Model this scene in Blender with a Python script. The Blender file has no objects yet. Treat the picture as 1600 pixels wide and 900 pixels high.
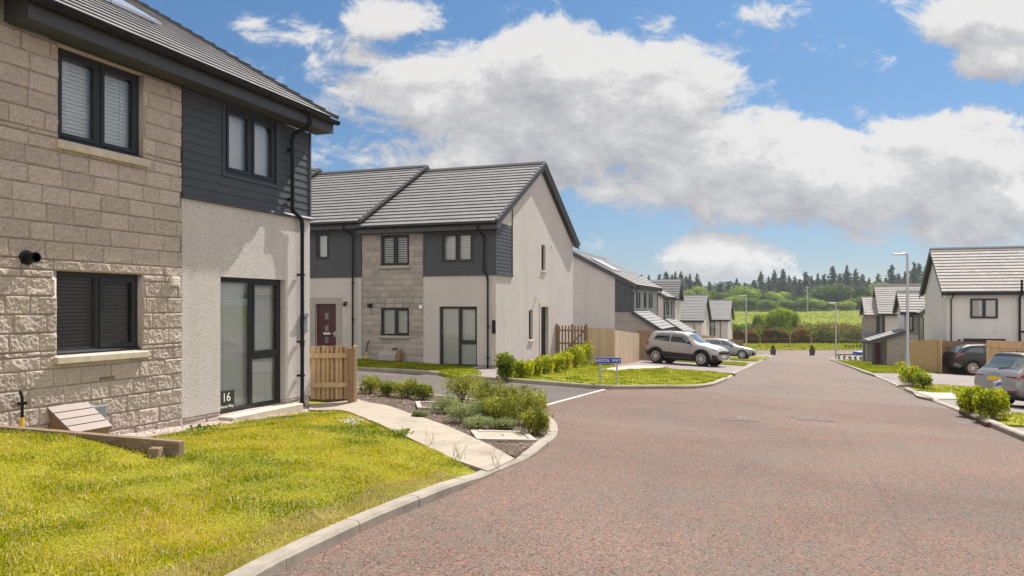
import bpy, bmesh, math, random
import numpy as np
from mathutils import Vector, Matrix

random.seed(7)
rng = np.random.default_rng(7)
scene = bpy.context.scene
col = scene.collection
PI = math.pi

# ------------------------------------------------------------------ survey of the site
FPX, CX, HY, CAMH = 1170.0, 800.0, 478.0, 1.65
UX, UY = 0.3414, 0.9399                      # direction of the main road / of house fronts on the left
ROT_ROAD = math.atan2(UY, UX)                # local x runs up the road
ROT_CROSS = math.atan2(-UX, UY)              # local x runs across, local y up the road


def smooth(a, b, x):
    t = np.clip((np.asarray(x, float) - a) / (b - a), 0, 1)
    return t * t * (3 - 2 * t)


def zg(x, y):
    """height of the road level / bare ground"""
    x = np.asarray(x, float); y = np.asarray(y, float)
    g = np.where(y < 40, 0.026 * (y - 4.6), 0.9204 + 0.04 * (y - 40))
    xc = np.clip(x, -14, 45)
    z = -0.045 * (xc + 1.4) - g
    z = z - 0.05 * np.clip(x - 11, 0, 5) * (1 - smooth(24, 36, y))
    t = smooth(72, 90, y)
    z = z * (1 - t) - 4.0 * t
    z = z + np.clip(y - 118, 0, 250) * 0.0176
    z = z + np.clip(y - 368, 0, 3000) * 0.006
    return z


def ray(px, py, D):
    return Vector(((px - CX) / FPX * D, D, CAMH - (py - HY) / FPX * D))


def gp(px, py, h=0.0):
    """ground point seen in that direction from the tripod"""
    k = (px - CX) / FPX
    m = (py - HY) / FPX
    d = 1.0
    while d < 400:
        if CAMH - m * d - float(zg(k * d, d)) - h < 0:
            break
        d += 0.25
    lo, hi = d - 0.25, d
    for _ in range(30):
        mid = (lo + hi) / 2
        if CAMH - m * mid - float(zg(k * mid, mid)) - h < 0:
            hi = mid
        else:
            lo = mid
    return (k * lo, lo)


def at(px, D, h=0.0):
    x = (px - CX) / FPX * D
    return Vector((x, D, float(zg(x, D)) + h))


# ------------------------------------------------------------------ mesh collector
class MB:
    def __init__(self):
        self.v = []; self.f = []

    def add(self, vs, fs):
        o = len(self.v)
        self.v.extend([tuple(map(float, p)) for p in vs])
        self.f.extend([tuple(int(i) + o for i in f) for f in fs])
        return self

    def box(self, x0, x1, y0, y1, z0, z1):
        if x1 < x0: x0, x1 = x1, x0
        if y1 < y0: y0, y1 = y1, y0
        if z1 < z0: z0, z1 = z1, z0
        return self.add([(x0, y0, z0), (x1, y0, z0), (x1, y1, z0), (x0, y1, z0), (x0, y0, z1), (x1, y0, z1), (x1, y1, z1), (x0, y1, z1)],
                        [(0, 3, 2, 1), (4, 5, 6, 7), (0, 1, 5, 4), (1, 2, 6, 5), (2, 3, 7, 6), (3, 0, 4, 7)])

    def obox(self, c, ax, half):
        """box with centre, three axes and half sizes"""
        c = Vector(c); a = [Vector(q).normalized() * h for q, h in zip(ax, half)]
        vs = []
        for sz in (-1, 1):
            for sx, sy in ((-1, -1), (1, -1), (1, 1), (-1, 1)):
                vs.append(c + a[0] * sx + a[1] * sy + a[2] * sz)
        return self.add(vs, [(0, 3, 2, 1), (4, 5, 6, 7), (0, 1, 5, 4), (1, 2, 6, 5), (2, 3, 7, 6), (3, 0, 4, 7)])

    def bar(self, p0, p1, w, h, up=(0, 0, 1)):
        p0 = Vector(p0); p1 = Vector(p1); d = (p1 - p0)
        s = d.cross(Vector(up))
        if s.length < 1e-6: s = d.cross(Vector((1, 0, 0)))
        s.normalize(); u = s.cross(d).normalized()
        return self.obox((p0 + p1) / 2, (d, s, u), (d.length / 2, w / 2, h / 2))

    def prism(self, poly, axis, a0, a1):
        """poly: list of 2D points; axis 'x': (y,z) polygon pushed along x, 'y': (x,z), 'z': (x,y)"""
        n = len(poly)
        def P(q, a):
            return {'x': (a, q[0], q[1]), 'y': (q[0], a, q[1]), 'z': (q[0], q[1], a)}[axis]
        vs = [P(q, a0) for q in poly] + [P(q, a1) for q in poly]
        fs = [tuple(range(n))[::-1], tuple(range(n, 2 * n))]
        for i in range(n):
            j = (i + 1) % n
            fs.append((i, j, j + n, i + n))
        return self.add(vs, fs)

    def tube(self, pts, r, n=10, r1=None, cap=True):
        pts = [Vector(p) for p in pts]
        m = len(pts); rings = []
        prev = None
        for i, p in enumerate(pts):
            d = (pts[min(i + 1, m - 1)] - pts[max(i - 1, 0)]).normalized()
            if prev is None:
                a = d.cross(Vector((0, 0, 1)))
                if a.length < 0.05: a = d.cross(Vector((1, 0, 0)))
            else:
                a = prev - d * prev.dot(d)
            a.normalize(); prev = a; b = d.cross(a)
            rr = r if r1 is None else r + (r1 - r) * i / (m - 1)
            rings.append([p + a * rr * math.cos(2 * PI * k / n) + b * rr * math.sin(2 * PI * k / n) for k in range(n)])
        vs = [q for g in rings for q in g]; fs = []
        for i in range(m - 1):
            for k in range(n):
                k2 = (k + 1) % n
                fs.append((i * n + k, i * n + k2, (i + 1) * n + k2, (i + 1) * n + k))
        if cap:
            fs.append(tuple(range(n))[::-1]); fs.append(tuple(range((m - 1) * n, m * n)))
        return self.add(vs, fs)

    def lathe(self, prof, c, axis='z', n=24, cap=True):
        """prof: list of (r, a) along axis"""
        c = Vector(c); vs = []; fs = []
        m = len(prof)
        for (r, a) in prof:
            for k in range(n):
                t = 2 * PI * k / n; u, w = r * math.cos(t), r * math.sin(t)
                vs.append(c + Vector({'z': (u, w, a), 'y': (u, a, w), 'x': (a, u, w)}[axis]))
        for i in range(m - 1):
            for k in range(n):
                k2 = (k + 1) % n
                fs.append((i * n + k, i * n + k2, (i + 1) * n + k2, (i + 1) * n + k))
        if cap:
            fs.append(tuple(range(n))[::-1]); fs.append(tuple(range((m - 1) * n, m * n)))
        return self.add(vs, fs)

    def build(self, name, mat, parent=None, shade=False, loc=None, rot=0.0, bevel=0.0):
        me = bpy.data.meshes.new(name)
        me.from_pydata(self.v, [], self.f)
        me.validate(); me.update()
        if shade:
            for p in me.polygons: p.use_smooth = True
            try: me.set_sharp_from_angle(angle=math.radians(40))
            except Exception: pass
        return link(name, me, mat, parent, loc, rot, bevel)


def link(name, me, mat, parent=None, loc=None, rot=0.0, bevel=0.0):
    o = bpy.data.objects.new(name, me)
    if mat is not None:
        if isinstance(mat, (list, tuple)):
            for m in mat: me.materials.append(m)
        else:
            me.materials.append(mat)
    col.objects.link(o)
    if parent is not None: o.parent = parent
    if loc is not None: o.location = loc
    if rot: o.rotation_euler = (0, 0, rot)
    if bevel:
        b = o.modifiers.new('bevel', 'BEVEL'); b.width = bevel; b.segments = 2; b.limit_method = 'ANGLE'; b.angle_limit = math.radians(40)
    return o


def np_mesh(name, V, Fq, mat, parent=None, loc=None, rot=0.0, shade=False):
    """fast mesh from numpy arrays; Fq is (n,3) or (n,4)"""
    me = bpy.data.meshes.new(name)
    V = np.asarray(V, np.float32); Fq = np.asarray(Fq, np.int32)
    n, k = Fq.shape
    me.vertices.add(len(V)); me.vertices.foreach_set('co', V.ravel())
    me.loops.add(n * k); me.loops.foreach_set('vertex_index', Fq.ravel())
    me.polygons.add(n)
    me.polygons.foreach_set('loop_start', np.arange(0, n * k, k, dtype=np.int32))
    me.polygons.foreach_set('loop_total', np.full(n, k, np.int32))
    if shade: me.polygons.foreach_set('use_smooth', np.ones(n, bool))
    me.update(calc_edges=True)
    return link(name, me, mat, parent, loc, rot)


def thing(name, label, cat, loc=(0, 0, 0), rotz=0.0, group=None):
    o = bpy.data.objects.new(name, None)
    o.empty_display_size = 0.2
    col.objects.link(o)
    o.location = loc; o.rotation_euler = (0, 0, rotz)
    return tag(o, label, cat, group)


def tag(o, label, cat, group=None):
    o['label'] = label; o['category'] = cat
    if group: o['group'] = group
    return o


def struct(o, kind='structure'):
    o['kind'] = kind
    return o


def copy_thing(src, loc, rotz, label, group=None, scale=1.0):
    r = src.copy(); col.objects.link(r)
    r.location = loc; r.rotation_euler = (0, 0, rotz); r.scale = (scale,) * 3 if not isinstance(scale, tuple) else scale
    r['label'] = label
    if group: r['group'] = group
    for ch in list(src.children):
        c = ch.copy(); col.objects.link(c); c.parent = r
        for g in list(ch.children):
            d = g.copy(); col.objects.link(d); d.parent = c
    return r


# ------------------------------------------------------------------ materials
def mat_new(name):
    m = bpy.data.materials.new(name); m.use_nodes = True
    nt = m.node_tree
    return m, nt, nt.nodes['Principled BSDF'], nt.nodes['Material Output']


def N(nt, t, **kw):
    n = nt.nodes.new(t)
    for k, v in kw.items():
        if k.startswith('i_'):
            n.inputs[k[2:].replace('_', ' ')].default_value = v
        else:
            setattr(n, k, v)
    return n


def ramp(nt, fac, stops, interp='LINEAR'):
    r = nt.nodes.new('ShaderNodeValToRGB'); r.color_ramp.interpolation = interp
    el = r.color_ramp.elements
    while len(el) < len(stops): el.new(0.5)
    for e, (p, c) in zip(el, stops):
        e.position = p; e.color = (c[0], c[1], c[2], 1)
    nt.links.new(fac, r.inputs['Fac'])
    return r.outputs['Color']


def math_n(nt, op, a, b=None, c=None, clamp=False):
    n = nt.nodes.new('ShaderNodeMath'); n.operation = op; n.use_clamp = clamp
    for i, v in enumerate((a, b, c)):
        if v is None: continue
        if isinstance(v, (int, float)): n.inputs[i].default_value = v
        else: nt.links.new(v, n.inputs[i])
    return n.outputs[0]


def mixc(nt, fac, a, b, mode='MIX'):
    n = nt.nodes.new('ShaderNodeMix'); n.data_type = 'RGBA'; n.blend_type = mode
    if isinstance(fac, (int, float)): n.inputs['Factor'].default_value = fac
    else: nt.links.new(fac, n.inputs['Factor'])
    for s, v in ((n.inputs[6], a), (n.inputs[7], b)):
        if isinstance(v, tuple): s.default_value = (v[0], v[1], v[2], 1)
        else: nt.links.new(v, s)
    return n.outputs[2]


def tex_coord(nt, world=False):
    if world:
        return nt.nodes.new('ShaderNodeNewGeometry').outputs['Position']
    return nt.nodes.new('ShaderNodeTexCoord').outputs['Object']


def noise_n(nt, co, scale, detail=4, rough=0.55, dist=0.0):
    n = N(nt, 'ShaderNodeTexNoise'); n.inputs['Scale'].default_value = scale
    n.inputs['Detail'].default_value = detail; n.inputs['Roughness'].default_value = rough; n.inputs['Distortion'].default_value = dist
    nt.links.new(co, n.inputs['Vector'])
    return n.outputs['Fac']


def vor_n(nt, co, scale, feature='F1', out='Distance'):
    n = N(nt, 'ShaderNodeTexVoronoi', feature=feature); n.inputs['Scale'].default_value = scale
    nt.links.new(co, n.inputs['Vector'])
    return n.outputs[out]


def bump(nt, height, bsdf, strength=0.5, dist=0.01, prev=None):
    b = nt.nodes.new('ShaderNodeBump'); b.inputs['Strength'].default_value = strength; b.inputs['Distance'].default_value = dist
    nt.links.new(height, b.inputs['Height'])
    if prev is not None: nt.links.new(prev, b.inputs['Normal'])
    nt.links.new(b.outputs['Normal'], bsdf.inputs['Normal'])
    return b.outputs['Normal']


def plain(name, c, rough=0.6, metal=0.0, var=0.12, scale=6.0, spec=0.5, coat=0.0, bumpv=0.0, bscale=60):
    m, nt, b, out = mat_new(name)
    co = tex_coord(nt)
    f = noise_n(nt, co, scale, 5)
    lo = tuple(q * (1 - var) for q in c); hi = tuple(min(1, q * (1 + var)) for q in c)
    nt.links.new(ramp(nt, f, [(0.3, lo), (0.7, hi)]), b.inputs['Base Color'])
    b.inputs['Roughness'].default_value = rough; b.inputs['Metallic'].default_value = metal
    b.inputs['Specular IOR Level'].default_value = spec
    if coat: b.inputs['Coat Weight'].default_value = coat; b.inputs['Coat Roughness'].default_value = 0.05
    if bumpv: bump(nt, noise_n(nt, co, bscale, 4), b, bumpv, 0.005)
    return m


M = {}


def make_materials():
    # --- rough split-faced stone; each block gets its own tint
    def stone(name, lo, hi, ochre):
        m, nt, b, out = mat_new(name)
        co = tex_coord(nt)
        geo = nt.nodes.new('ShaderNodeNewGeometry')
        c1 = ramp(nt, geo.outputs['Random Per Island'], [(0.0, lo), (0.5, tuple((a + q) / 2 for a, q in zip(lo, hi))), (1.0, hi)])
        n1 = noise_n(nt, co, 5.0, 6, 0.6)
        c2 = mixc(nt, math_n(nt, 'MULTIPLY', ramp(nt, n1, [(0.5, (0, 0, 0)), (0.75, (1, 1, 1))]), 0.55), c1, ochre)
        n2 = math_n(nt, 'ADD', math_n(nt, 'MULTIPLY', noise_n(nt, co, 34, 5, 0.75), 0.6), math_n(nt, 'MULTIPLY', noise_n(nt, co, 110, 3, 0.7), 0.4))  # fine mottling: relief shade painted into the colour, with dirt in the pits
        c3 = mixc(nt, 0.8, c2, ramp(nt, n2, [(0.32, (0.28, 0.265, 0.24)), (0.5, (0.55, 0.53, 0.50)), (0.68, (0.80, 0.77, 0.72))]), 'MULTIPLY')
        c3 = mixc(nt, 1.0, c3, (1.6, 1.58, 1.56), 'MULTIPLY')
        nt.links.new(c3, b.inputs['Base Color'])
        b.inputs['Roughness'].default_value = 0.95; b.inputs['Specular IOR Level'].default_value = 0.15
        bump(nt, noise_n(nt, co, 120, 4, 0.7), b, 0.6, 0.006)
        return m
    M['stone'] = stone('split_stone', (0.375, 0.325, 0.302), (0.47, 0.410, 0.380), (0.51, 0.42, 0.345))
    M['stone_shaded'] = stone('shaded_split_stone', (0.275, 0.255, 0.245), (0.38, 0.35, 0.333), (0.39, 0.345, 0.31))  # same stone, with the shade on the terrace front painted into its colour
    M['stone_far'] = None
    m, nt, b, out = mat_new('coursed_stone')
    co = tex_coord(nt)
    sp = nt.nodes.new('ShaderNodeSeparateXYZ'); nt.links.new(co, sp.inputs[0])
    cb = nt.nodes.new('ShaderNodeCombineXYZ')
    nt.links.new(math_n(nt, 'ADD', sp.outputs['X'], sp.outputs['Y']), cb.inputs['X']); nt.links.new(sp.outputs['Z'], cb.inputs['Y'])
    br = N(nt, 'ShaderNodeTexBrick'); nt.links.new(cb.outputs[0], br.inputs['Vector'])
    br.inputs['Color1'].default_value = (0.33, 0.295, 0.26, 1); br.inputs['Color2'].default_value = (0.25, 0.225, 0.2, 1); br.inputs['Mortar'].default_value = (0.2, 0.18, 0.16, 1)
    br.inputs['Scale'].default_value = 1.0; br.inputs['Brick Width'].default_value = 0.44; br.inputs['Row Height'].default_value = 0.215; br.inputs['Mortar Size'].default_value = 0.012
    nt.links.new(mixc(nt, 0.35, br.outputs['Color'], ramp(nt, noise_n(nt, co, 30, 5), [(0.3, (0.18, 0.16, 0.14)), (0.7, (0.45, 0.4, 0.34))])), b.inputs['Base Color'])
    b.inputs['Roughness'].default_value = 0.95
    bump(nt, noise_n(nt, co, 40, 4), b, 0.5, 0.02)
    M['stone_far'] = m

    # --- dry-dash render
    def render(name, lo, hi, scale=70.0):
        m, nt, b, out = mat_new(name)
        co = tex_coord(nt)
        sp1 = vor_n(nt, co, scale)
        n2 = noise_n(nt, co, scale * 1.7, 3, 0.7)
        f = math_n(nt, 'ADD', math_n(nt, 'MULTIPLY', sp1, 0.6), math_n(nt, 'MULTIPLY', n2, 0.6))
        c = ramp(nt, f, [(0.3, hi), (0.75, lo)])
        big = noise_n(nt, co, 0.8, 4)
        c = mixc(nt, 0.5, c, ramp(nt, big, [(0.3, (0.82, 0.82, 0.83)), (0.7, (1, 1, 1))]), 'MULTIPLY')
        # rain streaks: long vertical noise
        mp = N(nt, 'ShaderNodeMapping'); mp.inputs['Scale'].default_value = (2.2, 2.2, 0.12); nt.links.new(co, mp.inputs['Vector'])
        st = noise_n(nt, mp.outputs[0], 2.0, 4)
        c = mixc(nt, 0.3, c, ramp(nt, st, [(0.35, (0.84, 0.83, 0.82)), (0.65, (1, 1, 1))]), 'MULTIPLY')
        nt.links.new(c, b.inputs['Base Color'])
        b.inputs['Roughness'].default_value = 0.95; b.inputs['Specular IOR Level'].default_value = 0.2
        bump(nt, f, b, 0.9, 0.006)
        return m
    M['render'] = render('dry_dash_render', (0.45, 0.41, 0.385), (0.79, 0.735, 0.695))
    M['render_pale'] = render('pale_render', (0.62, 0.60, 0.58), (0.82, 0.81, 0.80), 30)

    # --- cladding, frames, plastics
    M['clad'] = plain('slate_grey_boarding', (0.047, 0.050, 0.058), 0.6, var=0.1, scale=3)
    M['clad_pale'] = plain('pale_grey_boarding', (0.30, 0.30, 0.30), 0.6, var=0.1)
    M['frame'] = plain('anthracite_frame', (0.020, 0.022, 0.025), 0.42, var=0.05, spec=0.35)
    M['fascia'] = plain('grey_fascia_board', (0.060, 0.062, 0.068), 0.55, var=0.08, spec=0.3)
    M['black'] = plain('black_plastic', (0.006, 0.006, 0.007), 0.42, var=0.1, spec=0.25)
    M['blackmatt'] = plain('matt_black_plastic', (0.02, 0.02, 0.021), 0.7, var=0.15, scale=30)
    M['dark'] = plain('dark_room', (0.035, 0.034, 0.033), 0.9)
    M['room'] = plain('room_wall', (0.75, 0.74, 0.71), 0.9)
    M['blind'] = plain('white_blind_slat', (0.9, 0.9, 0.88), 0.55, var=0.02)
    M['blind_grey'] = plain('grey_blind_slat', (0.13, 0.125, 0.12), 0.55, var=0.05)
    M['cast'] = plain('cast_stone', (0.52, 0.44, 0.35), 0.9, var=0.12, scale=9, bumpv=0.25)
    M['cast_grey'] = plain('grey_cast_stone', (0.36, 0.33, 0.30), 0.9, var=0.1, scale=9)
    M['white'] = plain('white_paint', (0.78, 0.78, 0.76), 0.5, var=0.04)
    M['cream'] = plain('cream_plastic', (0.68, 0.64, 0.55), 0.5, var=0.05)
    M['door_red'] = plain('dark_red_door', (0.065, 0.006, 0.011), 0.45, var=0.08)
    M['steel'] = plain('galvanised_steel', (0.46, 0.47, 0.47), 0.45, 0.6, var=0.1, scale=15)
    M['chrome'] = plain('chrome', (0.7, 0.7, 0.7), 0.2, 1.0, var=0.02)
    M['yellow_pipe'] = plain('yellow_plastic', (0.7, 0.48, 0.03), 0.5)
    M['meter'] = plain('pinkish_brown_plastic', (0.215, 0.165, 0.14), 0.6, var=0.08)
    M['greyplastic'] = plain('grey_plastic', (0.2, 0.21, 0.23), 0.5)
    M['sign_blue'] = plain('sign_blue', (0.01, 0.055, 0.36), 0.35, var=0.03)
    M['sign_pale'] = plain('pale_sign', (0.45, 0.47, 0.68), 0.4, var=0.05)
    M['plaque'] = plain('dark_plaque', (0.03, 0.03, 0.03), 0.3)
    M['bluetarp'] = plain('blue_sheet', (0.015, 0.06, 0.35), 0.5)
    M['pot'] = plain('dark_grey_pot', (0.05, 0.05, 0.055), 0.6)

    # glazing
    m, nt, b, out = mat_new('window_glass')
    nt.nodes.remove(b)
    tr = N(nt, 'ShaderNodeBsdfTransparent'); tr.inputs['Color'].default_value = (0.93, 0.96, 0.95, 1)
    gl = N(nt, 'ShaderNodeBsdfGlossy'); gl.inputs['Roughness'].default_value = 0.015; gl.inputs['Color'].default_value = (1, 1, 1, 1)
    bm_ = N(nt, 'ShaderNodeBump'); bm_.inputs['Strength'].default_value = 0.03; bm_.inputs['Distance'].default_value = 0.02
    nt.links.new(noise_n(nt, tex_coord(nt), 2.5, 1), bm_.inputs['Height']); nt.links.new(bm_.outputs[0], gl.inputs['Normal'])
    fr = N(nt, 'ShaderNodeFresnel'); fr.inputs['IOR'].default_value = 1.5
    mx = N(nt, 'ShaderNodeMixShader')
    nt.links.new(math_n(nt, 'ADD', math_n(nt, 'MULTIPLY', fr.outputs[0], 1.1), 0.02, clamp=True), mx.inputs[0])
    nt.links.new(tr.outputs[0], mx.inputs[1]); nt.links.new(gl.outputs[0], mx.inputs[2]); nt.links.new(mx.outputs[0], out.inputs['Surface'])
    M['glass'] = m

    # --- roof tile, every tile its own tint
    def tile(name, lo, hi, rough):
        m, nt, b, out = mat_new(name)
        co = tex_coord(nt); geo = nt.nodes.new('ShaderNodeNewGeometry')
        c = ramp(nt, geo.outputs['Random Per Island'], [(0, lo), (1, hi)])
        n1 = noise_n(nt, co, 3.0, 6, 0.65)
        c = mixc(nt, 0.4, c, ramp(nt, n1, [(0.3, (0.78, 0.78, 0.78)), (0.7, (1.04, 1.03, 1.0))]), 'MULTIPLY')
        nt.links.new(c, b.inputs['Base Color']); b.inputs['Roughness'].default_value = rough; b.inputs['Specular IOR Level'].default_value = 0.3
        bump(nt, noise_n(nt, co, 50, 4), b, 0.25, 0.006)
        return m
    M['tile'] = tile('grey_concrete_tile', (0.175, 0.172, 0.171), (0.205, 0.20, 0.198), 0.75)
    M['tile_brown'] = tile('brownish_concrete_tile', (0.325, 0.30, 0.285), (0.39, 0.36, 0.34), 0.8)
    M['tile_dark'] = plain('dark_verge_cap', (0.07, 0.07, 0.072), 0.5)
    M['solar'] = plain('glare_solar_glass', (0.30, 0.32, 0.35), 0.3, var=0.05, spec=0.8, coat=0.5)  # pale base colour stands in for sky glare on the panels

    # --- timber
    def timber(name, lo, hi, grain=(14, 14, 0.9)):
        m, nt, b, out = mat_new(name)
        co = tex_coord(nt); geo = nt.nodes.new('ShaderNodeNewGeometry')
        ad = N(nt, 'ShaderNodeVectorMath', operation='ADD'); nt.links.new(co, ad.inputs[0])
        cb = nt.nodes.new('ShaderNodeCombineXYZ'); nt.links.new(math_n(nt, 'MULTIPLY', geo.outputs['Random Per Island'], 37.0), cb.inputs['Z']); nt.links.new(cb.outputs[0], ad.inputs[1])
        mp = N(nt, 'ShaderNodeMapping'); mp.inputs['Scale'].default_value = grain; nt.links.new(ad.outputs[0], mp.inputs['Vector'])
        g = noise_n(nt, mp.outputs[0], 3.0, 6, 0.6, 0.6)
        c = ramp(nt, g, [(0.3, lo), (0.7, hi)])
        c = mixc(nt, 0.7, c, ramp(nt, geo.outputs['Random Per Island'], [(0, (0.86, 0.85, 0.84)), (0.5, (0.97, 0.97, 0.97)), (1, (1.1, 1.09, 1.06))]), 'MULTIPLY')
        kn = vor_n(nt, mp.outputs[0], 0.8)
        c = mixc(nt, ramp(nt, kn, [(0.03, (1, 1, 1)), (0.09, (0, 0, 0))]), c, tuple(q * 0.35 for q in lo))
        nt.links.new(c, b.inputs['Base Color']); b.inputs['Roughness'].default_value = 0.85; b.inputs['Specular IOR Level'].default_value = 0.2
        bump(nt, g, b, 0.3, 0.004)
        return m
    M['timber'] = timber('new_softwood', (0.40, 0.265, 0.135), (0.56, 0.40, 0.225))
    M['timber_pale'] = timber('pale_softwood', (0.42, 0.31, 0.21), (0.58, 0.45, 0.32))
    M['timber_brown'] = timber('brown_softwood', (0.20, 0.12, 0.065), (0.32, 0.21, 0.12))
    M['sleeper'] = timber('weathered_sleeper', (0.15, 0.105, 0.07), (0.30, 0.22, 0.15), (2, 14, 14))
    M['bark'] = plain('bark', (0.09, 0.07, 0.05), 0.95, var=0.35, scale=20, bumpv=0.6)
    M['twig'] = plain('twig', (0.14, 0.09, 0.06), 0.9, var=0.3)

    # --- road: red granite chippings in dusty asphalt
    def road(name, chip_a, chip_b, dust, chip_amt, tyre):
        m, nt, b, out = mat_new(name)
        co = tex_coord(nt, True)
        vc = vor_n(nt, co, 72, out='Color')
        sp = nt.nodes.new('ShaderNodeSeparateColor'); nt.links.new(vc, sp.inputs[0])
        chip = mixc(nt, sp.outputs['Red'], chip_a, chip_b)
        n1 = noise_n(nt, co, 1.1, 5, 0.6, 0.4)
        n2 = noise_n(nt, co, 38, 4, 0.7)
        thr = math_n(nt, 'ADD', math_n(nt, 'MULTIPLY', n1, 0.9), math_n(nt, 'MULTIPLY', n2, 0.9))
        n1b = noise_n(nt, co, 2.6, 6, 0.7, 0.6)
        dn = N(nt, 'ShaderNodeMapRange'); nt.links.new(math_n(nt, 'ADD', math_n(nt, 'MULTIPLY', n1b, 0.6), math_n(nt, 'MULTIPLY', noise_n(nt, co, 0.5, 3), 0.4)), dn.inputs['Value'])
        dn.inputs['From Min'].default_value = 0.40; dn.inputs['From Max'].default_value = 0.62; dn.inputs['To Min'].default_value = 0.12; dn.inputs['To Max'].default_value = chip_amt * 1.9
        isch = math_n(nt, 'LESS_THAN', sp.outputs['Green'], dn.outputs['Result'])
        dustc = ramp(nt, noise_n(nt, co, 260, 3, 0.8), [(0.3, tuple(q * 0.45 for q in dust)), (0.7, tuple(q * 1.3 for q in dust))])
        c = mixc(nt, isch, dustc, chip)
        c = mixc(nt, math_n(nt, 'GREATER_THAN', sp.outputs['Blue'], 0.85), c, tuple(q * 0.42 for q in dust))
        n3 = noise_n(nt, co, 0.22, 5, 0.6, 0.3)
        c = mixc(nt, 0.75, c, ramp(nt, n3, [(0.3, (0.70, 0.68, 0.68)), (0.5, (0.98, 0.97, 0.97)), (0.70, (1.22, 1.2, 1.18))]), 'MULTIPLY')
        # fine cracks / day joints
        mp = N(nt, 'ShaderNodeMapping'); mp.inputs['Rotation'].default_value = (0, 0, -ROT_ROAD); nt.links.new(co, mp.inputs['Vector'])
        sx = nt.nodes.new('ShaderNodeSeparateXYZ'); nt.links.new(mp.outputs[0], sx.inputs[0])
        wob = math_n(nt, 'MULTIPLY', math_n(nt, 'SUBTRACT', noise_n(nt, co, 1.5, 4), 0.5), 0.25)
        jy = math_n(nt, 'ABSOLUTE', math_n(nt, 'ADD', math_n(nt, 'ADD', sx.outputs['Y'], tyre), wob))
        joint = math_n(nt, 'MULTIPLY', math_n(nt, 'LESS_THAN', jy, math_n(nt, 'MULTIPLY', noise_n(nt, co, 3.5, 4, 0.7), 0.04)), 0.17)
        c = mixc(nt, joint, c, (0.05, 0.045, 0.045))
        # the newer, greyer surfacing further up the street
        far_ = math_n(nt, 'MULTIPLY', math_n(nt, 'GREATER_THAN', math_n(nt, 'ADD', sx.outputs['X'], math_n(nt, 'MULTIPLY', wob, 0.6)), 21.3), 0.8)
        c = mixc(nt, far_, c, mixc(nt, 0.6, (0.20, 0.172, 0.152), c))
        nt.links.new(c, b.inputs['Base Color']); b.inputs['Roughness'].default_value = 0.85; b.inputs['Specular IOR Level'].default_value = 0.2
        vd = vor_n(nt, co, 72)
        h = math_n(nt, 'ADD', math_n(nt, 'MULTIPLY', math_n(nt, 'SUBTRACT', 1.0, vd), 0.9), math_n(nt, 'ADD', math_n(nt, 'MULTIPLY', isch, 0.5), math_n(nt, 'MULTIPLY', n2, 0.8)))
        bump(nt, h, b, 0.9, 0.012)
        return m
    M['road'] = road('red_chip_asphalt', (0.14, 0.062, 0.044), (0.33, 0.18, 0.128), (0.182, 0.146, 0.121), 0.31, 0.95)
    M['road_grey'] = road('grey_asphalt', (0.13, 0.107, 0.095), (0.19, 0.158, 0.14), (0.15, 0.125, 0.112), 0.3, 99)

    def concrete(name, c, sc=3.0, lines=None):
        m, nt, b, out = mat_new(name)
        co = tex_coord(nt, True)
        n1 = noise_n(nt, co, sc, 7, 0.65); n2 = noise_n(nt, co, 120, 3, 0.7)
        cc = ramp(nt, n1, [(0.25, tuple(q * 0.66 for q in c)), (0.5, c), (0.8, tuple(q * 1.15 for q in c))])
        cc = mixc(nt, 0.4, cc, ramp(nt, n2, [(0.3, (0.7, 0.7, 0.7)), (0.7, (1.1, 1.1, 1.1))]), 'MULTIPLY')
        if lines:
            mp = N(nt, 'ShaderNodeMapping'); mp.inputs['Rotation'].default_value = (0, 0, lines); nt.links.new(co, mp.inputs['Vector'])
            w = N(nt, 'ShaderNodeTexWave'); w.inputs['Scale'].default_value = 1.6; w.inputs['Distortion'].default_value = 1.5; w.inputs['Detail'].default_value = 3
            nt.links.new(mp.outputs[0], w.inputs['Vector'])
            cc = mixc(nt, 0.22, cc, ramp(nt, w.outputs['Fac'], [(0.2, (0.72, 0.7, 0.68)), (0.6, (1, 1, 1))]), 'MULTIPLY')
        nt.links.new(cc, b.inputs['Base Color']); b.inputs['Roughness'].default_value = 0.9
        bump(nt, n2, b, 0.35, 0.004)
        return m
    M['concrete'] = concrete('path_concrete', (0.33, 0.28, 0.215), 2.2, 0.5)
    M['kerb'] = concrete('kerb_concrete', (0.30, 0.26, 0.21), 3.0)
    M['slab'] = concrete('pale_slab', (0.37, 0.33, 0.275), 3.0)
    M['gravel'] = None
    m, nt, b, out = mat_new('pink_gravel')
    co = tex_coord(nt, True)
    v = vor_n(nt, co, 45, out='Color'); d = vor_n(nt, co, 45)
    sp = nt.nodes.new('ShaderNodeSeparateColor'); nt.links.new(v, sp.inputs[0])
    c = ramp(nt, sp.outputs['Red'], [(0, (0.2, 0.15, 0.13)), (0.5, (0.42, 0.33, 0.29)), (1, (0.62, 0.54, 0.48))])
    nt.links.new(c, b.inputs['Base Color']); b.inputs['Roughness'].default_value = 0.9
    bump(nt, d, b, 0.9, -0.02)
    M['gravel'] = m
    # block paving
    m, nt, b, out = mat_new('block_paving')
    co = tex_coord(nt, True)
    mp = N(nt, 'ShaderNodeMapping'); mp.inputs['Rotation'].default_value = (0, 0, -ROT_ROAD); nt.links.new(co, mp.inputs['Vector'])
    br = N(nt, 'ShaderNodeTexBrick'); nt.links.new(mp.outputs[0], br.inputs['Vector'])
    br.inputs['Color1'].default_value = (0.225, 0.186, 0.175, 1); br.inputs['Color2'].default_value = (0.17, 0.14, 0.133, 1); br.inputs['Mortar'].default_value = (0.15, 0.125, 0.11, 1)
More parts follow.
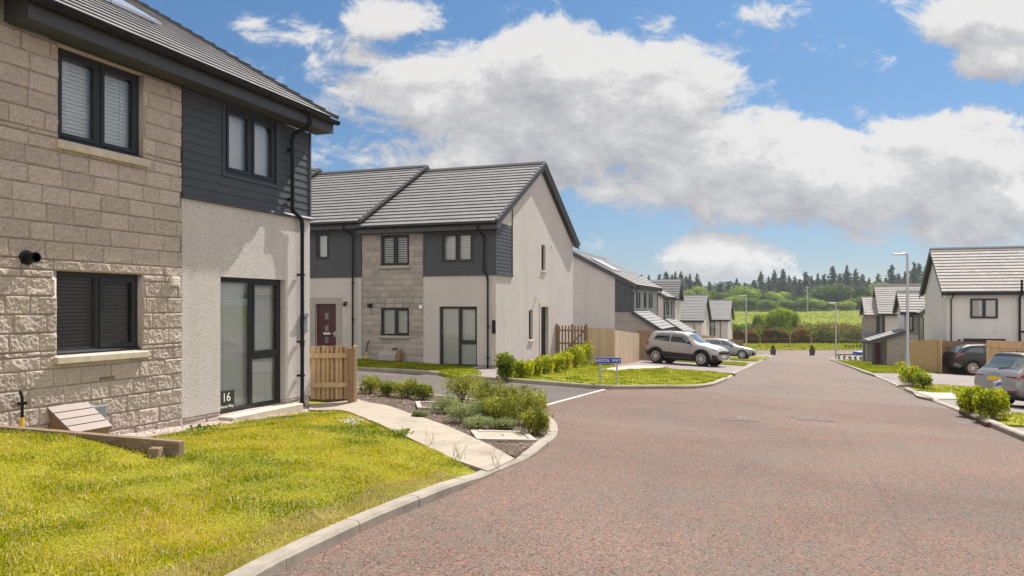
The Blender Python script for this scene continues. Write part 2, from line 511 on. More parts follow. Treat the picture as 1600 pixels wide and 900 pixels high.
    br.inputs['Scale'].default_value = 1.0; br.inputs['Brick Width'].default_value = 0.2; br.inputs['Row Height'].default_value = 0.1; br.inputs['Mortar Size'].default_value = 0.006
    n1 = noise_n(nt, co, 0.9, 6, 0.65)
    nt.links.new(mixc(nt, 0.6, br.outputs['Color'], ramp(nt, n1, [(0.3, (0.75, 0.74, 0.73)), (0.7, (1.15, 1.12, 1.1))]), 'MULTIPLY'), b.inputs['Base Color'])
    b.inputs['Roughness'].default_value = 0.9
    bump(nt, br.outputs['Fac'], b, 0.4, -0.006)
    M['paving'] = m
    # worn white paint: asphalt shows through
    m, nt, b, out = mat_new('worn_white_marking')
    co = tex_coord(nt, True)
    f = ramp(nt, noise_n(nt, co, 7, 7, 0.75), [(0.42, (0, 0, 0)), (0.58, (1, 1, 1))])
    nt.links.new(mixc(nt, f, (0.20, 0.168, 0.15), (0.125, 0.098, 0.083)), b.inputs['Base Color']); b.inputs['Roughness'].default_value = 0.95; b.inputs['Specular IOR Level'].default_value = 0.05; bump(nt, noise_n(nt, co, 60, 3), b, 0.9, 0.012)
    M['worn'] = m
    m, nt, b, out = mat_new('white_marking')
    co = tex_coord(nt, True)
    f = ramp(nt, noise_n(nt, co, 30, 6, 0.75), [(0.6, (0, 0, 0)), (0.75, (1, 1, 1))])
    nt.links.new(mixc(nt, f, (0.40, 0.375, 0.34), (0.2, 0.17, 0.155)), b.inputs['Base Color']); b.inputs['Roughness'].default_value = 0.8
    M['marking'] = m

    # --- soil, turf, field
    def soil(name, a, c2, c3, scale):
        m, nt, b, out = mat_new(name)
        co = tex_coord(nt, True)
        v = vor_n(nt, co, scale, out='Color'); sp = nt.nodes.new('ShaderNodeSeparateColor'); nt.links.new(v, sp.inputs[0])
        c = ramp(nt, sp.outputs['Red'], [(0, a), (0.6, c2), (1, c3)])
        nt.links.new(c, b.inputs['Base Color']); b.inputs['Roughness'].default_value = 0.95
        bump(nt, noise_n(nt, co, scale * 0.8, 5), b, 0.9, 0.03)
        return m
    M['mulch'] = soil('bark_mulch', (0.04, 0.025, 0.017), (0.095, 0.06, 0.04), (0.20, 0.135, 0.09), 42)
    M['chips'] = None

    def turf(name, stops, s1, s2):
        m, nt, b, out = mat_new(name)
        co = tex_coord(nt, True)
        f = math_n(nt, 'ADD', math_n(nt, 'MULTIPLY', noise_n(nt, co, s1, 6, 0.65, 0.5), 0.6), math_n(nt, 'MULTIPLY', noise_n(nt, co, s2, 4, 0.7), 0.4))
        nt.links.new(ramp(nt, f, stops), b.inputs['Base Color']); b.inputs['Roughness'].default_value = 0.95; b.inputs['Specular IOR Level'].default_value = 0.1
        bump(nt, noise_n(nt, co, s2, 4), b, 0.8, 0.02)
        return m
    M['turf'] = turf('turf_soil', [(0.3, (0.12, 0.135, 0.01)), (0.5, (0.22, 0.215, 0.014)), (0.7, (0.34, 0.28, 0.05))], 1.2, 40)
    M['field'] = turf('meadow', [(0.3, (0.085, 0.125, 0.010)), (0.5, (0.15, 0.185, 0.015)), (0.72, (0.19, 0.19, 0.03))], 0.03, 0.4)

    def blades(name, stops, patch_scale, trans=0.35, sat=None):
        m, nt, b, out = mat_new(name)
        geo = nt.nodes.new('ShaderNodeNewGeometry')
        pn = math_n(nt, 'ADD', math_n(nt, 'MULTIPLY', math_n(nt, 'SUBTRACT', noise_n(nt, geo.outputs['Position'], patch_scale, 5, 0.6, 0.4), 0.5), 2.1), 0.52)
        f = math_n(nt, 'ADD', math_n(nt, 'MULTIPLY', pn, 0.95), math_n(nt, 'MULTIPLY', math_n(nt, 'SUBTRACT', geo.outputs['Random Per Island'], 0.5), 0.42))
        c = ramp(nt, f, stops)
        nt.links.new(c, b.inputs['Base Color']); b.inputs['Roughness'].default_value = 0.65; b.inputs['Specular IOR Level'].default_value = 0.1
        tr = N(nt, 'ShaderNodeBsdfTranslucent'); nt.links.new(c, tr.inputs['Color'])
        mx = N(nt, 'ShaderNodeMixShader'); mx.inputs[0].default_value = trans
        nt.links.new(b.outputs[0], mx.inputs[1]); nt.links.new(tr.outputs[0], mx.inputs[2]); nt.links.new(mx.outputs[0], out.inputs['Surface'])
        return m
    M['grass'] = blades('lawn_blades', [(0.15, (0.085, 0.15, 0.002)), (0.42, (0.235, 0.265, 0.002)), (0.64, (0.43, 0.375, 0.004)), (0.92, (0.60, 0.46, 0.08))], 0.7, 0.6)
    M['grass_green'] = blades('green_lawn_blades', [(0.2, (0.12, 0.165, 0.006)), (0.5, (0.22, 0.255, 0.008)), (0.8, (0.34, 0.31, 0.03))], 0.8, 0.5)
    M['straw'] = blades('dry_stalk', [(0.2, (0.42, 0.33, 0.12)), (0.8, (0.62, 0.52, 0.24))], 2, 0.3)

    def leaf(name, a, b_, c_, trans=0.3, scale=3.0):
        return blades(name, [(0.2, a), (0.5, b_), (0.82, c_)], scale, trans)
    M['leaf_dark'] = leaf('dark_leaf', (0.018, 0.04, 0.008), (0.045, 0.085, 0.014), (0.10, 0.15, 0.025))
    M['leaf_mid'] = leaf('mid_leaf', (0.07, 0.115, 0.012), (0.15, 0.21, 0.022), (0.26, 0.31, 0.04), 0.45)
    M['leaf_lime'] = leaf('yellow_green_leaf', (0.17, 0.22, 0.006), (0.40, 0.42, 0.010), (0.62, 0.56, 0.025), 0.5)
    M['leaf_sage'] = leaf('sage_leaf', (0.14, 0.175, 0.06), (0.26, 0.30, 0.11), (0.40, 0.43, 0.19), 0.4)
    M['leaf_olive'] = leaf('olive_leaf', (0.10, 0.125, 0.016), (0.25, 0.275, 0.035), (0.44, 0.43, 0.075), 0.5)
    M['leaf_red'] = leaf('red_leaf', (0.22, 0.03, 0.015), (0.4, 0.07, 0.03), (0.5, 0.16, 0.06), 0.3)
    M['leaf_rust'] = leaf('rusty_leaf', (0.10, 0.075, 0.02), (0.20, 0.125, 0.035), (0.30, 0.19, 0.06), 0.35, 0.33)
    M['leaf_gorse'] = leaf('gorse_leaf', (0.05, 0.06, 0.016), (0.105, 0.115, 0.025), (0.19, 0.185, 0.045), 0.35, 0.33)
    M['leaf_wood'] = leaf('woodland_leaf', (0.075, 0.13, 0.013), (0.16, 0.245, 0.024), (0.27, 0.36, 0.04), 0.3, 0.33)
    M['leaf_wood_dark'] = leaf('dark_woodland_leaf', (0.04, 0.07, 0.012), (0.085, 0.135, 0.02), (0.15, 0.21, 0.03), 0.25, 0.33)
    M['leaf_wood_light'] = leaf('light_woodland_leaf', (0.13, 0.20, 0.02), (0.27, 0.36, 0.034), (0.40, 0.48, 0.06), 0.35, 0.33)
    M['needle'] = leaf('conifer_needle', (0.045, 0.07, 0.045), (0.085, 0.118, 0.076), (0.14, 0.17, 0.108), 0.35, 0.33)

    # --- cars
    def paint(name, c, metal, rough=0.3):
        m, nt, b, out = mat_new(name)
        fl = vor_n(nt, tex_coord(nt), 400, out='Color'); sp = nt.nodes.new('ShaderNodeSeparateColor'); nt.links.new(fl, sp.inputs[0])
        nt.links.new(ramp(nt, sp.outputs['Red'], [(0, tuple(q * 0.9 for q in c)), (1, tuple(q * 1.1 for q in c))]), b.inputs['Base Color'])
        b.inputs['Metallic'].default_value = metal; b.inputs['Roughness'].default_value = rough
        b.inputs['Coat Weight'].default_value = 0.8 if c[0] > 0.05 else 0.3; b.inputs['Coat Roughness'].default_value = 0.04
        return m
    M['paint_silver'] = paint('warm_silver_paint', (0.37, 0.352, 0.335), 0.35, 0.4)
    M['paint_grey'] = paint('blue_grey_paint', (0.25, 0.265, 0.275), 0.4, 0.35)
    M['paint_black'] = paint('black_blue_paint', (0.005, 0.007, 0.010), 0.1, 0.3)
    M['paint_solid_grey'] = paint('solid_grey_paint', (0.27, 0.275, 0.275), 0.15, 0.35)
    M['carglass'] = plain('car_glass', (0.014, 0.02, 0.022), 0.04, var=0.05, spec=0.9, coat=1.0)
    M['carglass_pale'] = plain('pale_car_glass', (0.10, 0.12, 0.12), 0.05, var=0.05, spec=0.9, coat=1.0)
    M['tyre'] = plain('tyre_rubber', (0.012, 0.012, 0.012), 0.8, var=0.2, scale=30)
    M['rim'] = plain('alloy_rim', (0.58, 0.57, 0.56), 0.4, 0.2, var=0.05)
    M['lamp_red'] = plain('red_lamp_lens', (0.28, 0.006, 0.01), 0.12, var=0.1, coat=1.0)
    M['lamp_clear'] = plain('clear_lamp_lens', (0.12, 0.125, 0.13), 0.1, 0.3, var=0.1, coat=1.0)
    M['plate_yellow'] = plain('yellow_number_plate', (0.75, 0.47, 0.02), 0.4, var=0.03)
    M['plate_white'] = plain('white_number_plate', (0.72, 0.72, 0.7), 0.4, var=0.03)
    M['iron'] = plain('drain_iron', (0.06, 0.052, 0.048), 0.6, 0.5, var=0.2)


make_materials()
# ------------------------------------------------------------------ camera, sun, sky
cam = bpy.data.cameras.new('camera'); camo = bpy.data.objects.new('camera', cam); col.objects.link(camo)
cam.sensor_width = 36; cam.lens = 36 * FPX / 1600; cam.shift_y = (HY - 450) / 1600
cam.clip_end = 6000; cam.clip_start = 0.05
camo.location = (0, 0, CAMH); camo.rotation_euler = (PI / 2, 0, 0)
scene.camera = camo
SUN_EL = math.radians(49); SUN_AZ = math.atan2(0.522, 0.853)
sdir = Vector((math.sin(SUN_AZ) * math.cos(SUN_EL), math.cos(SUN_AZ) * math.cos(SUN_EL), math.sin(SUN_EL)))
sl = bpy.data.lights.new('sun', 'SUN'); sl.energy = 5.0; sl.angle = math.radians(0.55); sl.color = (1.0, 0.95, 0.89)
so = bpy.data.objects.new('sun', sl); col.objects.link(so); so.rotation_euler = (-sdir).to_track_quat('-Z', 'Y').to_euler()
so.location = (20, 30, 60)
scene.view_settings.view_transform = 'Standard'; scene.view_settings.look = 'None'
EXPO = 0.74
scene.view_settings.exposure = EXPO; scene.view_settings.gamma = 1.0


def make_world():
    w = bpy.data.worlds.new('World'); scene.world = w; w.use_nodes = True
    nt = w.node_tree; bg = nt.nodes['Background']; bg.inputs['Strength'].default_value = 0.13
    sky = N(nt, 'ShaderNodeTexSky'); sky.sky_type = 'NISHITA'; sky.sun_disc = False
    sky.sun_elevation = SUN_EL; sky.sun_rotation = SUN_AZ; sky.altitude = 50; sky.air_density = 1.0; sky.dust_density = 0.6; sky.ozone_density = 2.0
    # ---- cloud density as a node group of a direction on the sky
    g = bpy.data.node_groups.new('cloud_density', 'ShaderNodeTree')
    g.interface.new_socket('UV', in_out='INPUT', socket_type='NodeSocketVector')
    g.interface.new_socket('Density', in_out='OUTPUT', socket_type='NodeSocketFloat')
    gi = g.nodes.new('NodeGroupInput'); go = g.nodes.new('NodeGroupOutput')
    blobs = [(700, 150, 230, 95, 0.9), (880, 115, 150, 95, 1.0), (1010, 135, 170, 95, 1.0), (880, 210, 330, 95, 1.0), (620, 225, 150, 60, 0.5),
             (560, 110, 110, 60, 0.55), (1130, 265, 290, 95, 1.0), (1350, 300, 260, 80, 1.0), (1500, 240, 210, 85, 1.0), (1230, 215, 100, 60, 0.8), (1560, 320, 190, 70, 0.9),
             (610, 28, 100, 48, 0.75), (450, 45, 85, 42, 0.7), (540, 70, 80, 40, 0.5), (1545, 30, 130, 60, 0.9), (1580, 95, 100, 50, 0.85), (1130, 402, 125, 42, 0.95), (1165, 28, 85, 30, 0.42),
             (1015, 35, 60, 40, 0.45), (1190, 80, 50, 20, 0.35), (560, 255, 170, 70, 0.55), (1480, 355, 190, 45, 0.7), (1360, 175, 60, 30, 0.45), (940, 385, 70, 18, 0.35), (1390, 170, 50, 22, 0.5)]
    acc = None
    for (px, py, rx, ry, s) in blobs:
        mp = N(g, 'ShaderNodeMapping'); mp.vector_type = 'TEXTURE'
        mp.inputs['Location'].default_value = ((px - CX) / FPX, (HY - py) / FPX, 0); mp.inputs['Scale'].default_value = (rx * 1.2 / FPX, ry * 1.2 / FPX, 1)
        g.links.new(gi.outputs[0], mp.inputs['Vector'])
        d = N(g, 'ShaderNodeVectorMath', operation='DOT_PRODUCT'); g.links.new(mp.outputs[0], d.inputs[0]); g.links.new(mp.outputs[0], d.inputs[1])
        v = math_n(g, 'MULTIPLY', math_n(g, 'SUBTRACT', 1.0, d.outputs['Value'], clamp=True), s)
        acc = v if acc is None else math_n(g, 'MAXIMUM', acc, v) if False else math_n(g, 'SMOOTH_MAX', acc, v, 0.25)
    mp = N(g, 'ShaderNodeMapping'); mp.inputs['Scale'].default_value = (1.0, 1.45, 1); mp.inputs['Location'].default_value = (3.1, 1.7, 0); g.links.new(gi.outputs[0], mp.inputs['Vector'])
    n1 = noise_n(g, mp.outputs[0], 5.0, 10, 0.56, 0.25)
    n2 = noise_n(g, mp.outputs[0], 15.0, 9, 0.68, 0.5)
    nz = math_n(g, 'ADD', math_n(g, 'MULTIPLY', math_n(g, 'SUBTRACT', n1, 0.5), 1.7), math_n(g, 'MULTIPLY', math_n(g, 'SUBTRACT', n2, 0.5), 1.35))
    dens = math_n(g, 'SUBTRACT', math_n(g, 'ADD', acc, nz), 0.34)
    g.links.new(dens, go.inputs[0])

    co = nt.nodes.new('ShaderNodeTexCoord').outputs['Generated']
    sp = nt.nodes.new('ShaderNodeSeparateXYZ'); nt.links.new(co, sp.inputs[0])
    yy = math_n(nt, 'MAXIMUM', math_n(nt, 'ABSOLUTE', sp.outputs['Y']), 0.12)
    u = math_n(nt, 'DIVIDE', sp.outputs['X'], yy); ww = math_n(nt, 'DIVIDE', sp.outputs['Z'], yy)
    cb = nt.nodes.new('ShaderNodeCombineXYZ'); nt.links.new(u, cb.inputs['X']); nt.links.new(ww, cb.inputs['Y'])

    def dens_at(dx, dy):
        a = N(nt, 'ShaderNodeVectorMath', operation='ADD'); nt.links.new(cb.outputs[0], a.inputs[0]); a.inputs[1].default_value = (dx, dy, 0)
        gn = nt.nodes.new('ShaderNodeGroup'); gn.node_tree = g; nt.links.new(a.outputs[0], gn.inputs[0])
        return gn.outputs[0]
    d0 = dens_at(0, 0); d1 = dens_at(0.012, 0.032); d2 = dens_at(0.02, 0.085)
    # unseen white cloud added behind and overhead for a bright, neutral ambient light
    back = math_n(nt, 'MULTIPLY', math_n(nt, 'SUBTRACT', 0.35, sp.outputs['Y'], clamp=True), 1.6)
    over = math_n(nt, 'MULTIPLY', math_n(nt, 'SUBTRACT', sp.outputs['Z'], 0.52, clamp=True), 1.6)
    bo = math_n(nt, 'MAXIMUM', back, over)
    d0b = math_n(nt, 'ADD', d0, bo)
    mr = N(nt, 'ShaderNodeMapRange', interpolation_type='SMOOTHSTEP'); nt.links.new(d0b, mr.inputs['Value'])
    mr.inputs['From Min'].default_value = -0.06; mr.inputs['From Max'].default_value = 0.30; mr.inputs['To Max'].default_value = 0.96
    # more cloud towards the sun above = a greyer underside; locally denser than its surroundings = a bright billow
    lit = math_n(nt, 'SUBTRACT', math_n(nt, 'MULTIPLY', d0, 0.75), math_n(nt, 'ADD', math_n(nt, 'MULTIPLY', d1, 0.85), math_n(nt, 'MULTIPLY', d2, 0.35)))
    lit = math_n(nt, 'ADD', math_n(nt, 'MULTIPLY', lit, 0.85), 0.86, clamp=True)
    lit = math_n(nt, 'MAXIMUM', lit, math_n(nt, 'MULTIPLY', bo, 2.0, clamp=True))
    lit = math_n(nt, 'SUBTRACT', lit, math_n(nt, 'MULTIPLY', math_n(nt, 'MULTIPLY', bo, 3.0, clamp=True), 0.16))
    cc = ramp(nt, lit, [(0.0, (0.34, 0.345, 0.385)), (0.4, (0.48, 0.475, 0.505)), (0.78, (0.68, 0.67, 0.67)), (1.0, (0.90, 0.88, 0.86))])
    cs = N(nt, 'ShaderNodeVectorMath', operation='SCALE'); nt.links.new(cc, cs.inputs[0])
    nt.links.new(math_n(nt, 'MULTIPLY', math_n(nt, 'ADD', math_n(nt, 'MULTIPLY', math_n(nt, 'MULTIPLY', bo, 2.5, clamp=True), 0.60), 1.0), 0.555 / 0.13), cs.inputs['Scale'])  # the added cloud is brightened to lift the ambient light
    tint = ramp(nt, ww, [(0.0, (0.20, 0.235, 0.32)), (0.12, (0.22, 0.295, 0.37)), (0.4, (0.22, 0.345, 0.43))])
    sk = mixc(nt, 1.0, sky.outputs[0], tint, 'MULTIPLY')
    final = mixc(nt, mr.outputs['Result'], sk, cs.outputs[0])
    nt.links.new(final, bg.inputs['Color'])
    w.cycles.sampling_method = 'MANUAL'; w.cycles.sample_map_resolution = 512


make_world()


# ------------------------------------------------------------------ sheets of ground
def resample(pts, step):
    """smooth curve through the points, evenly spaced"""
    P = [np.array(p, float) for p in pts]
    out = []
    for i in range(len(P) - 1):
        p0 = P[i - 1] if i > 0 else 2 * P[i] - P[i + 1]
        p1, p2 = P[i], P[i + 1]
        p3 = P[i + 2] if i + 2 < len(P) else 2 * P[i + 1] - P[i]
        for t in np.linspace(0, 1, 24, endpoint=False):
            out.append(0.5 * ((2 * p1) + (-p0 + p2) * t + (2 * p0 - 5 * p1 + 4 * p2 - p3) * t * t + (-p0 + 3 * p1 - 3 * p2 + p3) * t ** 3))
    out.append(P[-1]); out = np.array(out)
    s = np.concatenate([[0], np.cumsum(np.linalg.norm(np.diff(out, axis=0), axis=1))])
    m = max(2, int(round(s[-1] / step)) + 1)
    ss = np.linspace(0, s[-1], m)
    return np.stack([np.interp(ss, s, out[:, k]) for k in range(out.shape[1])], 1)


def sheet(name, pts, h, mat, grid=2.0, zf=None, skirt=0.0, kind='structure'):
    bm = bmesh.new()
    vs = [bm.verts.new((p[0], p[1], 0)) for p in pts]
    f = bm.faces.new(vs)
    if f.calc_area() and f.normal.z < 0: f.normal_flip()
    bmesh.ops.recalc_face_normals(bm, faces=bm.faces[:])
    xs = [p[0] for p in pts]; ys = [p[1] for p in pts]
    for ax, lo, hi in ((0, min(xs), max(xs)), (1, min(ys), max(ys))):
        g = grid
        while (hi - lo) / g > 160: g *= 1.5
        q = math.floor(lo / g) * g + g
        while q < hi:
            n = (1, 0, 0) if ax == 0 else (0, 1, 0)
            bmesh.ops.bisect_plane(bm, geom=bm.verts[:] + bm.edges[:] + bm.faces[:], plane_co=(q, q, 0), plane_no=n, dist=1e-5)
            q += g
    for e in (40.0, 72.0, 90.0, 118.0):
        if min(ys) < e < max(ys):
            bmesh.ops.bisect_plane(bm, geom=bm.verts[:] + bm.edges[:] + bm.faces[:], plane_co=(0, e, 0), plane_no=(0, 1, 0), dist=1e-5)
    bmesh.ops.triangulate(bm, faces=bm.faces[:])
    for v in bm.verts:
        hh = h(v.co.x, v.co.y) if callable(h) else h
        v.co.z = float(zg(v.co.x, v.co.y)) + hh + (zf(v.co.x, v.co.y) if zf else 0)
    for f in bm.faces:
        if f.normal.z < 0: f.normal_flip()
    bm.normal_update()
    for f in bm.faces:
        if f.normal.z < 0: f.normal_flip()
    if skirt:
        bd = [e for e in bm.edges if len(e.link_faces) == 1]
        r = bmesh.ops.extrude_edge_only(bm, edges=bd)
        for v in r['geom']:
            if isinstance(v, bmesh.types.BMVert): v.co.z -= skirt
    me = bpy.data.meshes.new(name); bm.to_mesh(me); bm.free()
    for p in me.polygons: p.use_smooth = False
    o = link(name, me, mat)
    o['kind'] = kind
    return o


def in_poly(P, pts):
    x, y = P[:, 0], P[:, 1]; ins = np.zeros(len(P), bool)
    n = len(pts)
    for i in range(n):
        x0, y0 = pts[i]; x1, y1 = pts[(i + 1) % n]
        c = ((y0 > y) != (y1 > y)) & (x < (x1 - x0) * (y - y0) / ((y1 - y0) if y1 != y0 else 1e-9) + x0)
        ins ^= c
    return ins


def kerb(name, pts, h=0.09, w=0.13, stone=0.914, mat='kerb', side=1, base=-0.15, hf=None):
    """row of kerb stones; pts run along the road face, side=+1: body lies to the left of travel"""
    R = resample(pts, 0.15)
    s = np.concatenate([[0], np.cumsum(np.linalg.norm(np.diff(R, axis=0), axis=1))])
    tot = s[-1]; n = max(1, int(round(tot / stone)))
    mb = MB()
    for i in range(n):
        a, b = tot * i / n + 0.004, tot * (i + 1) / n - 0.004
        k = 2 if stone > 1.5 else 4
        rings = []
        dz = random.uniform(-0.004, 0.004); dx = random.uniform(-0.004, 0.004)
        for q in np.linspace(a, b, k):
            p = np.array([np.interp(q, s, R[:, 0]), np.interp(q, s, R[:, 1])])
            p2 = np.array([np.interp(min(q + 0.1, tot), s, R[:, 0]), np.interp(min(q + 0.1, tot), s, R[:, 1])])
            p1 = np.array([np.interp(max(q - 0.1, 0), s, R[:, 0]), np.interp(max(q - 0.1, 0), s, R[:, 1])])
            t = p2 - p1; t /= np.linalg.norm(t) + 1e-9
            nn = np.array([-t[1], t[0]]) * side
            hh = (hf(p[0], p[1]) if hf else h) + dz
            z = float(zg(p[0], p[1]))
            pr = [(0 + dx, base), (0 + dx, hh - 0.025), (0.022 + dx, hh), (w, hh), (w, base)]
            rings.append([(p[0] + nn[0] * u, p[1] + nn[1] * u, z + v) for u, v in pr])
        m = len(rings[0]); vs = [q for g in rings for q in g]; fs = []
        for j in range(k - 1):
            for e in range(m):
                e2 = (e + 1) % m
                f = (j * m + e, (j + 1) * m + e, (j + 1) * m + e2, j * m + e2)
                fs.append(f if side > 0 else f[::-1])
        e0 = tuple(range(m)); e1 = tuple(range((k - 1) * m, k * m))
        fs += [e0 if side > 0 else e0[::-1], e1[::-1] if side > 0 else e1]
        mb.add(vs, fs)
    o = mb.build(name, M[mat]); o['kind'] = 'structure'
    bm = bmesh.new(); bm.from_mesh(o.data); bmesh.ops.recalc_face_normals(bm, faces=bm.faces[:]); bm.to_mesh(o.data); bm.free()
    return o


# --- bare terrain out to the horizon
def terrain():
    ys = np.concatenate([np.arange(-60, 130, 2.0), np.arange(130, 420, 5.0), np.array([440, 480, 560, 700, 1000, 1600, 3000, 5000])])
    xs = np.concatenate([np.array([-4000, -2000, -900, -450, -250]), np.arange(-160, -30, 8), np.arange(-30, 70, 2.0), np.arange(70, 330, 8), np.array([400, 600, 1000, 2000, 4500])])
    X, Y = np.meshgrid(xs, ys)
    Z = zg(X, Y)
    drop = 0.16 * (1 - smooth(92, 104, Y))
    Z = Z - drop + smooth(120, 160, Y) * (0.35 * np.sin(X * 0.05 + Y * 0.02) + 0.25 * np.sin(X * 0.021 - Y * 0.033))
    V = np.stack([X.ravel(), Y.ravel(), Z.ravel()], 1)
    nx, ny = len(xs), len(ys)
    i = np.arange(nx - 1)[None, :] + (np.arange(ny - 1) * nx)[:, None]
    Fq = np.stack([i, i + 1, i + nx + 1, i + nx], -1).reshape(-1, 4)
    cy = V[Fq[:, 0], 1]
    o = np_mesh('ground', V, Fq[cy < 96], M['paving'], shade=True); o['kind'] = 'structure'
    o = np_mesh('field', V, Fq[cy >= 96], M['field'], shade=True); o['kind'] = 'structure'


terrain()

# --- survey lines (road faces of the kerbs)
K_NEAR = [(-2.05, 2.0), (-1.78, 3.2), (-1.55, 4.1)] + [gp(*p) for p in ((433, 898), (507, 860), (590, 820), (677, 783), (737, 758), (783, 735), (830, 715), (863, 695))] + \
         [(0.66, 10.9), (0.70, 12.0), (0.60, 12.9), (0.28, 13.8), (-0.45, 14.75), (-2.0, 15.75), (-4.2, 16.75), (-6.6, 17.7), (-9.5, 18.8), (-16, 21.2)]
K_H2 = [(-18, 28.3), (-9.4, 25.0), (-6.9, 23.95)] + [gp(*p) for p in ((563, 579), (641, 582.5), (690, 587), (777, 595.5), (892, 604.6), (936, 607.6), (984, 608.2), (1040, 607.5))] + \
       [(5.2, 21.6), (6.15, 23.0), (7.1, 25.2), (8.2, 28.0), (9.5, 31.7), (12.2, 38.4), (15.5, 47.3), (19.3, 57.6), (22.6, 66.6), (26.2, 76.0), (29.2, 84.0), (31.2, 88.5)]
K_RIGHT = [(5.6, 4.0), (7.2, 8.5)] + [gp(*p) for p in ((1600, 690), (1540, 664), (1491, 641), (1431, 618), (1391, 599))] + [(17.6, 37.6), (21.0, 46.5), (25.0, 57.0), (29.3, 68.0), (33.0, 77.6), (35.5, 83.0)]
R_NEAR = [tuple(p) for p in resample(K_NEAR, 0.3)]
R_H2 = [tuple(p) for p in resample(K_H2, 0.5)]
R_RIGHT = [tuple(p) for p in resample(K_RIGHT, 0.6)]

# --- carriageway: one sheet for the main road, one for the greyer side road
GIVE = [gp(850, 634), gp(946, 607.5)]
road_poly = [(-8, -12), (14, -12), (9.0, 4.0)] + [(7.4, 8.5)] + R_RIGHT[int(len(R_RIGHT) * 0.06):] + [(38, 88.0), (60, 86.5), (60, 96.0), (30, 96.0), (28.5, 93)] + [(30, 86)]
left_edge = [p for p in R_H2 if p[1] < 87 and p[0] > 2.0]
road_poly += left_edge[::-1]
road_poly += [GIVE[1], GIVE[0]] + [(0.3, 13.7)] + [p for p in R_NEAR if p[1] < 13.6][::-1] + [(-3, 0)]
sheet('main_road', road_poly, 0.0, M['road'], grid=2.5)
side_poly = [(-18, 28.3)] + [p for p in R_H2 if p[0] < 2.2] + [GIVE[1], GIVE[0]] + [(0.3, 13.7)] + [p for p in R_NEAR if p[1] >= 13.7] + [(-18, 22)]
sheet('side_road', side_poly, 0.0, M['road_grey'], grid=2.5)


def strip(name, a, b, w, mat, h=0.006, n=10):
    a = np.array(a); b = np.array(b); d = b - a; d /= np.linalg.norm(d); nn = np.array([-d[1], d[0]]) * w / 2
    vs = []; fs = []
    for i, t in enumerate(np.linspace(0, 1, n)):
        p = a + (b - a) * t
        for q in (p - nn, p + nn): vs.append((q[0], q[1], float(zg(q[0], q[1])) + h))
        if i: fs.append((2 * i - 2, 2 * i - 1, 2 * i + 1, 2 * i))
    m = MB(); m.add(vs, [f[::-1] for f in fs])
    o = m.build(name, mat); o['kind'] = 'structure'
    return o


strip('give_way_line', gp(850, 634), gp(945, 608.5), 0.10, M['marking'])
strip('road_marking', gp(1128, 652), gp(1188, 656.5), 0.80, M['worn'])
strip('road_marking', gp(1240, 652.5), gp(1298, 656), 0.72, M['worn'])


def near_kerb_h(x, y):
    d = float(smooth(6.9, 8.0, y) * (1 - smooth(9.0, 9.9, y)))
    return 0.095 - 0.055 * d


kerb('kerb', K_NEAR, hf=near_kerb_h, side=1)
def h2_kerb_h(x, y):
    return 0.035 if -2.0 < x < -0.55 else 0.10
kerb('kerb', K_H2[:10] + K_H2[10:], hf=lambda x, y: 0.10 if y < 26.5 else 0.05, side=1, w=0.13)
kerb('kerb', K_RIGHT, hf=lambda x, y: 0.05 if 17.5 < y < 21.5 or 27.5 < y < 34 else 0.11, side=-1, w=0.14)

# --- wall line of the nearest house (local x along the front)
H1 = np.array([-3.69, 13.63]); U = np.array([UX, UY]); V_ = np.array([-UY, UX])
def h1(s, y): return tuple(H1 + U * s + V_ * y)

PATH_LO = [gp(*p, 0.075) for p in ((483, 631), (523, 636), (587, 662), (647, 690), (713, 715), (781, 734))]
PATH_HI = [gp(*p, 0.075) for p in ((482, 622), (560, 622), (582, 627), (700, 668), (753, 692), (822, 715))]
PATH_LO[-1] = (PATH_LO[-1][0] - 0.125, PATH_LO[-1][1] + 0.05); PATH_HI[-1] = (PATH_HI[-1][0] - 0.13, PATH_HI[-1][1] + 0.05)


def off_curve(pts, d):
    R = resample(pts, 0.3); out = []
    for i in range(len(R)):
        t = R[min(i + 1, len(R) - 1)] - R[max(i - 1, 0)]; t /= np.linalg.norm(t)
        out.append((R[i][0] - t[1] * d, R[i][1] + t[0] * d))
    return out


KIN = off_curve(K_NEAR, 0.128)


def near_dip(x, y):
    dw = -((x - H1[0]) * V_[0] + (y - H1[1]) * V_[1]); s = (x - H1[0]) * U[0] + (y - H1[1]) * U[1]
    return -0.13 * (1 - smooth(0.25, 1.7, np.abs(dw))) * (1 - smooth(0.2, 1.3, s))


def lawn_z(x, y):
    """the lawn banks up towards the wall on the near side of the sleeper"""
    x = np.asarray(x, float); y = np.asarray(y, float)
    line = 7.72 - 0.17 * (x + 3.43)
    near = 1 - smooth(-0.02, 0.10, y - line + 0.05)
    drop = 0.055 * smooth(6.7, 7.9, y) * (1 - smooth(9.2, 10.0, y)) * smooth(-1.1, -0.35, x)
    dw = -((x - H1[0]) * V_[0] + (y - H1[1]) * V_[1])          # distance out from the wall
    return 0.16 * (1 - smooth(-4.9, -3.1, x)) * smooth(4.2, 7.0, y) * near - 0.14 * (1 - smooth(0.25, 1.7, dw)) * (1 - near * (1 - smooth(-3.6, -3.2, x))) - drop


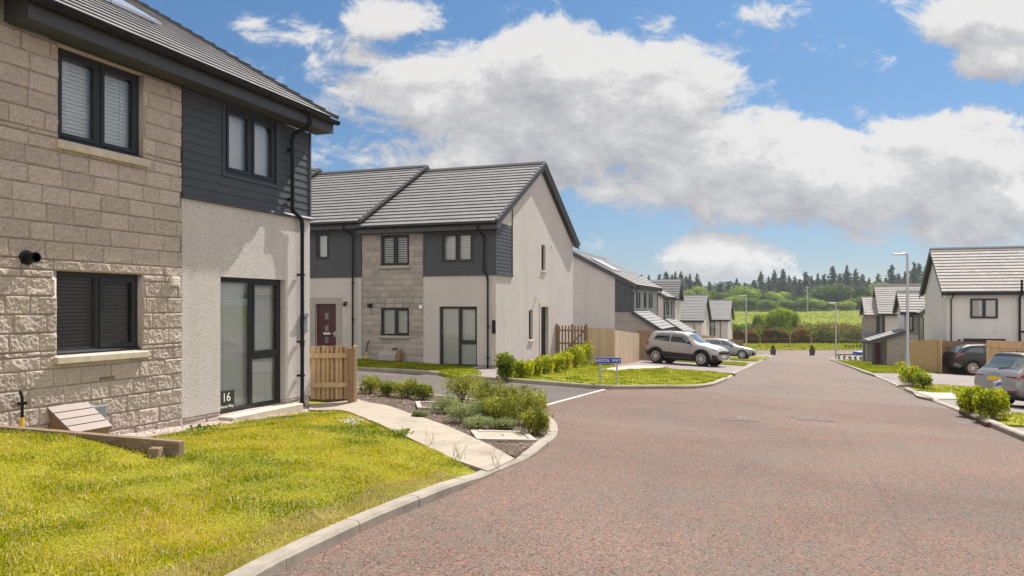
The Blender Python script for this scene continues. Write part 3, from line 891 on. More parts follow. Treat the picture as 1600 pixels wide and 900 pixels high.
pl0, pl1 = np.array(PATH_LO[0]), np.array(PATH_LO[-1])
LAWN1 = [h1(-0.25, -0.32), h1(-0.05, -0.9)] + PATH_LO[1:-1] + [(PATH_LO[-1][0] - 0.06, PATH_LO[-1][1] - 0.08)] + [p for p in KIN if p[1] < PATH_LO[-1][1] - 0.15][::-1] + [(-7.5, 2.0)] + [h1(-9.5, -0.12), h1(-2.6, -0.30)]
KERB_TOP = 0.088
sheet('lawn', LAWN1, KERB_TOP - 0.012, M['turf'], grid=0.3, zf=lambda x, y: float(lawn_z(x, y)), skirt=0.25)
# gravel margin along the wall
GRAV = [h1(-9.5, 0.05), h1(-9.5, -0.40), h1(-2.6, -0.42), h1(0.1, -0.45), h1(0.6, -0.2), h1(0.5, 0.05)]
sheet('gravel_margin', GRAV, -0.055, M['gravel'], grid=0.5, skirt=0.1)
# path
path_poly = PATH_LO + PATH_HI[::-1]
sheet('concrete_path', path_poly, lambda x, y: 0.098 - 0.055 * float(smooth(7.6, 8.4, 15.5 - y) if False else 0) - 0.05 * float(1 - smooth(8.4, 9.6, y)) + float(near_dip(x, y)), M['concrete'], grid=0.4, skirt=0.15)
# planting bed
bed_in = [p for p in KIN if p[1] > 8.95 and p[0] > -16]
BED = PATH_HI[1:-1] + [(PATH_HI[-1][0] + 0.0, PATH_HI[-1][1] + 0.01)] + [p for p in bed_in if p[1] > PATH_HI[-1][1] + 0.08 and p[0] > -6.8] + [(-6.4, 16.4), (-5.2, 15.0), h1(0.9, -0.1)]
sheet('planting_bed', BED, lambda x, y: 0.075 + float(near_dip(x, y)), M['mulch'], grid=0.4, skirt=0.2)
# back garden of the nearest house
sheet('yard', [h1(0.3, 0.0), h1(0.9, -0.1), (-5.2, 15.0), (-6.4, 16.6), (-12, 19.0), (-20, 18), (-16, 12)], -0.06, M['turf'], grid=2, skirt=0.2)

# --- far side of the side road: strip of lawn in front of the terrace, corner lawn, drives
H2 = np.array([-0.562, 26.3]); A2 = np.array([UY, -UX]); B2 = np.array([UX, UY])
def h2(s, y): return tuple(H2 + A2 * s + B2 * y)

KIN2 = off_curve(K_H2, 0.128)
base_left = [p for p in KIN2 if p[0] > -17.5 and p[1] < 87] + [(22, 92), (-30, 92), (-30, 30)]
sheet('paved_drive', base_left, 0.045, M['paving'], grid=2.5, skirt=0.2)
LAWN2 = [p for p in KIN2 if -17 < p[0] < -2.15] + [gp(716, 588.6, 0.1), gp(752, 582, 0.1), h2(-0.75, -0.42), h2(-5.2, -0.35), h2(-12, -0.5), (-17, 29.6)]
sheet('lawn', LAWN2, 0.09, M['turf'], grid=1.0, skirt=0.1)
LAWN3 = [p for p in KIN2 if p[0] > -0.35 and p[1] < 29.6] + [gp(1149, 584, 0.1), gp(1134, 582.5, 0.1), gp(1080, 578.5, 0.1), gp(1040, 575, 0.1), gp(990, 576.5, 0.1), gp(965, 579, 0.1), gp(885, 573.5, 0.1), gp(845, 582, 0.1), h2(0.75, 0.3), h2(0.45, -0.4)]
sheet('lawn', LAWN3, 0.10, M['turf'], grid=1.0, skirt=0.1)
LAWN3B = [gp(880, 571, 0.1), gp(905, 566, 0.1), gp(935, 564, 0.1), gp(962, 571.5, 0.1), gp(945, 575, 0.1), gp(905, 575, 0.1)]
sheet('lawn', LAWN3B, 0.10, M['turf'], grid=1.0, skirt=0.1)
SLABS = [gp(888, 574.5, 0.06), gp(905, 577, 0.06), gp(965, 580, 0.06), gp(990, 577, 0.06), gp(1030, 575, 0.06), gp(1040, 572, 0.06), gp(990, 571, 0.06), gp(960, 574, 0.06)]
sheet('slab_path', SLABS, 0.068, M['slab'], grid=1.0, skirt=0.05)
LAWN4 = [(8.6, 40.6), (11.9, 38.3), (13.5, 42.8), (9.9, 44.2)]
sheet('lawn', LAWN4, 0.09, M['turf'], grid=1.0, skirt=0.1)
LAWN5 = [(14.7, 50.6), (16.3, 50.0), (18.0, 54.5), (16.3, 55.2)]
sheet('lawn', LAWN5, 0.09, M['turf'], grid=1.0, skirt=0.1)
LAWN6 = [(17.5, 61.6), (20.4, 60.5), (24.4, 71.5), (28, 81), (24, 82), (20, 70)]
sheet('lawn', LAWN6, 0.09, M['turf'], grid=1.5, skirt=0.1)

# --- right of the road
KINR = off_curve(K_RIGHT, -0.138)
base_right = [p for p in KINR] + [(37, 86), (62, 86), (62, 4), (6.0, 3.9)]
sheet('paved_drive', base_right, 0.05, M['paving'], grid=2.5, skirt=0.2)
def kr(y0, y1, d=0.0):
    return [(p[0] + d, p[1]) for p in KINR if y0 < p[1] < y1]
LAWN7 = kr(36.5, 71.0) + [(33.5, 70.5), (34, 60), (28.0, 48.6), (24.2, 41.4), (20.0, 38.0)]
sheet('lawn', LAWN7, 0.095, M['turf'], grid=1.5, skirt=0.1)
LAWN8 = [gp(1424, 608, 0.1), gp(1455, 612, 0.1), gp(1488, 612, 0.1), gp(1510, 621, 0.1), gp(1530, 622, 0.1), gp(1530, 605, 0.1), gp(1480, 601, 0.1), gp(1440, 601, 0.1)]
sheet('lawn', LAWN8, 0.095, M['turf'], grid=1.0, skirt=0.1)
LAWN9 = [gp(1560, 662, 0.1), gp(1600, 664, 0.1), gp(1700, 668, 0.1), gp(1700, 646, 0.1), gp(1600, 645, 0.1), gp(1565, 646, 0.1)]
sheet('lawn', LAWN9, 0.095, M['turf'], grid=1.0, skirt=0.1)
sheet('slab_path', [gp(1432, 618, 0.07), gp(1455, 623, 0.07), gp(1497, 623.5, 0.07), gp(1486, 613, 0.07), gp(1425, 611, 0.07)], 0.075, M['slab'], grid=1.0, skirt=0.05)
sheet('soil_patch', [gp(1404, 602, 0.08), gp(1425, 610, 0.08), gp(1455, 611, 0.08), gp(1458, 603, 0.08), gp(1430, 599, 0.08)], 0.09, M['mulch'], grid=1.0, skirt=0.08)
sheet('soil_patch', [gp(1498, 641, 0.08), gp(1540, 661, 0.08), gp(1560, 662, 0.08), gp(1580, 652, 0.08), gp(1520, 638, 0.08)], 0.09, M['mulch'], grid=1.0, skirt=0.08)
sheet('planting_bed', [(34.6, 73.5), (35.2, 79.5), (47, 79.0), (47, 73)], 0.09, M['mulch'], grid=1.5, skirt=0.08)
# far end: mown verge beyond the turning head
VERGE = [(8, 97.5), (27, 96.3), (60, 96.3), (75, 97), (75, 112), (8, 112)]
sheet('verge', VERGE, 0.03, M['turf'], grid=3.0)
sheet('verge', [(20.5, 85.5), (30.0, 88.6), (27.8, 92.6), (24, 95.0), (8, 97), (8, 86)], 0.05, M['turf'], grid=3.0)


# ------------------------------------------------------------------ grass
def grass(name, polys, n, h0, h1_, mat, zoff, wfac=0.0010, zf=None, seed=1, lean=0.5, keep=None, kind='stuff', stems=False):
    r = np.random.default_rng(seed)
    allx = np.array([p[0] for q in polys for p in q]); ally = np.array([p[1] for q in polys for p in q])
    P = np.stack([r.uniform(allx.min(), allx.max(), n), r.uniform(ally.min(), ally.max(), n)], 1)
    ok = np.zeros(n, bool)
    for q in polys: ok |= in_poly(P, q)
    if keep is not None: ok &= keep(P, r)
    P = P[ok]; n = len(P)
    D = np.hypot(P[:, 0], P[:, 1])
    Z = zg(P[:, 0], P[:, 1]) + zoff
    if zf is not None: Z = Z + zf(P[:, 0], P[:, 1])
    clump = 0.75 + 0.5 * np.sin(P[:, 0] * 5.1 + 1.3 * np.sin(P[:, 1] * 3.3)) * np.sin(P[:, 1] * 4.3 + 1.1 * np.sin(P[:, 0] * 4.7))
    H = r.uniform(h0, h1_, n) * np.clip(clump, 0.45, 1.3)
    W = np.maximum(0.0028, wfac * D) * r.uniform(0.7, 1.3, n)
    a = r.uniform(0, 2 * PI, n); tilt = np.abs(r.normal(0, lean, n)); la = r.uniform(0, 2 * PI, n)
    base = np.stack([P[:, 0], P[:, 1], Z], 1)
    wv = np.stack([np.cos(a), np.sin(a), np.zeros(n)], 1) * W[:, None]
    ld = np.stack([np.cos(la), np.sin(la), np.zeros(n)], 1)
    mid = base + ld * (H * np.sin(tilt) * 0.35)[:, None] + np.array([0, 0, 1]) * (H * 0.55 * np.cos(tilt * 0.7))[:, None]
    tip = base + ld * (H * np.sin(tilt))[:, None] + np.array([0, 0, 1]) * (H * np.cos(tilt))[:, None]
    V = np.stack([base - wv, base + wv, mid + wv * 0.7, mid - wv * 0.7, tip], 1).reshape(-1, 3)
    i = np.arange(n)[:, None] * 5
    T = np.concatenate([i + np.array([[0, 1, 2]]), i + np.array([[0, 2, 3]]), i + np.array([[3, 2, 4]])], 0)
    o = np_mesh(name, V, T, mat)
    if kind: o['kind'] = kind
    return o


def near_keep(P, r):
    D = np.hypot(P[:, 0], P[:, 1])
    # only where the lens could see; thinner with distance
    return (r.uniform(0, 1, len(P)) < np.clip((5.5 / D) ** 1.6, 0.12, 1)) & (P[:, 1] > 2.6) & ((P[:, 0] / P[:, 1]) > -1.0)


L1g = [p for p in LAWN1]
grass('grass', [L1g], 950000, 0.012, 0.036, M['grass'], KERB_TOP - 0.014, 0.00050, lawn_z, 3, 0.8, near_keep)
grass('dry_grass', [L1g], 70000, 0.03, 0.085, M['straw'], KERB_TOP - 0.006, 0.00026, lawn_z, 4, 1.35, near_keep)
EDGE = [p for p in KIN if 2.5 < p[1] < PATH_LO[-1][1] - 0.15]
EDGE = EDGE + [(p[0] - 0.30 - 0.10 * math.sin(p[1] * 5), p[1] + 0.18) for p in EDGE][::-1]
grass('dry_grass', [EDGE], 60000, 0.015, 0.05, M['straw'], KERB_TOP - 0.01, 0.00040, lawn_z, 14, 1.1, None)
grass('grass', [LAWN2, LAWN3, LAWN3B], 150000, 0.03, 0.06, M['grass_green'], 0.09, 0.0008, None, 5, 0.5)
grass('grass', [LAWN7, LAWN8, LAWN9, LAWN4, LAWN5], 200000, 0.03, 0.07, M['grass_green'], 0.09, 0.0009, None, 6, 0.5)
grass('grass', [LAWN6, VERGE], 60000, 0.05, 0.12, M['grass_green'], 0.03, 0.0011, None, 8, 0.5)
# rank growth over the meadow
FIELD = [(-10, 118), (190, 118), (330, 345), (-20, 345)]
grass('meadow_grass', [FIELD], 90000, 0.08, 0.22, M['grass_green'], -0.05, 0.0016, lambda x, y: smooth(120, 160, y) * (0.35 * np.sin(x * 0.05 + y * 0.02) + 0.25 * np.sin(x * 0.021 - y * 0.033)), 9, 0.5)
# ------------------------------------------------------------------ house kit (local x along a front, y inwards, z up)
def vnoise(x, z, seed):
    xi = np.floor(x).astype(int); zi = np.floor(z).astype(int); fx = x - xi; fz = z - zi
    fx = fx * fx * (3 - 2 * fx); fz = fz * fz * (3 - 2 * fz)
    def h(a, b):
        n = (a * 374761393 + b * 668265263 + seed * 974634777) & 0x7fffffff
        n = ((n ^ (n >> 13)) * 1274126177) & 0x7fffffff
        return ((n ^ (n >> 16)) & 0xffff) / 65535.0
    return (h(xi, zi) * (1 - fx) + h(xi + 1, zi) * fx) * (1 - fz) + (h(xi, zi + 1) * (1 - fx) + h(xi + 1, zi + 1) * fx) * fz


def fbm(x, z, seed, octs=4):
    s = 0; a = 0.5
    for i in range(octs):
        s = s + a * vnoise(x, z, seed + i * 17); x = x * 2.07; z = z * 2.07; a *= 0.55
    return s


def sub_iv(iv, cuts):
    out = [iv]
    for c0, c1 in cuts:
        nx = []
        for a, b in out:
            if c1 <= a or c0 >= b: nx.append((a, b)); continue
            if c0 > a: nx.append((a, c0))
            if c1 < b: nx.append((c1, b))
        out = nx
    return out


def wall_holes(mb, x0, x1, z0, z1, y0, y1, holes=()):
    """wall slab with openings, cut into boxes"""
    zs = sorted({z0, z1} | {min(max(h[1], z0), z1) for h in holes} | {min(max(h[3], z0), z1) for h in holes})
    for a, b in zip(zs[:-1], zs[1:]):
        if b - a < 1e-4: continue
        m = (a + b) / 2
        cuts = [(h[0], h[2]) for h in holes if h[1] < m < h[3]]
        for p, q in sub_iv((x0, x1), cuts):
            if q - p > 1e-4: mb.box(p, q, y0, y1, a, b)
    return mb


def stone_face(x0, x1, z0, z1, holes, res, amp, seed, course=0.215, top=None):
    """split-faced blocks, each its own relief; returns arrays"""
    r = random.Random(seed); V = []; Fq = []; o = 0
    nz = int(math.ceil((z1 - z0) / course))
    for c in range(nz):
        a = z0 + c * course; b = min(z1, a + course)
        x = x0 - r.uniform(0, 0.4); blocks = []
        while x < x1:
            w = r.choice([0.44, 0.44, 0.40, 0.36, 0.29]); blocks.append((max(x, x0), min(x + w, x1))); x += w
        zs = sorted({a, b} | {h[1] for h in holes if a < h[1] < b} | {h[3] for h in holes if a < h[3] < b})
        for za, zb in zip(zs[:-1], zs[1:]):
            if zb - za < 0.025: continue
            m = (za + zb) / 2
            cuts = [(h[0], h[2]) for h in holes if h[1] < m < h[3]]
            for p, q in blocks:
                for p2, q2 in sub_iv((p, q), cuts):
                    if q2 - p2 < 0.05: continue
                    g = 0.0035
                    nx_ = max(3, int((q2 - p2) / res)); nz_ = max(3, int((zb - za) / res))
                    xs = np.linspace(p2 + g, q2 - g, nx_); zz = np.linspace(za + g, zb - g, nz_)
                    X, Z = np.meshgrid(xs, zz)
                    e = np.minimum(np.minimum(X - xs[0], xs[-1] - X), np.minimum(Z - zz[0], zz[-1] - Z))
                    fall = np.clip(e / 0.011, 0, 1) ** 0.6
                    k = r.randrange(9999)
                    tx, tz = r.uniform(-1, 1) * 0.03, r.uniform(-1, 1) * 0.04
                    rel = fbm(X * 9 + k, Z * 9 + k * 0.7, k, 5)
                    ridge = np.abs(fbm(X * 5 + k * 1.3, Z * 5, k + 5, 4) - 0.5)
                    fine = fbm(X * 42 + k, Z * 42 - k, k + 11, 4)
                    hgt = fall * (0.009 + amp * (rel - 0.3) * 0.75 + amp * 0.45 * ridge + amp * 0.75 * (fine - 0.35) + tx * (X - X.mean()) + tz * (Z - Z.mean()))
                    Y = np.where(e <= 1e-6, 0.001, -np.maximum(hgt, 0.0))
                    V.append(np.stack([X.ravel(), Y.ravel(), Z.ravel()], 1))
                    i = np.arange(nx_ - 1)[None, :] + (np.arange(nz_ - 1) * nx_)[:, None] + o
                    Fq.append(np.stack([i, i + 1, i + nx_ + 1, i + nx_], -1).reshape(-1, 4)); o += nx_ * nz_
    return np.concatenate(V), np.concatenate(Fq)


def roof_slope(mb, x0, x1, ye, ze, yr, zr, gauge=0.345, tile=0.33, lift=0.038, seed=1, along='x', joint=True, stagger=True, riser=0.016):
    """courses of interlocking tiles from the eave (ye,ze) to the ridge (yr,zr); along: axis the courses run on"""
    r = random.Random(seed)
    L = math.hypot(yr - ye, zr - ze); n = max(2, int(round(L / gauge)))
    nrm = np.array([-(zr - ze), (yr - ye)]) / L
    if nrm[1] < 0: nrm = -nrm
    def P(x, t, up):
        y = ye + (yr - ye) * t + nrm[0] * up; z = ze + (zr - ze) * t + nrm[1] * up
        return (x, y, z) if along == 'x' else (y, x, z)
    # underlay
    vs = [P(x0, 0, -0.02), P(x1, 0, -0.02), P(x1, 1, -0.02), P(x0, 1, -0.02), P(x0, 0, -0.07), P(x1, 0, -0.07), P(x1, 1, -0.07), P(x0, 1, -0.07)]
    mb.add(vs, [(0, 1, 2, 3), (4, 7, 6, 5), (0, 4, 5, 1), (1, 5, 6, 2), (2, 6, 7, 3), (3, 7, 4, 0)])
    for c in range(n):
        t0, t1 = c / n, (c + 1) / n
        xs = [x0]
        if joint:
            x = x0 + (tile * 0.5 if (c % 2 and stagger) else tile)
            while x < x1 - 0.05: xs.append(x); x += tile
        xs.append(x1)
        for a, b in zip(xs[:-1], xs[1:]):
            g = 0.003 if joint else 0
            u = lift + r.uniform(-0.0015, 0.0015)
            dt = 0.07 / L; ri = riser
            tb = min(t0 + dt, 1)
            vs = [P(a + g, t0, u), P(b - g, t0, u), P(b - g, t1, 0.004), P(a + g, t1, 0.004), P(a + g, t0, u - ri), P(b - g, t0, u - ri), P(b - g, tb, u - ri - 0.002), P(a + g, tb, u - ri - 0.002), P(a + g, tb, -0.02), P(b - g, tb, -0.02)]
            mb.add(vs, [(0, 1, 2, 3), (4, 5, 1, 0), (7, 6, 5, 4), (8, 9, 6, 7), (4, 0, 3, 7), (1, 5, 6, 2)])
    return mb


def verge(mb, x0, x1, ye, ze, yr, zr, gauge=0.33, along='x', h=0.07):
    """stepped dry-verge caps up a gable edge"""
    L = math.hypot(yr - ye, zr - ze); n = max(2, int(round(L / gauge)))
    s = 1 if yr > ye else -1
    nrm = Vector((0, -(zr - ze) * s, abs(yr - ye))).normalized()
    for c in range(n):
        t0, t1 = c / n, (c + 1.02) / n
        p0 = Vector(((x0 + x1) / 2, ye + (yr - ye) * t0, ze + (zr - ze) * t0)) + nrm * 0.045
        p1 = Vector(((x0 + x1) / 2, ye + (yr - ye) * t1, ze + (zr - ze) * t1)) + nrm * 0.02
        d = (p1 - p0)
        c0 = (p0 + p1) / 2; ax = (Vector((1, 0, 0)), d, Vector((1, 0, 0)).cross(d))
        hf = ((x1 - x0) / 2, d.length / 2, h / 2)
        if along != 'x':
            c0 = Vector((c0.y, c0.x, c0.z)); ax = tuple(Vector((a.y, a.x, a.z)) for a in ax)
        mb.obox(c0, ax, hf)


def window(parent, w, h, cells, loc, rot=0.0, blind=None, slat=0.05, angle=65, sill=None, name='window', frame='frame', depth=0.07, room=True, sub=True, bar=0.055, interior_mat='dark', slat_drop=1.0, sill_mat='cast'):
    """cells: (x0,z0,x1,z1,opens) fractions. Window frame mesh with pane, blind and sill below it. y=0 is the outer face of the frame"""
    f = MB(); b = bar
    f.box(0, w, 0, depth, 0, b); f.box(0, w, 0, depth, h - b, h); f.box(0, b, 0, depth, b, h - b); f.box(w - b, w, 0, depth, b, h - b)
    xs = sorted({c[0] for c in cells} | {c[2] for c in cells})
    g = MB()
    for (x0, z0, x1, z1, op) in cells:
        a0, a1 = max(x0 * w, b), min(x1 * w, w - b); c0, c1 = max(z0 * h, b), min(z1 * h, h - b)
        # mullion / transom halves
        if x0 > 0: f.box(a0 - 0.03, a0 + 0.03, 0.004, depth - 0.004, c0, c1); a0 += 0.03
        if x1 < 1: a1 -= 0.03
        if z0 > 0: f.box(a0, a1, 0.006, depth - 0.006, c0 - 0.035, c0 + 0.035); c0 += 0.035
        if z1 < 1: c1 -= 0.035
        s = 0.05 if op else 0.018
        y0 = -0.012 if op else 0.012
        f.box(a0, a1, y0, depth - 0.02, c0, c0 + s); f.box(a0, a1, y0, depth - 0.02, c1 - s, c1)
        f.box(a0, a0 + s, y0, depth - 0.02, c0 + s, c1 - s); f.box(a1 - s, a1, y0, depth - 0.02, c0 + s, c1 - s)
        g.add([(a0 + s - 0.003, 0.025, c0 + s - 0.003), (a1 - s + 0.003, 0.025, c0 + s - 0.003), (a1 - s + 0.003, 0.025, c1 - s + 0.003), (a0 + s - 0.003, 0.025, c1 - s + 0.003)], [(0, 1, 2, 3)])
    o = f.build(name, M[frame], parent, loc=loc, rot=rot, bevel=0.004 if sub == 2 else 0)
    g.build('pane', M['glass'], o)
    if blind:
        s = MB(); z = h - b - 0.02; ang = math.radians(angle); sw = slat * 0.62
        zl = h - (h - b) * slat_drop
        while z > max(b + 0.02, zl):
            dy, dz = math.cos(ang) * sw, math.sin(ang) * sw
            s.add([(b + 0.01, depth + 0.05 - dy, z - dz), (w - b - 0.01, depth + 0.05 - dy, z - dz), (w - b - 0.01, depth + 0.05 + dy, z + dz), (b + 0.01, depth + 0.05 + dy, z + dz)], [(0, 1, 2, 3)])
            z -= slat
        for t in (0.18, 0.5, 0.82):
            s.box(w * t - 0.003, w * t + 0.003, depth + 0.05 - sw - 0.004, depth + 0.05 - sw, max(b, zl), h - b)
        s.build('blind', M[blind], o)
    if room:
        k = MB(); d1 = depth + 0.6
        k.add([(0, depth, 0), (w, depth, 0), (w, depth, h), (0, depth, h), (0, d1, 0), (w, d1, 0), (w, d1, h), (0, d1, h)],
              [(4, 5, 6, 7), (0, 1, 5, 4), (3, 7, 6, 2), (0, 4, 7, 3), (1, 2, 6, 5)])
        k.build('window_recess', M[interior_mat], o)
    if sill:
        ext, proj, th = sill
        q = MB(); q.prism([(-proj - depth * 0 - 0.0, -th), (0.10, -th), (0.10, 0.0), (-proj, -0.018)], 'x', -ext, w + ext)
        q.build('sill', M[sill_mat], o, bevel=0.008)
        q = MB(); q.prism([(-0.055, 0.004), (0.02, 0.004), (0.02, 0.05), (-0.055, 0.022)], 'x', -0.012, w + 0.012)
        q.build('drip_sill', M[frame], o)
    return o


TWO = [(0, 0, 0.5, 1, False), (0.5, 0, 1, 1, True)]
TWO_OPEN = [(0, 0, 0.5, 1, True), (0.5, 0, 1, 1, True)]
ONE = [(0, 0, 1, 1, True)]
FRENCH = [(0, 0, 0.52, 1, False), (0.52, 0.40, 1, 1, True), (0.52, 0, 1, 0.40, False)]


def boards(mb, x0, x1, z0, z1, holes, y=0.0, exp=0.13, axis='x'):
    n = int(round((z1 - z0) / exp)); e = (z1 - z0) / n
    for c in range(n):
        a = z0 + c * e; b = a + e
        zs = sorted({a, b} | {h[1] for h in holes if a < h[1] < b} | {h[3] for h in holes if a < h[3] < b})
        for za, zb in zip(zs[:-1], zs[1:]):
            m = (za + zb) / 2
            cuts = [(h[0], h[2]) for h in holes if h[1] < m < h[3]]
            for p, q in sub_iv((x0, x1), cuts):
                f0, f1 = (za - a) / e, (zb - a) / e
                ya, yb = -0.019 + 0.011 * f0, -0.019 + 0.011 * f1
                poly = [(y + ya, za), (y + 0.012, za), (y + 0.012, zb), (y + yb, zb)]
                if axis == 'x': mb.prism(poly, 'x', p, q)
                else: mb.prism([(-(u) + 0, v) for u, v in poly], 'y', p, q)   # face on +x side
    return mb


def gutter(parent, x0, x1, y, z, mat='black', r=0.062, axis='x', brackets=True):
    g = MB(); n = 8
    pr = [(r * math.cos(PI + PI * k / n), r * math.sin(PI + PI * k / n)) for k in range(n + 1)] + [(r * 0.86 * math.cos(2 * PI - PI * k / n), r * 0.86 * math.sin(2 * PI - PI * k / n)) for k in range(n + 1)]
    g.prism([(y + a, z + b) for a, b in pr], axis, x0, x1)
    for e in (x0, x1):
        g.prism([(y + r * math.cos(PI + PI * k / n), z + r * math.sin(PI + PI * k / n)) for k in range(n + 1)], axis, e - 0.004, e + 0.004)
    if brackets:
        x = x0 + 0.3
        while x < x1:
            q = r * 1.12
            g.prism([(y + q * math.cos(PI + PI * k / n), z + q * math.sin(PI + PI * k / n)) for k in range(n + 1)] + [(y + q * 0.8 * math.cos(2 * PI - PI * k / n), z + q * 0.8 * math.sin(2 * PI - PI * k / n)) for k in range(n + 1)], axis, x, x + 0.05)
            x += 0.92
    return g.build('gutter', M[mat], parent, shade=False)


def downpipe(parent, pts, clips=(), r=0.034, mat='black'):
    g = MB(); g.tube(pts, r, 10)
    for (x, y, z) in clips:
        g.box(x - 0.055, x + 0.055, y - 0.02, y + 0.075, z - 0.018, z + 0.018)
    for i, p in enumerate(pts[1:-1]):
        q = Vector(p); d = (Vector(pts[i + 2]) - q).normalized()
        g.tube([q - d * 0.01, q + d * 0.07], r * 1.2, 10)
    return g.build('downpipe', M[mat], parent, shade=True)


def two_storey_front(root, near, xl, dark_lower=False):
    """front of the stone/render/boarding house type; xl: left end of the stone bay"""
    det = near
    lw = (-5.04, 1.06, -3.78, 2.07); uw = (-5.02, 3.64, -3.76, 4.76)
    if not near:
        lw = (-4.62, 1.02, -3.42, 2.05); uw = (-4.62, 3.62, -3.42, 4.76)
    sx = -3.08 if near else -2.83
    fd = (-2.30, -0.03, -0.72, 2.10); cw = (-2.22, 3.70, -0.97, 4.75)
    if not near: fd = (-2.20, -0.05, -0.72, 2.1); cw = (-2.08, 3.68, -0.86, 4.75)
    # stone bay
    b = MB(); wall_holes(b, xl, sx, -0.6, 4.79, 0.0, 0.30, (lw, uw)); 
    V, Fq = stone_face(xl, sx, -0.6 + (0.0), 4.79, (lw, uw), 0.0085 if near else 0.04, 0.030 if near else 0.018, 5 if near else 9)
    bv = np.array(b.v); bf = np.array(b.f)
    o = np_mesh('stone_wall', np.concatenate([V, bv]), np.concatenate([Fq, bf + len(V)]), M['stone' if near else 'stone_shaded'], root)
    # render below, stone base course
    r = MB(); wall_holes(r, sx, 0, 0.035, 3.2, -0.012, 0.30, (fd,)); r.build('rendered_wall', M['render'], root)
    bs = MB()
    V, Fq = stone_face(sx, 0, -0.60, 0.03, ((fd[0], -0.03, fd[2], 0.2),), 0.02 if near else 0.05, 0.012, 21)
    wall_holes(bs, sx, 0, -0.6, 0.03, 0.004, 0.3, ((fd[0], -0.03, fd[2], 0.2),))
    np_mesh('stone_plinth', np.concatenate([V, np.array(bs.v)]), np.concatenate([Fq, np.array(bs.f) + len(V)]), M['stone' if near else 'stone_shaded'], root)
    # boarding
    c = MB(); wall_holes(c, sx, 0, 3.2, 4.79, 0.012, 0.3, (cw,)); boards(c, sx + 0.03, -0.03, 3.26, 4.79, (cw,))
    c.box(sx, sx + 0.03, -0.03, 0.012, 3.26, 4.79); c.box(-0.03, 0.02, -0.03, 0.012, 3.26, 4.79)
    c.build('boarded_wall', M['clad'], root)
    l = MB(); l.prism([(-0.055, 3.2), (0.01, 3.2), (0.01, 3.262), (-0.03, 3.262), (-0.055, 3.235)], 'x', sx - 0.01, 0.055); l.build('ledge', M['fascia'], root)
    # windows
    S = 2 if near else True
    window(root, lw[2] - lw[0], lw[3] - lw[1], TWO, (lw[0], 0.075, lw[1]), blind='blind_grey' if near else 'blind', slat=0.045 if near else 0.085, angle=38 if near else 45, sill=(0.05, 0.16, 0.10), sub=S, sill_mat='cast' if near else 'cast_grey')
    window(root, uw[2] - uw[0], uw[3] - uw[1], TWO_OPEN, (uw[0], 0.075, uw[1]), blind='blind', slat=0.05 if near else 0.085, angle=66 if near else 30, sill=(0.05, 0.15, 0.12), sub=S, sill_mat='cast' if near else 'cast_grey', interior_mat='room' if near else 'dark')
    window(root, fd[2] - fd[0], fd[3] - fd[1], FRENCH, (fd[0], 0.085, fd[1]), blind='blind', slat=0.042 if near else 0.085, angle=50 if near else 48, sub=S, name='tall_window', interior_mat='room' if near else 'dark')
    window(root, cw[2] - cw[0], cw[3] - cw[1], TWO_OPEN, (cw[0], -0.005, cw[1]), blind='blind', slat=0.05 if near else 0.085, angle=70 if near else 50, sub=S, interior_mat='room' if near else 'dark')
    tr = MB()
    for (a, b2, z0, z1) in ((cw[0] - 0.045, cw[0], cw[1] - 0.05, cw[3]), (cw[2], cw[2] + 0.045, cw[1] - 0.05, cw[3]), (cw[0], cw[2], cw[1] - 0.05, cw[1])):
        tr.box(a, b2, -0.032, 0.012, z0, z1)
    tr.build('window_trim', M['fascia'], root)
    # step under the tall window
    st = MB(); st.box(fd[0] - 0.02, fd[2] + 0.18, -0.26, 0.08, -0.17, -0.045); st.build('doorstep', M['cast' if near else 'cast_grey'], root, bevel=0.012)
    return lw, uw, fd, cw


def eave(root, x0, x1, z=4.79, over=0.38, h=0.19, ret=True, end0=True):
    f = MB()
    f.box(x0, x1, -over, -over + 0.022, z, z + h)                       # fascia
    f.box(x0, x1, -over + 0.022, 0.0, z + 0.012, z + 0.03)             # soffit
    if ret: f.prism([(-over + 0.03, z + 0.03), (0.0, z + 0.03), (0.0, z + h + 0.2), (-over + 0.03, z + h)], 'x', x1 - 0.02, x1 - 0.002)
    if end0: f.prism([(-over + 0.03, z + 0.03), (0.0, z + 0.03), (0.0, z + h + 0.2), (-over + 0.03, z + h)], 'x', x0 + 0.002, x0 + 0.02)
    f.build('fascia', M['fascia'], root)


# ================================================================== nearest house, left
t = thing('house', 'nearest house on the left, sandy stone and pale render, 16 in its tall window', 'house', (H1[0], H1[1], 0), ROT_ROAD)
house1 = t
XL = -9.6
lw, uw, fd, cw = two_storey_front(t, True, XL)
# stone gable to the left of the eave
sg = MB(); sg.prism([(-5.62, 4.79), (-5.62, 5.02), (-8.3, 6.9), (-11.0, 5.02), (-11.0, 4.79)], 'y', 0.0, 0.3); sg.build('stone_gable', M['stone_far'], t)
sr = MB()
sr.prism([(-5.50, 5.0), (-8.3, 6.98), (-8.3, 7.10), (-5.40, 5.05)], 'y', 0.02, 4.2); sr.prism([(-11.1, 5.0), (-8.3, 6.98), (-8.3, 7.10), (-11.2, 5.05)], 'y', 0.02, 4.2)
sr.build('gable_roof', M['tile'], t)
wl = MB(); wl.prism([(0.30, -0.6), (10.0, -0.6), (10.0, 4.79), (5.15, 7.80), (0.30, 5.02)], 'x', -0.3, 0.0); wl.build('gable_wall', M['render'], t)
wl = MB(); wl.prism([(0.30, -0.6), (10.0, -0.6), (10.0, 4.79), (5.15, 7.80), (0.30, 5.02)], 'x', -12.6, -12.3); wl.box(-12.3, -0.3, 9.7, 10.0, -0.6, 4.79); wl.box(-12.3, XL, 0.0, 0.3, -0.6, 4.79); wl.build('rendered_wall', M['render'], t)
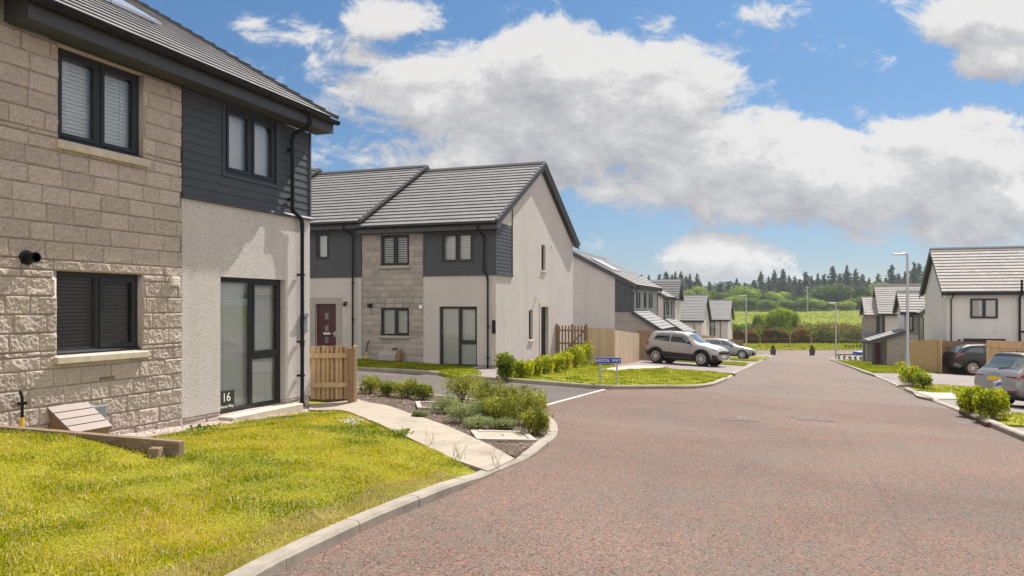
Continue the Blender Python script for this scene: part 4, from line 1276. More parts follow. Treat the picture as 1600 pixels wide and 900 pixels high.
eave(t, -5.68, 0.2)
rf = MB(); roof_slope(rf, -12.7, 0.12, -0.44, 5.05, 5.15, 8.34, seed=3, lift=0.026, riser=0.013); roof_slope(rf, -12.7, 0.12, 10.5, 5.20, 5.15, 8.34, seed=4)
rf.prism([(5.0, 8.33), (5.3, 8.33), (5.22, 8.45), (5.08, 8.45)], 'x', -12.7, 0.2); rfo = rf.build('roof', M['tile'], t)
vg = MB(); verge(vg, 0.10, 0.215, -0.46, 5.04, 5.15, 8.34); verge(vg, 0.10, 0.215, 10.5, 5.2, 5.15, 8.34)
vg.build('verge', M['tile_dark'], rfo)
# solar panels standing a little off the tiles
sp_ = MB()
tt = (8.34 - 5.05) / (5.15 + 0.44)
for i in range(3):
    a = -4.75 + i * 1.03; y0, y1 = 1.75, 3.2
    z0, z1 = 5.05 + (y0 + 0.44) * tt + 0.09, 5.05 + (y1 + 0.44) * tt + 0.09
    sp_.add([(a, y0, z0), (a + 1.0, y0, z0), (a + 1.0, y1, z1), (a, y1, z1), (a, y0, z0 - 0.05), (a + 1.0, y0, z0 - 0.05), (a + 1.0, y1, z1 - 0.05), (a, y1, z1 - 0.05)],
            [(0, 1, 2, 3), (4, 7, 6, 5), (0, 4, 5, 1), (1, 5, 6, 2), (2, 6, 7, 3), (3, 7, 4, 0)])
sp_.build('solar_panel', M['solar'], t)
gutter(t, -5.72, 0.24, -0.445, 5.01)
downpipe(t, [(-0.60, -0.445, 4.97), (-0.60, -0.445, 4.80), (-0.62, -0.38, 4.72), (-0.64, -0.15, 4.64), (-0.64, -0.105, 4.52), (-0.64, -0.105, 3.36), (-0.62, -0.105, 3.30), (-0.40, -0.105, 3.20), (-0.36, -0.105, 3.12), (-0.36, -0.105, 1.0), (-0.36, -0.105, -0.06), (-0.36, -0.13, -0.12)],
         [(-0.64, -0.105, 4.35), (-0.64, -0.105, 3.50), (-0.36, -0.105, 2.2), (-0.36, -0.105, 1.02), (-0.36, -0.105, 0.42)])
fl = MB(); fl.lathe([(0.085, 0.0), (0.085, -0.02), (0.06, -0.025), (0.06, -0.16), (0.05, -0.16), (0.05, -0.03)], (-5.43, -0.015, 2.20), 'y', 20); fl.build('boiler_flue', M['black'], t, shade=True)
vt = MB(); vt.box(-3.32, -3.17, -0.07, -0.01, 1.93, 2.07)
for k in range(4): vt.box(-3.30, -3.19, -0.076, -0.07, 1.95 + k * 0.025, 1.965 + k * 0.025)
vt.build('vent_cover', M['cream'], t, bevel=0.006)
av = MB(); av.box(-4.46, -4.24, -0.035, 0.0, 0.72, 0.75); av.build('air_brick', M['sleeper'], t)
pl = MB(); pl.box(-0.29, -0.10, -0.035, -0.014, 1.18, 1.50); pl.box(-0.27, -0.12, -0.075, -0.035, 1.46, 1.52); pl.build('number_light', M['greyplastic'], t, bevel=0.004)


def text_mesh(s, size, mat, name='lettering', parent=None, loc=(0, 0, 0), rot=(PI / 2, 0, 0), depth=0.002, sx=1.0, spacing=1.0, bold=0.0):
    cu = bpy.data.curves.new('text', 'FONT'); cu.body = s; cu.size = size; cu.align_x = 'CENTER'; cu.align_y = 'CENTER'; cu.extrude = depth; cu.space_character = spacing; cu.offset = bold
    o = bpy.data.objects.new('text', cu); col.objects.link(o)
    dg = bpy.context.evaluated_depsgraph_get()
    me = bpy.data.meshes.new_from_object(o.evaluated_get(dg))
    bpy.data.objects.remove(o); bpy.data.curves.remove(cu)
    me.materials.clear()
    q = link(name, me, mat, parent); q.location = loc; q.rotation_euler = rot; q.scale = (sx, 1, 1)
    return q


def at_local(o2, ax, bx, s, y, z):
    p = o2 + ax * s + bx * y
    return (p[0], p[1], z)


# the number card standing in the tall window
t = thing('number_sign', 'black card with white 16 and Heron Way in the tall window', 'sign', at_local(H1, U, V_, -2.05, 0.088, 0.17), ROT_ROAD)
q = MB(); q.box(-0.175, 0.175, -0.004, 0.012, -0.15, 0.15); q.build('card', M['plaque'], t)
text_mesh('16', 0.19, M['white'], parent=t, loc=(-0.01, -0.006, 0.045))
text_mesh('Heron Way', 0.062, M['white'], parent=t, loc=(0.0, -0.006, -0.095))
# gas meter box, grey cover plate and pipes by the wall
p = at_local(H1, U, V_, -4.90, -0.14, 0.07)
t = thing('gas_meter_box', 'pinkish brown plastic gas meter box with ribbed sloping lid against the stone wall', 'meter box', p, ROT_ROAD)
q = MB(); q.prism([(-0.27, 0.0), (0.12, 0.0), (0.12, 0.36), (-0.27, 0.10)], 'x', -0.25, 0.25); q.build('body', M['timber_brown'], t, bevel=0.008)
q = MB()
for k in range(4):
    a, b = k / 4 + 0.015, (k + 1) / 4 - 0.015
    y0, z0 = -0.29 + 0.42 * a, 0.115 + 0.285 * a; y1, z1 = -0.29 + 0.42 * b, 0.115 + 0.285 * b
    q.add([(-0.27, y0, z0), (0.27, y0, z0), (0.27, y1, z1), (-0.27, y1, z1), (-0.27, y0 + 0.02, z0 - 0.03), (0.27, y0 + 0.02, z0 - 0.03), (0.27, y1 + 0.02, z1 - 0.03), (-0.27, y1 + 0.02, z1 - 0.03)],
          [(0, 1, 2, 3), (4, 7, 6, 5), (0, 4, 5, 1), (1, 5, 6, 2), (2, 6, 7, 3), (3, 7, 4, 0)])
q.build('lid', M['meter'], t)
t = thing('junction_box', 'small grey plate on the stone wall beside the gas meter box', 'box', at_local(H1, U, V_, -4.52, -0.05, 0.28), ROT_ROAD)
q = MB(); q.box(-0.11, 0.11, -0.03, 0.05, -0.16, 0.12); q.build('cover', M['greyplastic'], t, bevel=0.01)
t = thing('gas_pipe', 'short upright pipe with yellow sleeve and black valve against the stone wall', 'pipe', at_local(H1, U, V_, -5.54, -0.10, 0.24), ROT_ROAD)
q = MB(); q.tube([(0, 0, -0.1), (0, 0, 0.16)], 0.022, 8); q.build('sleeve', M['yellow_pipe'], t, shade=True)
q = MB(); q.tube([(0, 0, 0.16), (0.0, 0, 0.38), (-0.01, 0.02, 0.46)], 0.016, 8); q.box(-0.045, 0.045, -0.02, 0.02, 0.30, 0.335); q.build('valve', M['black'], t, shade=True)

# ================================================================== terrace across the side road
def terrace_house(root, x0, x1, zr, sl=0.535, ridge_y=5.1, depth=10.2, right_gable=True, left_gable=False, seed=10):
    ze = 5.05 + zr
    rf = MB(); xr = x1 + (0.22 if right_gable else 0.0)
    zrg = ze + (ridge_y + 0.44) * sl
    roof_slope(rf, x0, xr - 0.06 if right_gable else xr, -0.44, ze, ridge_y, zrg, seed=seed); roof_slope(rf, x0, xr, depth + 0.44, ze, ridge_y, zrg, joint=False, seed=seed + 1)
    rf.prism([(ridge_y - 0.14, zrg - 0.01), (ridge_y + 0.14, zrg - 0.01), (ridge_y + 0.08, zrg + 0.09), (ridge_y - 0.08, zrg + 0.09)], 'x', x0, xr)
    o = rf.build('roof', M['tile'], root)
    vg = MB(); verge(vg, xr - 0.075, xr + 0.03, -0.46, ze, ridge_y, zrg); verge(vg, xr - 0.075, xr + 0.03, depth + 0.44, ze, ridge_y, zrg)
    vg.build('verge', M['tile_dark'], o)
    return ze, zrg


ZF2 = -0.47
t = thing('house', 'end house of the terrace with a broad rendered gable beside the clipped hedge', 'house', (H2[0], H2[1], ZF2), ROT_CROSS)
house2 = t
two_storey_front(t, False, -5.40)
ze, zrg = terrace_house(t, -5.42, 0.0, 0.0, seed=31)
eave(t, -5.40, 0.2, ret=True)
gutter(t, -5.4, 0.2, -0.445, 5.01, brackets=False)
nwin = (5.25, 3.62, 5.80, 4.68); lwin = (3.60, 0.78, 4.10, 1.95); gdoor = (5.15, -0.10, 6.15, 2.08)
g = MB()
for i, (ya, yb) in enumerate(((0.30, 1.6), (1.6, 10.2))):
    hs = [h for h in (nwin, lwin, gdoor)]
    zs_holes = [(h[0], h[1], h[2], h[3]) for h in hs]
# gable wall: rectangular part with openings, then the triangle
gm = MB(); wall_holes(gm, 0.30, 10.2, -0.2, 4.79, 0.0, 0.30, (nwin, lwin, gdoor))
gm.prism([(0.30, 4.79), (10.2, 4.79), (10.2, 4.98), (5.1, 7.80), (0.30, 5.10)], 'y', 0.0, 0.30)
gv = [(-y, x, z) for (x, y, z) in gm.v]
g.add(gv, [f for f in gm.f])
gw = g.build('gable_wall', M['render'], t)
bm = bmesh.new(); bm.from_mesh(gw.data); bmesh.ops.recalc_face_normals(bm, faces=bm.faces[:]); bm.to_mesh(gw.data); bm.free()
pb = MB(); pb.box(-0.3, 0.002, 0.0, 10.2, -0.6, -0.2); pb.build('stone_plinth', M['cast_grey'], t)
# boarding returns round the corner of the gable
gb = MB()
n_b = 14
for k in range(n_b):
    za = 3.26 + k * 0.13; zb = za + 0.13
    lim = 1.62
    top = 5.05 + 0.0
    if za > 5.6: break
    y_start = max(0.0, (zb - 5.10) / 0.535)
    if y_start < lim: gb.prism([(0.019, za), (-0.012, za), (-0.012, zb), (0.008, zb)], 'y', y_start, lim)
gb.box(-0.01, 0.03, lim, lim + 0.05, 3.2, 5.75); gb.box(-0.01, 0.05, 0.0, lim + 0.07, 3.2, 3.255)
gb.build('boarded_wall', M['clad'], t)
window(t, 0.55, 1.06, ONE, (-0.10, 5.25, 3.62), rot=PI / 2, sub=True, sill=(0.04, 0.15, 0.10))
window(t, 0.50, 1.17, ONE, (-0.10, 3.60, 0.78), rot=PI / 2, sub=True, sill=(0.04, 0.15, 0.10), blind='blind', slat=0.06)
ds = MB(); ds.box(-0.02, 0.02, 4.98, 5.15, -0.1, 2.08); ds.box(-0.02, 0.02, 6.15, 6.32, -0.1, 2.08); ds.box(-0.02, 0.022, 4.98, 6.32, 2.08, 2.28); ds.build('door_surround', M['cast'], t)
d = MB(); d.box(-0.16, -0.11, 5.15, 6.15, -0.1, 2.08)
for k in range(4): d.box(-0.115, -0.10, 5.55, 5.75, 0.25 + k * 0.45, 0.50 + k * 0.45)
do = d.build('door', M['black'], t); hd = MB(); hd.box(-0.11, -0.05, 5.27, 5.31, 0.85, 1.05); hd.box(-0.07, -0.05, 5.27, 5.42, 0.97, 1.0); hd.build('handle', M['chrome'], do)
wlm = MB(); wlm.lathe([(0.05, 0), (0.055, 0.05), (0.03, 0.12)], (0.09, 4.45, 2.42), 'z', 12); wlm.box(0.0, 0.09, 4.42, 4.48, 2.45, 2.50); wlm.build('wall_light', M['white'], t)
for (yy, zz) in ((6.7, 4.75), (8.9, 4.35)):
    q = MB(); q.lathe([(0.05, 0), (0.05, 0.04)], (0.0, yy, zz), 'x', 12); q.build('vent_cap', M['white'], t)
# verge soffit and barge board
sv = MB()
for (ya, za, yb, zb) in ((-0.42, 4.92, 5.1, 4.92 + 5.52 * 0.535), (10.62, 4.92, 5.1, 4.92 + 5.52 * 0.535)):
    sv.add([(0.0, ya, za), (0.19, ya, za), (0.19, yb, zb), (0.0, yb, zb), (0.0, ya, za + 0.09), (0.19, ya, za + 0.09), (0.19, yb, zb + 0.09), (0.0, yb, zb + 0.09)],
           [(0, 3, 2, 1), (4, 5, 6, 7), (0, 1, 5, 4), (1, 2, 6, 5), (2, 3, 7, 6), (3, 0, 4, 7)])
    sv.add([(0.16, ya, za - 0.10), (0.195, ya, za - 0.10), (0.195, yb, zb - 0.10), (0.16, yb, zb - 0.10), (0.16, ya, za + 0.10), (0.195, ya, za + 0.10), (0.195, yb, zb + 0.10), (0.16, yb, zb + 0.10)],
           [(0, 3, 2, 1), (4, 5, 6, 7), (0, 1, 5, 4), (1, 2, 6, 5), (2, 3, 7, 6), (3, 0, 4, 7)])
sv.build('barge_board', M['fascia'], t)
bk = MB(); bk.box(-5.42, -0.3, 9.9, 10.2, -0.6, 4.79); bk.build('rendered_wall', M['render'], t)
downpipe(t, [(-0.52, -0.445, 4.97), (-0.52, -0.445, 4.82), (-0.44, -0.15, 4.62), (-0.42, -0.105, 4.5), (-0.42, -0.105, 3.4), (-0.30, -0.105, 3.16), (-0.27, -0.105, 3.05), (-0.27, -0.105, -0.15)], [(-0.27, -0.105, 1.4), (-0.27, -0.105, 0.3)])
q = MB(); q.box(0.07 - 0.2, 0.19 - 0.2, -0.06, -0.014, 1.15, 1.62); q.build('number_light', M['black'], t); 
q = MB(); q.lathe([(0.085, 0.0), (0.085, -0.02), (0.06, -0.16)], (-5.02, -0.015, 2.13), 'y', 16); q.build('boiler_flue', M['black'], t)
q = MB(); q.box(-2.98, -2.86, -0.07, -0.01, 2.02, 2.16); q.build('vent_cover', M['white'], t)
q = MB(); q.box(-3.7 - 0.4, -3.5 - 0.4, -0.05, 0.0, 0.52, 0.56); q.build('air_brick', M['blackmatt'], t)

# --- house with the red door
t = thing('house', 'middle house of the terrace with the dark red front door and dark boarding above', 'house', (H2[0], H2[1], ZF2), ROT_CROSS)
XA, XB = -10.95, -5.42
rd = (-7.45, -0.12, -6.52, 2.20); sw = (-7.42, 3.90, -6.84, 4.92)
w_ = MB(); wall_holes(w_, XA, XB, -0.6, 3.24, -0.012, 0.3, (rd,)); w_.build('rendered_wall', M['render'], t)
c = MB(); wall_holes(c, XA, XB, 3.24, 4.99, 0.012, 0.3, (sw,)); boards(c, XA, XB, 3.24, 4.99, (sw,)); c.box(XA, XB, -0.05, 0.0, 3.2, 3.24); c.build('boarded_wall', M['clad'], t)
window(t, 0.58, 1.02, ONE, (sw[0], 0.02, sw[1]), sub=True, blind='blind', slat=0.06, angle=60)
s_ = MB(); s_.box(rd[0] - 0.30, rd[0], -0.03, 0.02, -0.12, rd[3]); s_.box(rd[2], rd[2] + 0.26, -0.03, 0.02, -0.12, rd[3]); s_.box(rd[0] - 0.30, rd[2] + 0.26, -0.032, 0.02, rd[3], rd[3] + 0.24); s_.build('door_surround', M['cast_grey'], t)
d = MB(); d.box(rd[0], rd[2], 0.09, 0.14, rd[1], rd[3]); 
do = d.build('door', M['door_red'], t, bevel=0.006)
for k in range(4):
    q = MB(); q.box(-7.08, -6.92, 0.078, 0.09, 0.22 + k * 0.46, 0.46 + k * 0.46); q.build('door_pane', M['carglass_pale'], do)
q = MB(); q.box(-7.15, -6.84, 0.07, 0.09, 1.02, 1.10); q.build('letter_plate', M['chrome'], do); q = MB(); q.box(-6.62, -6.58, 0.03, 0.09, 0.95, 1.15); q.box(-6.72, -6.58, 0.03, 0.05, 1.05, 1.08); q.build('handle', M['chrome'], do)
terrace_house(t, XA, XB, 0.2, seed=41)
f = MB(); f.box(XA, XB + 0.2, -0.38, -0.358, 4.99, 5.18); f.box(XA, XB, -0.358, 0.0, 5.0, 5.02); f.build('fascia', M['fascia'], t)
gutter(t, XA, XB + 0.15, -0.445, 5.21, brackets=False)
downpipe(t, [(-5.95, -0.445, 5.17), (-5.95, -0.445, 5.0), (-5.76, -0.15, 4.8), (-5.74, -0.105, 4.7), (-5.74, -0.105, -0.2)], [(-5.74, -0.105, 3.0), (-5.74, -0.105, 1.6)])
q = MB(); q.lathe([(0.06, 0), (0.06, 0.1)], (-6.10, -0.10, 2.12), 'z', 12); q.box(-6.16, -6.02, -0.10, 0.0, 2.24, 2.28); q.build('wall_light', M['black'], t)
q = MB(); q.box(XA, XB, 9.9, 10.2, -0.6, 4.9); q.prism([(0.0, 4.99), (10.2, 4.99), (5.1, 7.95)], 'x', XB - 0.2, XB - 0.01); q.build('party_wall', M['render'], t)

# --- roof of the next house along, stepped up again
t = thing('house', 'furthest house of the terrace, only its stepped-up ridge showing behind the nearest house', 'house', (H2[0], H2[1], ZF2), ROT_CROSS)
q = MB(); q.box(-16.5, -10.96, 0.0, 10.2, -0.6, 5.15); q.prism([(0.0, 5.15), (10.2, 5.15), (5.1, 8.1)], 'x', -11.2, -10.97); q.build('rendered_wall', M['render'], t)
terrace_house(t, -16.5, -10.97, 0.4, seed=51)

# things by the terrace wall
t = thing('gas_meter_box', 'brown gas meter box on its side by the shaded stone wall across the side road', 'meter box', at_local(H2, A2, B2, -4.2, -0.16, float(zg(*h2(-4.2, -0.2))) + 0.09), ROT_CROSS)
q = MB(); q.prism([(-0.06, 0), (0.16, 0), (0.16, 0.30), (-0.06, 0.24)], 'x', -0.40, 0.34); q.build('body', M['cast_grey'], t, bevel=0.01)
q = MB(); q.prism([(0.36, 0.0), (0.56, 0.0), (0.56, 0.30), (0.50, 0.42), (0.40, 0.36)], 'y', -0.12, 0.12); q.build('lid', M['timber_brown'], t, bevel=0.02)
t = thing('gas_pipe', 'thin black pipe with yellow sleeve at the foot of the shaded stone wall', 'pipe', at_local(H2, A2, B2, -5.15, -0.1, float(zg(*h2(-5.15, -0.2))) + 0.07), ROT_CROSS)
q = MB(); q.tube([(0, 0, 0), (0, 0, 0.28)], 0.03, 8); q.build('sleeve', M['yellow_pipe'], t); q = MB(); q.tube([(0, 0, 0.28), (0.02, 0, 0.5), (0.1, 0, 0.72)], 0.02, 8); q.build('valve', M['black'], t)
# ================================================================== houses further down the left side (fronts face the road)
def barge(mb, x, ya, za, yb, zb, d=0.28, h=0.22, axis='x'):
    """sloping barge board with soffit on a gable at local x; d: overhang towards +x if positive"""
    x0, x1 = sorted((x, x + d)); xo = x + d; w = 0.035 if d > 0 else -0.035
    for (a, b, lo, hi) in ((x0, x1, -0.02, 0.02), (min(xo, xo - w), max(xo, xo - w), -h, 0.03)):
        vs = [(a, ya, za + lo), (b, ya, za + lo), (b, yb, zb + lo), (a, yb, zb + lo), (a, ya, za + hi), (b, ya, za + hi), (b, yb, zb + hi), (a, yb, zb + hi)]
        if axis != 'x': vs = [(q[1], q[0], q[2]) for q in vs]
        mb.add(vs, [(0, 3, 2, 1), (4, 5, 6, 7), (0, 1, 5, 4), (1, 2, 6, 5), (2, 3, 7, 6), (3, 0, 4, 7)])


def side_wall(mb, x0, x1, y0, y1, zb, ze, yr, zr):
    mb.prism([(y0, zb), (y1, zb), (y1, ze), (yr, zr), (y0, ze)], 'x', x0, x1)


def porch_house(root, ze, zb, length, cross=False, lean_z=(1.34, 0.05), panel=1.17, seed=1, pitch=0.536, dark=True, lean_len=6.2):
    """two-storey house with a lean-to along the foot of its front; near gable at x=0"""
    yr = 4.5; zr = ze + (yr + 0.4) * pitch - 0.04
    wy = ze + 0.4 * pitch - 0.10
    w = MB()
    w.prism([(panel, zb), (9.0, zb), (9.0, wy), (yr, zr - 0.12), (panel, wy + panel * pitch)], 'x', 0.0, 0.3)
    w.box(0.3, length, 8.7, 9.0, zb, wy); side_wall(w, length - 0.3, length, 0, 9.0, zb, wy, yr, zr - 0.12)
    w.box(0.0, length, 0.0, 0.3, zb, ze - 2.3)
    w.build('rendered_wall', M['render'], root)
    c = MB(); c.prism([(0.0, ze - 1.9), (panel, ze - 1.9), (panel, wy + panel * pitch), (0.0, wy)], 'x', -0.02, 0.28)
    c.build('boarded_wall', M['clad' if dark else 'clad_pale'], root)
    s = MB(); s.box(-0.012, 0.28, 0.0, panel, zb, ze - 1.9); s.box(-0.012, 0.24, -1.75, 0.0, zb, lean_z[1] - 0.05)
    s.prism([(-1.75, lean_z[1] - 0.05), (0.0, lean_z[1] - 0.05), (0.0, lean_z[0] - 0.12)], 'x', -0.012, 0.24)
    s.build('stone_wall', M['stone_far'], root)
    f = MB(); boards(f, 0.28, length, ze - 2.3, ze - 0.08, (), y=0.0, exp=0.16); f.box(0.28, length, 0.012, 0.28, ze - 2.3, ze - 0.08); f.build('front_boarding', M['clad_pale'], root)
    for (a, b, z0, z1) in ((1.6, 3.0, ze - 1.6, ze - 0.45), (4.7, 5.5, ze - 1.6, ze - 0.45), (7.0, 8.4, ze - 1.6, ze - 0.45)):
        if b < length: window(root, b - a, z1 - z0, ONE, (a, -0.06, z0), room=True)
    r = MB(); roof_slope(r, -0.2, length + 0.2, -0.4, ze, yr, zr, seed=seed, tile=0.6); roof_slope(r, -0.2, length + 0.2, 9.4, ze, yr, zr, joint=False, seed=seed)
    r.prism([(yr - 0.13, zr - 0.02), (yr + 0.13, zr - 0.02), (yr + 0.07, zr + 0.08), (yr - 0.07, zr + 0.08)], 'x', -0.2, length + 0.2)
    ro = r.build('roof', M['tile'], root)
    b = MB(); barge(b, 0.0, -0.42, ze - 0.10, yr, zr - 0.10, -0.2); b.build('barge_board', M['fascia'], root); b = MB(); barge(b, 0.0, 9.42, ze - 0.10, yr, zr - 0.10, -0.2); b.build('barge_board', M['fascia'], root)
    fa = MB(); fa.box(-0.2, length + 0.2, -0.36, -0.33, ze - 0.24, ze - 0.05); fa.box(-0.2, length + 0.2, -0.33, 0.0, ze - 0.24, ze - 0.22); fa.build('fascia', M['fascia'], root)
    gutter(root, -0.2, length + 0.2, -0.42, ze - 0.05, brackets=False)
    downpipe(root, [(0.25, -0.42, ze - 0.08), (0.25, -0.40, ze - 0.25), (0.25, -0.07, ze - 0.55), (0.25, -0.07, ze - 2.2)])
    downpipe(root, [(length - 0.6, -0.42, ze - 0.08), (length - 0.6, -0.40, ze - 0.25), (length - 0.6, -0.07, ze - 0.55), (length - 0.6, -0.07, zb)])
    # lean-to porch and garage roof
    l = MB(); roof_slope(l, -0.15, lean_len, -2.1, lean_z[1], -0.02, lean_z[0], seed=seed + 5, tile=0.5); l.build('porch_roof', M['tile'], root)
    b = MB(); barge(b, 0.0, -2.12, lean_z[1] - 0.06, 0.0, lean_z[0] - 0.06, -0.17, 0.2); b.build('porch_barge_board', M['fascia'], root)
    gutter(root, -0.15, lean_len, -2.1, lean_z[1] - 0.06, brackets=False)
    p = MB(); p.box(0.24, lean_len - 0.1, -1.75, -1.5, lean_z[1] - 0.25, lean_z[1] - 0.02); p.box(0.24, 0.5, -1.75, -1.5, zb, lean_z[1] - 0.25); p.box(2.6, 2.95, -1.75, -1.5, zb, lean_z[1] - 0.25); p.box(lean_len - 0.5, lean_len - 0.1, -1.75, -1.5, zb, lean_z[1] - 0.25); p.build('porch_wall', M['render'], root)
    d = MB(); d.box(0.55, 1.5, -1.62, -1.57, zb, lean_z[1] - 0.25); d.build('door', M['door_red'], root)
    d = MB(); d.box(2.95, lean_len - 0.5, -1.6, -1.55, zb, lean_z[1] - 0.25); d.build('garage_door', M['fascia'], root)
    downpipe(root, [(lean_len - 0.2, -2.1, lean_z[1] - 0.1), (lean_len - 0.2, -2.05, lean_z[1] - 0.25), (lean_len - 0.2, -1.83, lean_z[1] - 0.4), (lean_len - 0.2, -1.83, zb)])
    return zr


def panels(root, spots, ze, pitch, ylo, yhi):
    s = MB()
    for (a, b) in spots:
        z0, z1 = ze + (ylo + 0.4) * pitch + 0.10, ze + (yhi + 0.4) * pitch + 0.10
        s.add([(a, ylo, z0), (b, ylo, z0), (b, yhi, z1), (a, yhi, z1), (a, ylo, z0 - 0.05), (b, ylo, z0 - 0.05), (b, yhi, z1 - 0.05), (a, yhi, z1 - 0.05)],
              [(0, 1, 2, 3), (4, 7, 6, 5), (0, 4, 5, 1), (1, 5, 6, 2), (2, 6, 7, 3), (3, 7, 4, 0)])
    s.build('solar_panel', M['solar'], root)


t = thing('house', 'house with solar panels and lean-to porch behind the silver car and pale fence', 'house', (8.31, 52, 0), ROT_ROAD)
porch_house(t, 3.11, -2.6, 11.4, seed=61)
panels(t, [(1.2 + i * 1.05, 2.2 + i * 1.05) for i in range(3)], 3.11, 0.536, 1.6, 3.2)

t = thing('house', 'house with a small cross gable and lean-to porch behind the grey-blue estate car', 'house', (13.35, 66, 0), ROT_ROAD)
porch_house(t, 2.45, -3.4, 10.5, seed=71, lean_z=(0.55, -0.75), panel=0.0)
# its cross gable at the far end
ze, a0 = 2.45, 6.9
q = MB(); hw, ap = 2.0, 1.75
q.prism([(a0 - hw + 0.2, ze - 2.2), (a0 + hw - 0.2, ze - 2.2), (a0 + hw - 0.2, ze), (a0, ze + ap - 0.2), (a0 - hw + 0.2, ze)], 'y', -0.35, 0.2); q.build('gable_wall', M['render'], t)
q = MB(); roof_slope(q, -0.65, 3.6, a0 - hw - 0.1, ze - 0.10, a0, ze + ap, along='y', tile=0.6, seed=72); roof_slope(q, -0.65, 3.6, a0 + hw + 0.1, ze - 0.10, a0, ze + ap, along='y', tile=0.6, seed=73); q.build('gable_roof', M['tile'], t)
q = MB(); barge(q, -0.35, a0 - hw - 0.15, ze - 0.2, a0, ze + ap - 0.08, -0.33, 0.34, axis='y'); q.build('gable_barge_board', M['fascia'], t); q = MB(); barge(q, -0.35, a0 + hw + 0.15, ze - 0.2, a0, ze + ap - 0.08, -0.33, 0.34, axis='y'); q.build('gable_barge_board', M['fascia'], t)


def cross_house(root, x0, x1, ze, zb, ridge_y, pitch, tile='tile', wall='render', gable_right=True, gable_left=True, seed=1, over=0.3, tilew=0.6):
    """plain gabled house whose eave faces the camera; ridge along local x"""
    zr = ze + (ridge_y + 0.35) * pitch
    wy = ze + 0.1
    D = 2 * ridge_y
    w = MB(); w.box(x0, x1, 0.0, 0.3, zb, wy - 0.15); w.box(x0, x1, D - 0.3, D, zb, wy - 0.15)
    for a, b in ((x0, x0 + 0.3), (x1 - 0.3, x1)):
        w.prism([(0.3, zb), (D - 0.3, zb), (D - 0.3, wy + 0.1), (ridge_y, zr - 0.14), (0.3, wy + 0.1)], 'x', a, b)
    w.build('rendered_wall', M[wall], root)
    xa = x0 - (over if gable_left else 0); xb = x1 + (over if gable_right else 0)
    r = MB(); roof_slope(r, xa, xb, -0.35, ze, ridge_y, zr, seed=seed, tile=tilew); roof_slope(r, xa, xb, D + 0.35, ze, ridge_y, zr, joint=False, seed=seed)
    r.prism([(ridge_y - 0.13, zr - 0.02), (ridge_y + 0.13, zr - 0.02), (ridge_y + 0.07, zr + 0.08), (ridge_y - 0.07, zr + 0.08)], 'x', xa, xb)
    r.build('roof', M[tile], root)
    b = MB()
    if gable_right:
        barge(b, x1, -0.38, ze - 0.12, ridge_y, zr - 0.12, over - 0.02, 0.24); b.build('barge_board', M['fascia'], root); b = MB(); barge(b, x1, D + 0.38, ze - 0.12, ridge_y, zr - 0.12, over - 0.02, 0.24); b.build('barge_board', M['fascia'], root)
    if gable_left:
        b = MB(); barge(b, x0, -0.38, ze - 0.12, ridge_y, zr - 0.12, -over + 0.02, 0.24); b.build('barge_board', M['fascia'], root)
        b = MB(); barge(b, x0, D + 0.38, ze - 0.12, ridge_y, zr - 0.12, -over + 0.02, 0.24); b.build('barge_board', M['fascia'], root)
    f = MB(); f.box(xa, xb, -0.31, -0.28, ze - 0.22, ze - 0.05); f.box(xa, xb, -0.28, 0.0, ze - 0.22, ze - 0.20); f.build('fascia', M['fascia'], root)
    gutter(root, xa, xb, -0.37, ze - 0.06, brackets=False)
    return zr


p = at(1096, 84)
t = thing('house', 'plain house with a pale gable, left of the balcony house, beyond the estate car', 'house', (p.x, p.y, 0), ROT_CROSS)
cross_house(t, -8.5, 0.0, 0.02, -4.6, 4.6, 0.60, seed=81)
downpipe(t, [(-0.8, -0.37, -0.05), (-0.8, -0.35, -0.25), (-0.8, -0.06, -0.5), (-0.8, -0.06, -4.4)])
w1 = window(t, 1.5, 1.2, TWO, (-3.2, -0.05, -1.6), room=True)
p = at(1137, 96)
t = thing('house', 'furthest house on the left with a tall window behind a small black balcony rail', 'house', (p.x, p.y, 0), ROT_CROSS)
cross_house(t, -9.0, 0.0, -0.12, -4.8, 4.6, 0.52, seed=91)
window(t, 1.15, 2.0, TWO, (-2.75, -0.06, -2.35), name='balcony_window')
q = MB()
for k in range(9): q.bar((-2.82 + k * 0.16, -0.2, -2.3), (-2.82 + k * 0.16, -0.2, -1.35), 0.02, 0.02)
q.box(-2.9, -1.45, -0.22, -0.17, -1.36, -1.30); q.box(-2.9, -1.45, -0.22, -0.17, -2.36, -2.31); q.build('balcony_rail', M['black'], t)
downpipe(t, [(-0.9, -0.37, -0.2), (-0.9, -0.35, -0.35), (-0.9, -0.06, -0.6), (-0.9, -0.06, -4.6)])

# ================================================================== houses on the right
p = at(1479, 43)
t = thing('house', 'big pale house on the right with a brown roof, black soil pipe and upstairs window', 'house', (p.x, p.y, 0), ROT_CROSS)
cross_house(t, 0.0, 15.0, 2.47, -2.9, 3.5, 0.70, tile='tile_brown', wall='render_pale', seed=101, tilew=0.33)
window(t, 1.35, 1.12, TWO_OPEN, (1.18, -0.05, 0.95), blind='blind', slat=0.07, angle=70)
q = MB(); q.box(0.85, 2.9, -0.05, 0.02, -2.6, -0.20); q.build('patio_door', M['frame'], t)
q = MB(); q.add([(1.0, -0.056, -2.5), (1.85, -0.056, -2.5), (1.85, -0.056, -0.42), (1.0, -0.056, -0.42)], [(0, 1, 2, 3)]); q.build('pane', M['carglass'], t)
downpipe(t, [(0.28, -0.37, 2.40), (0.28, -0.35, 2.25), (0.22, -0.08, 2.0), (0.22, -0.08, -2.7)])
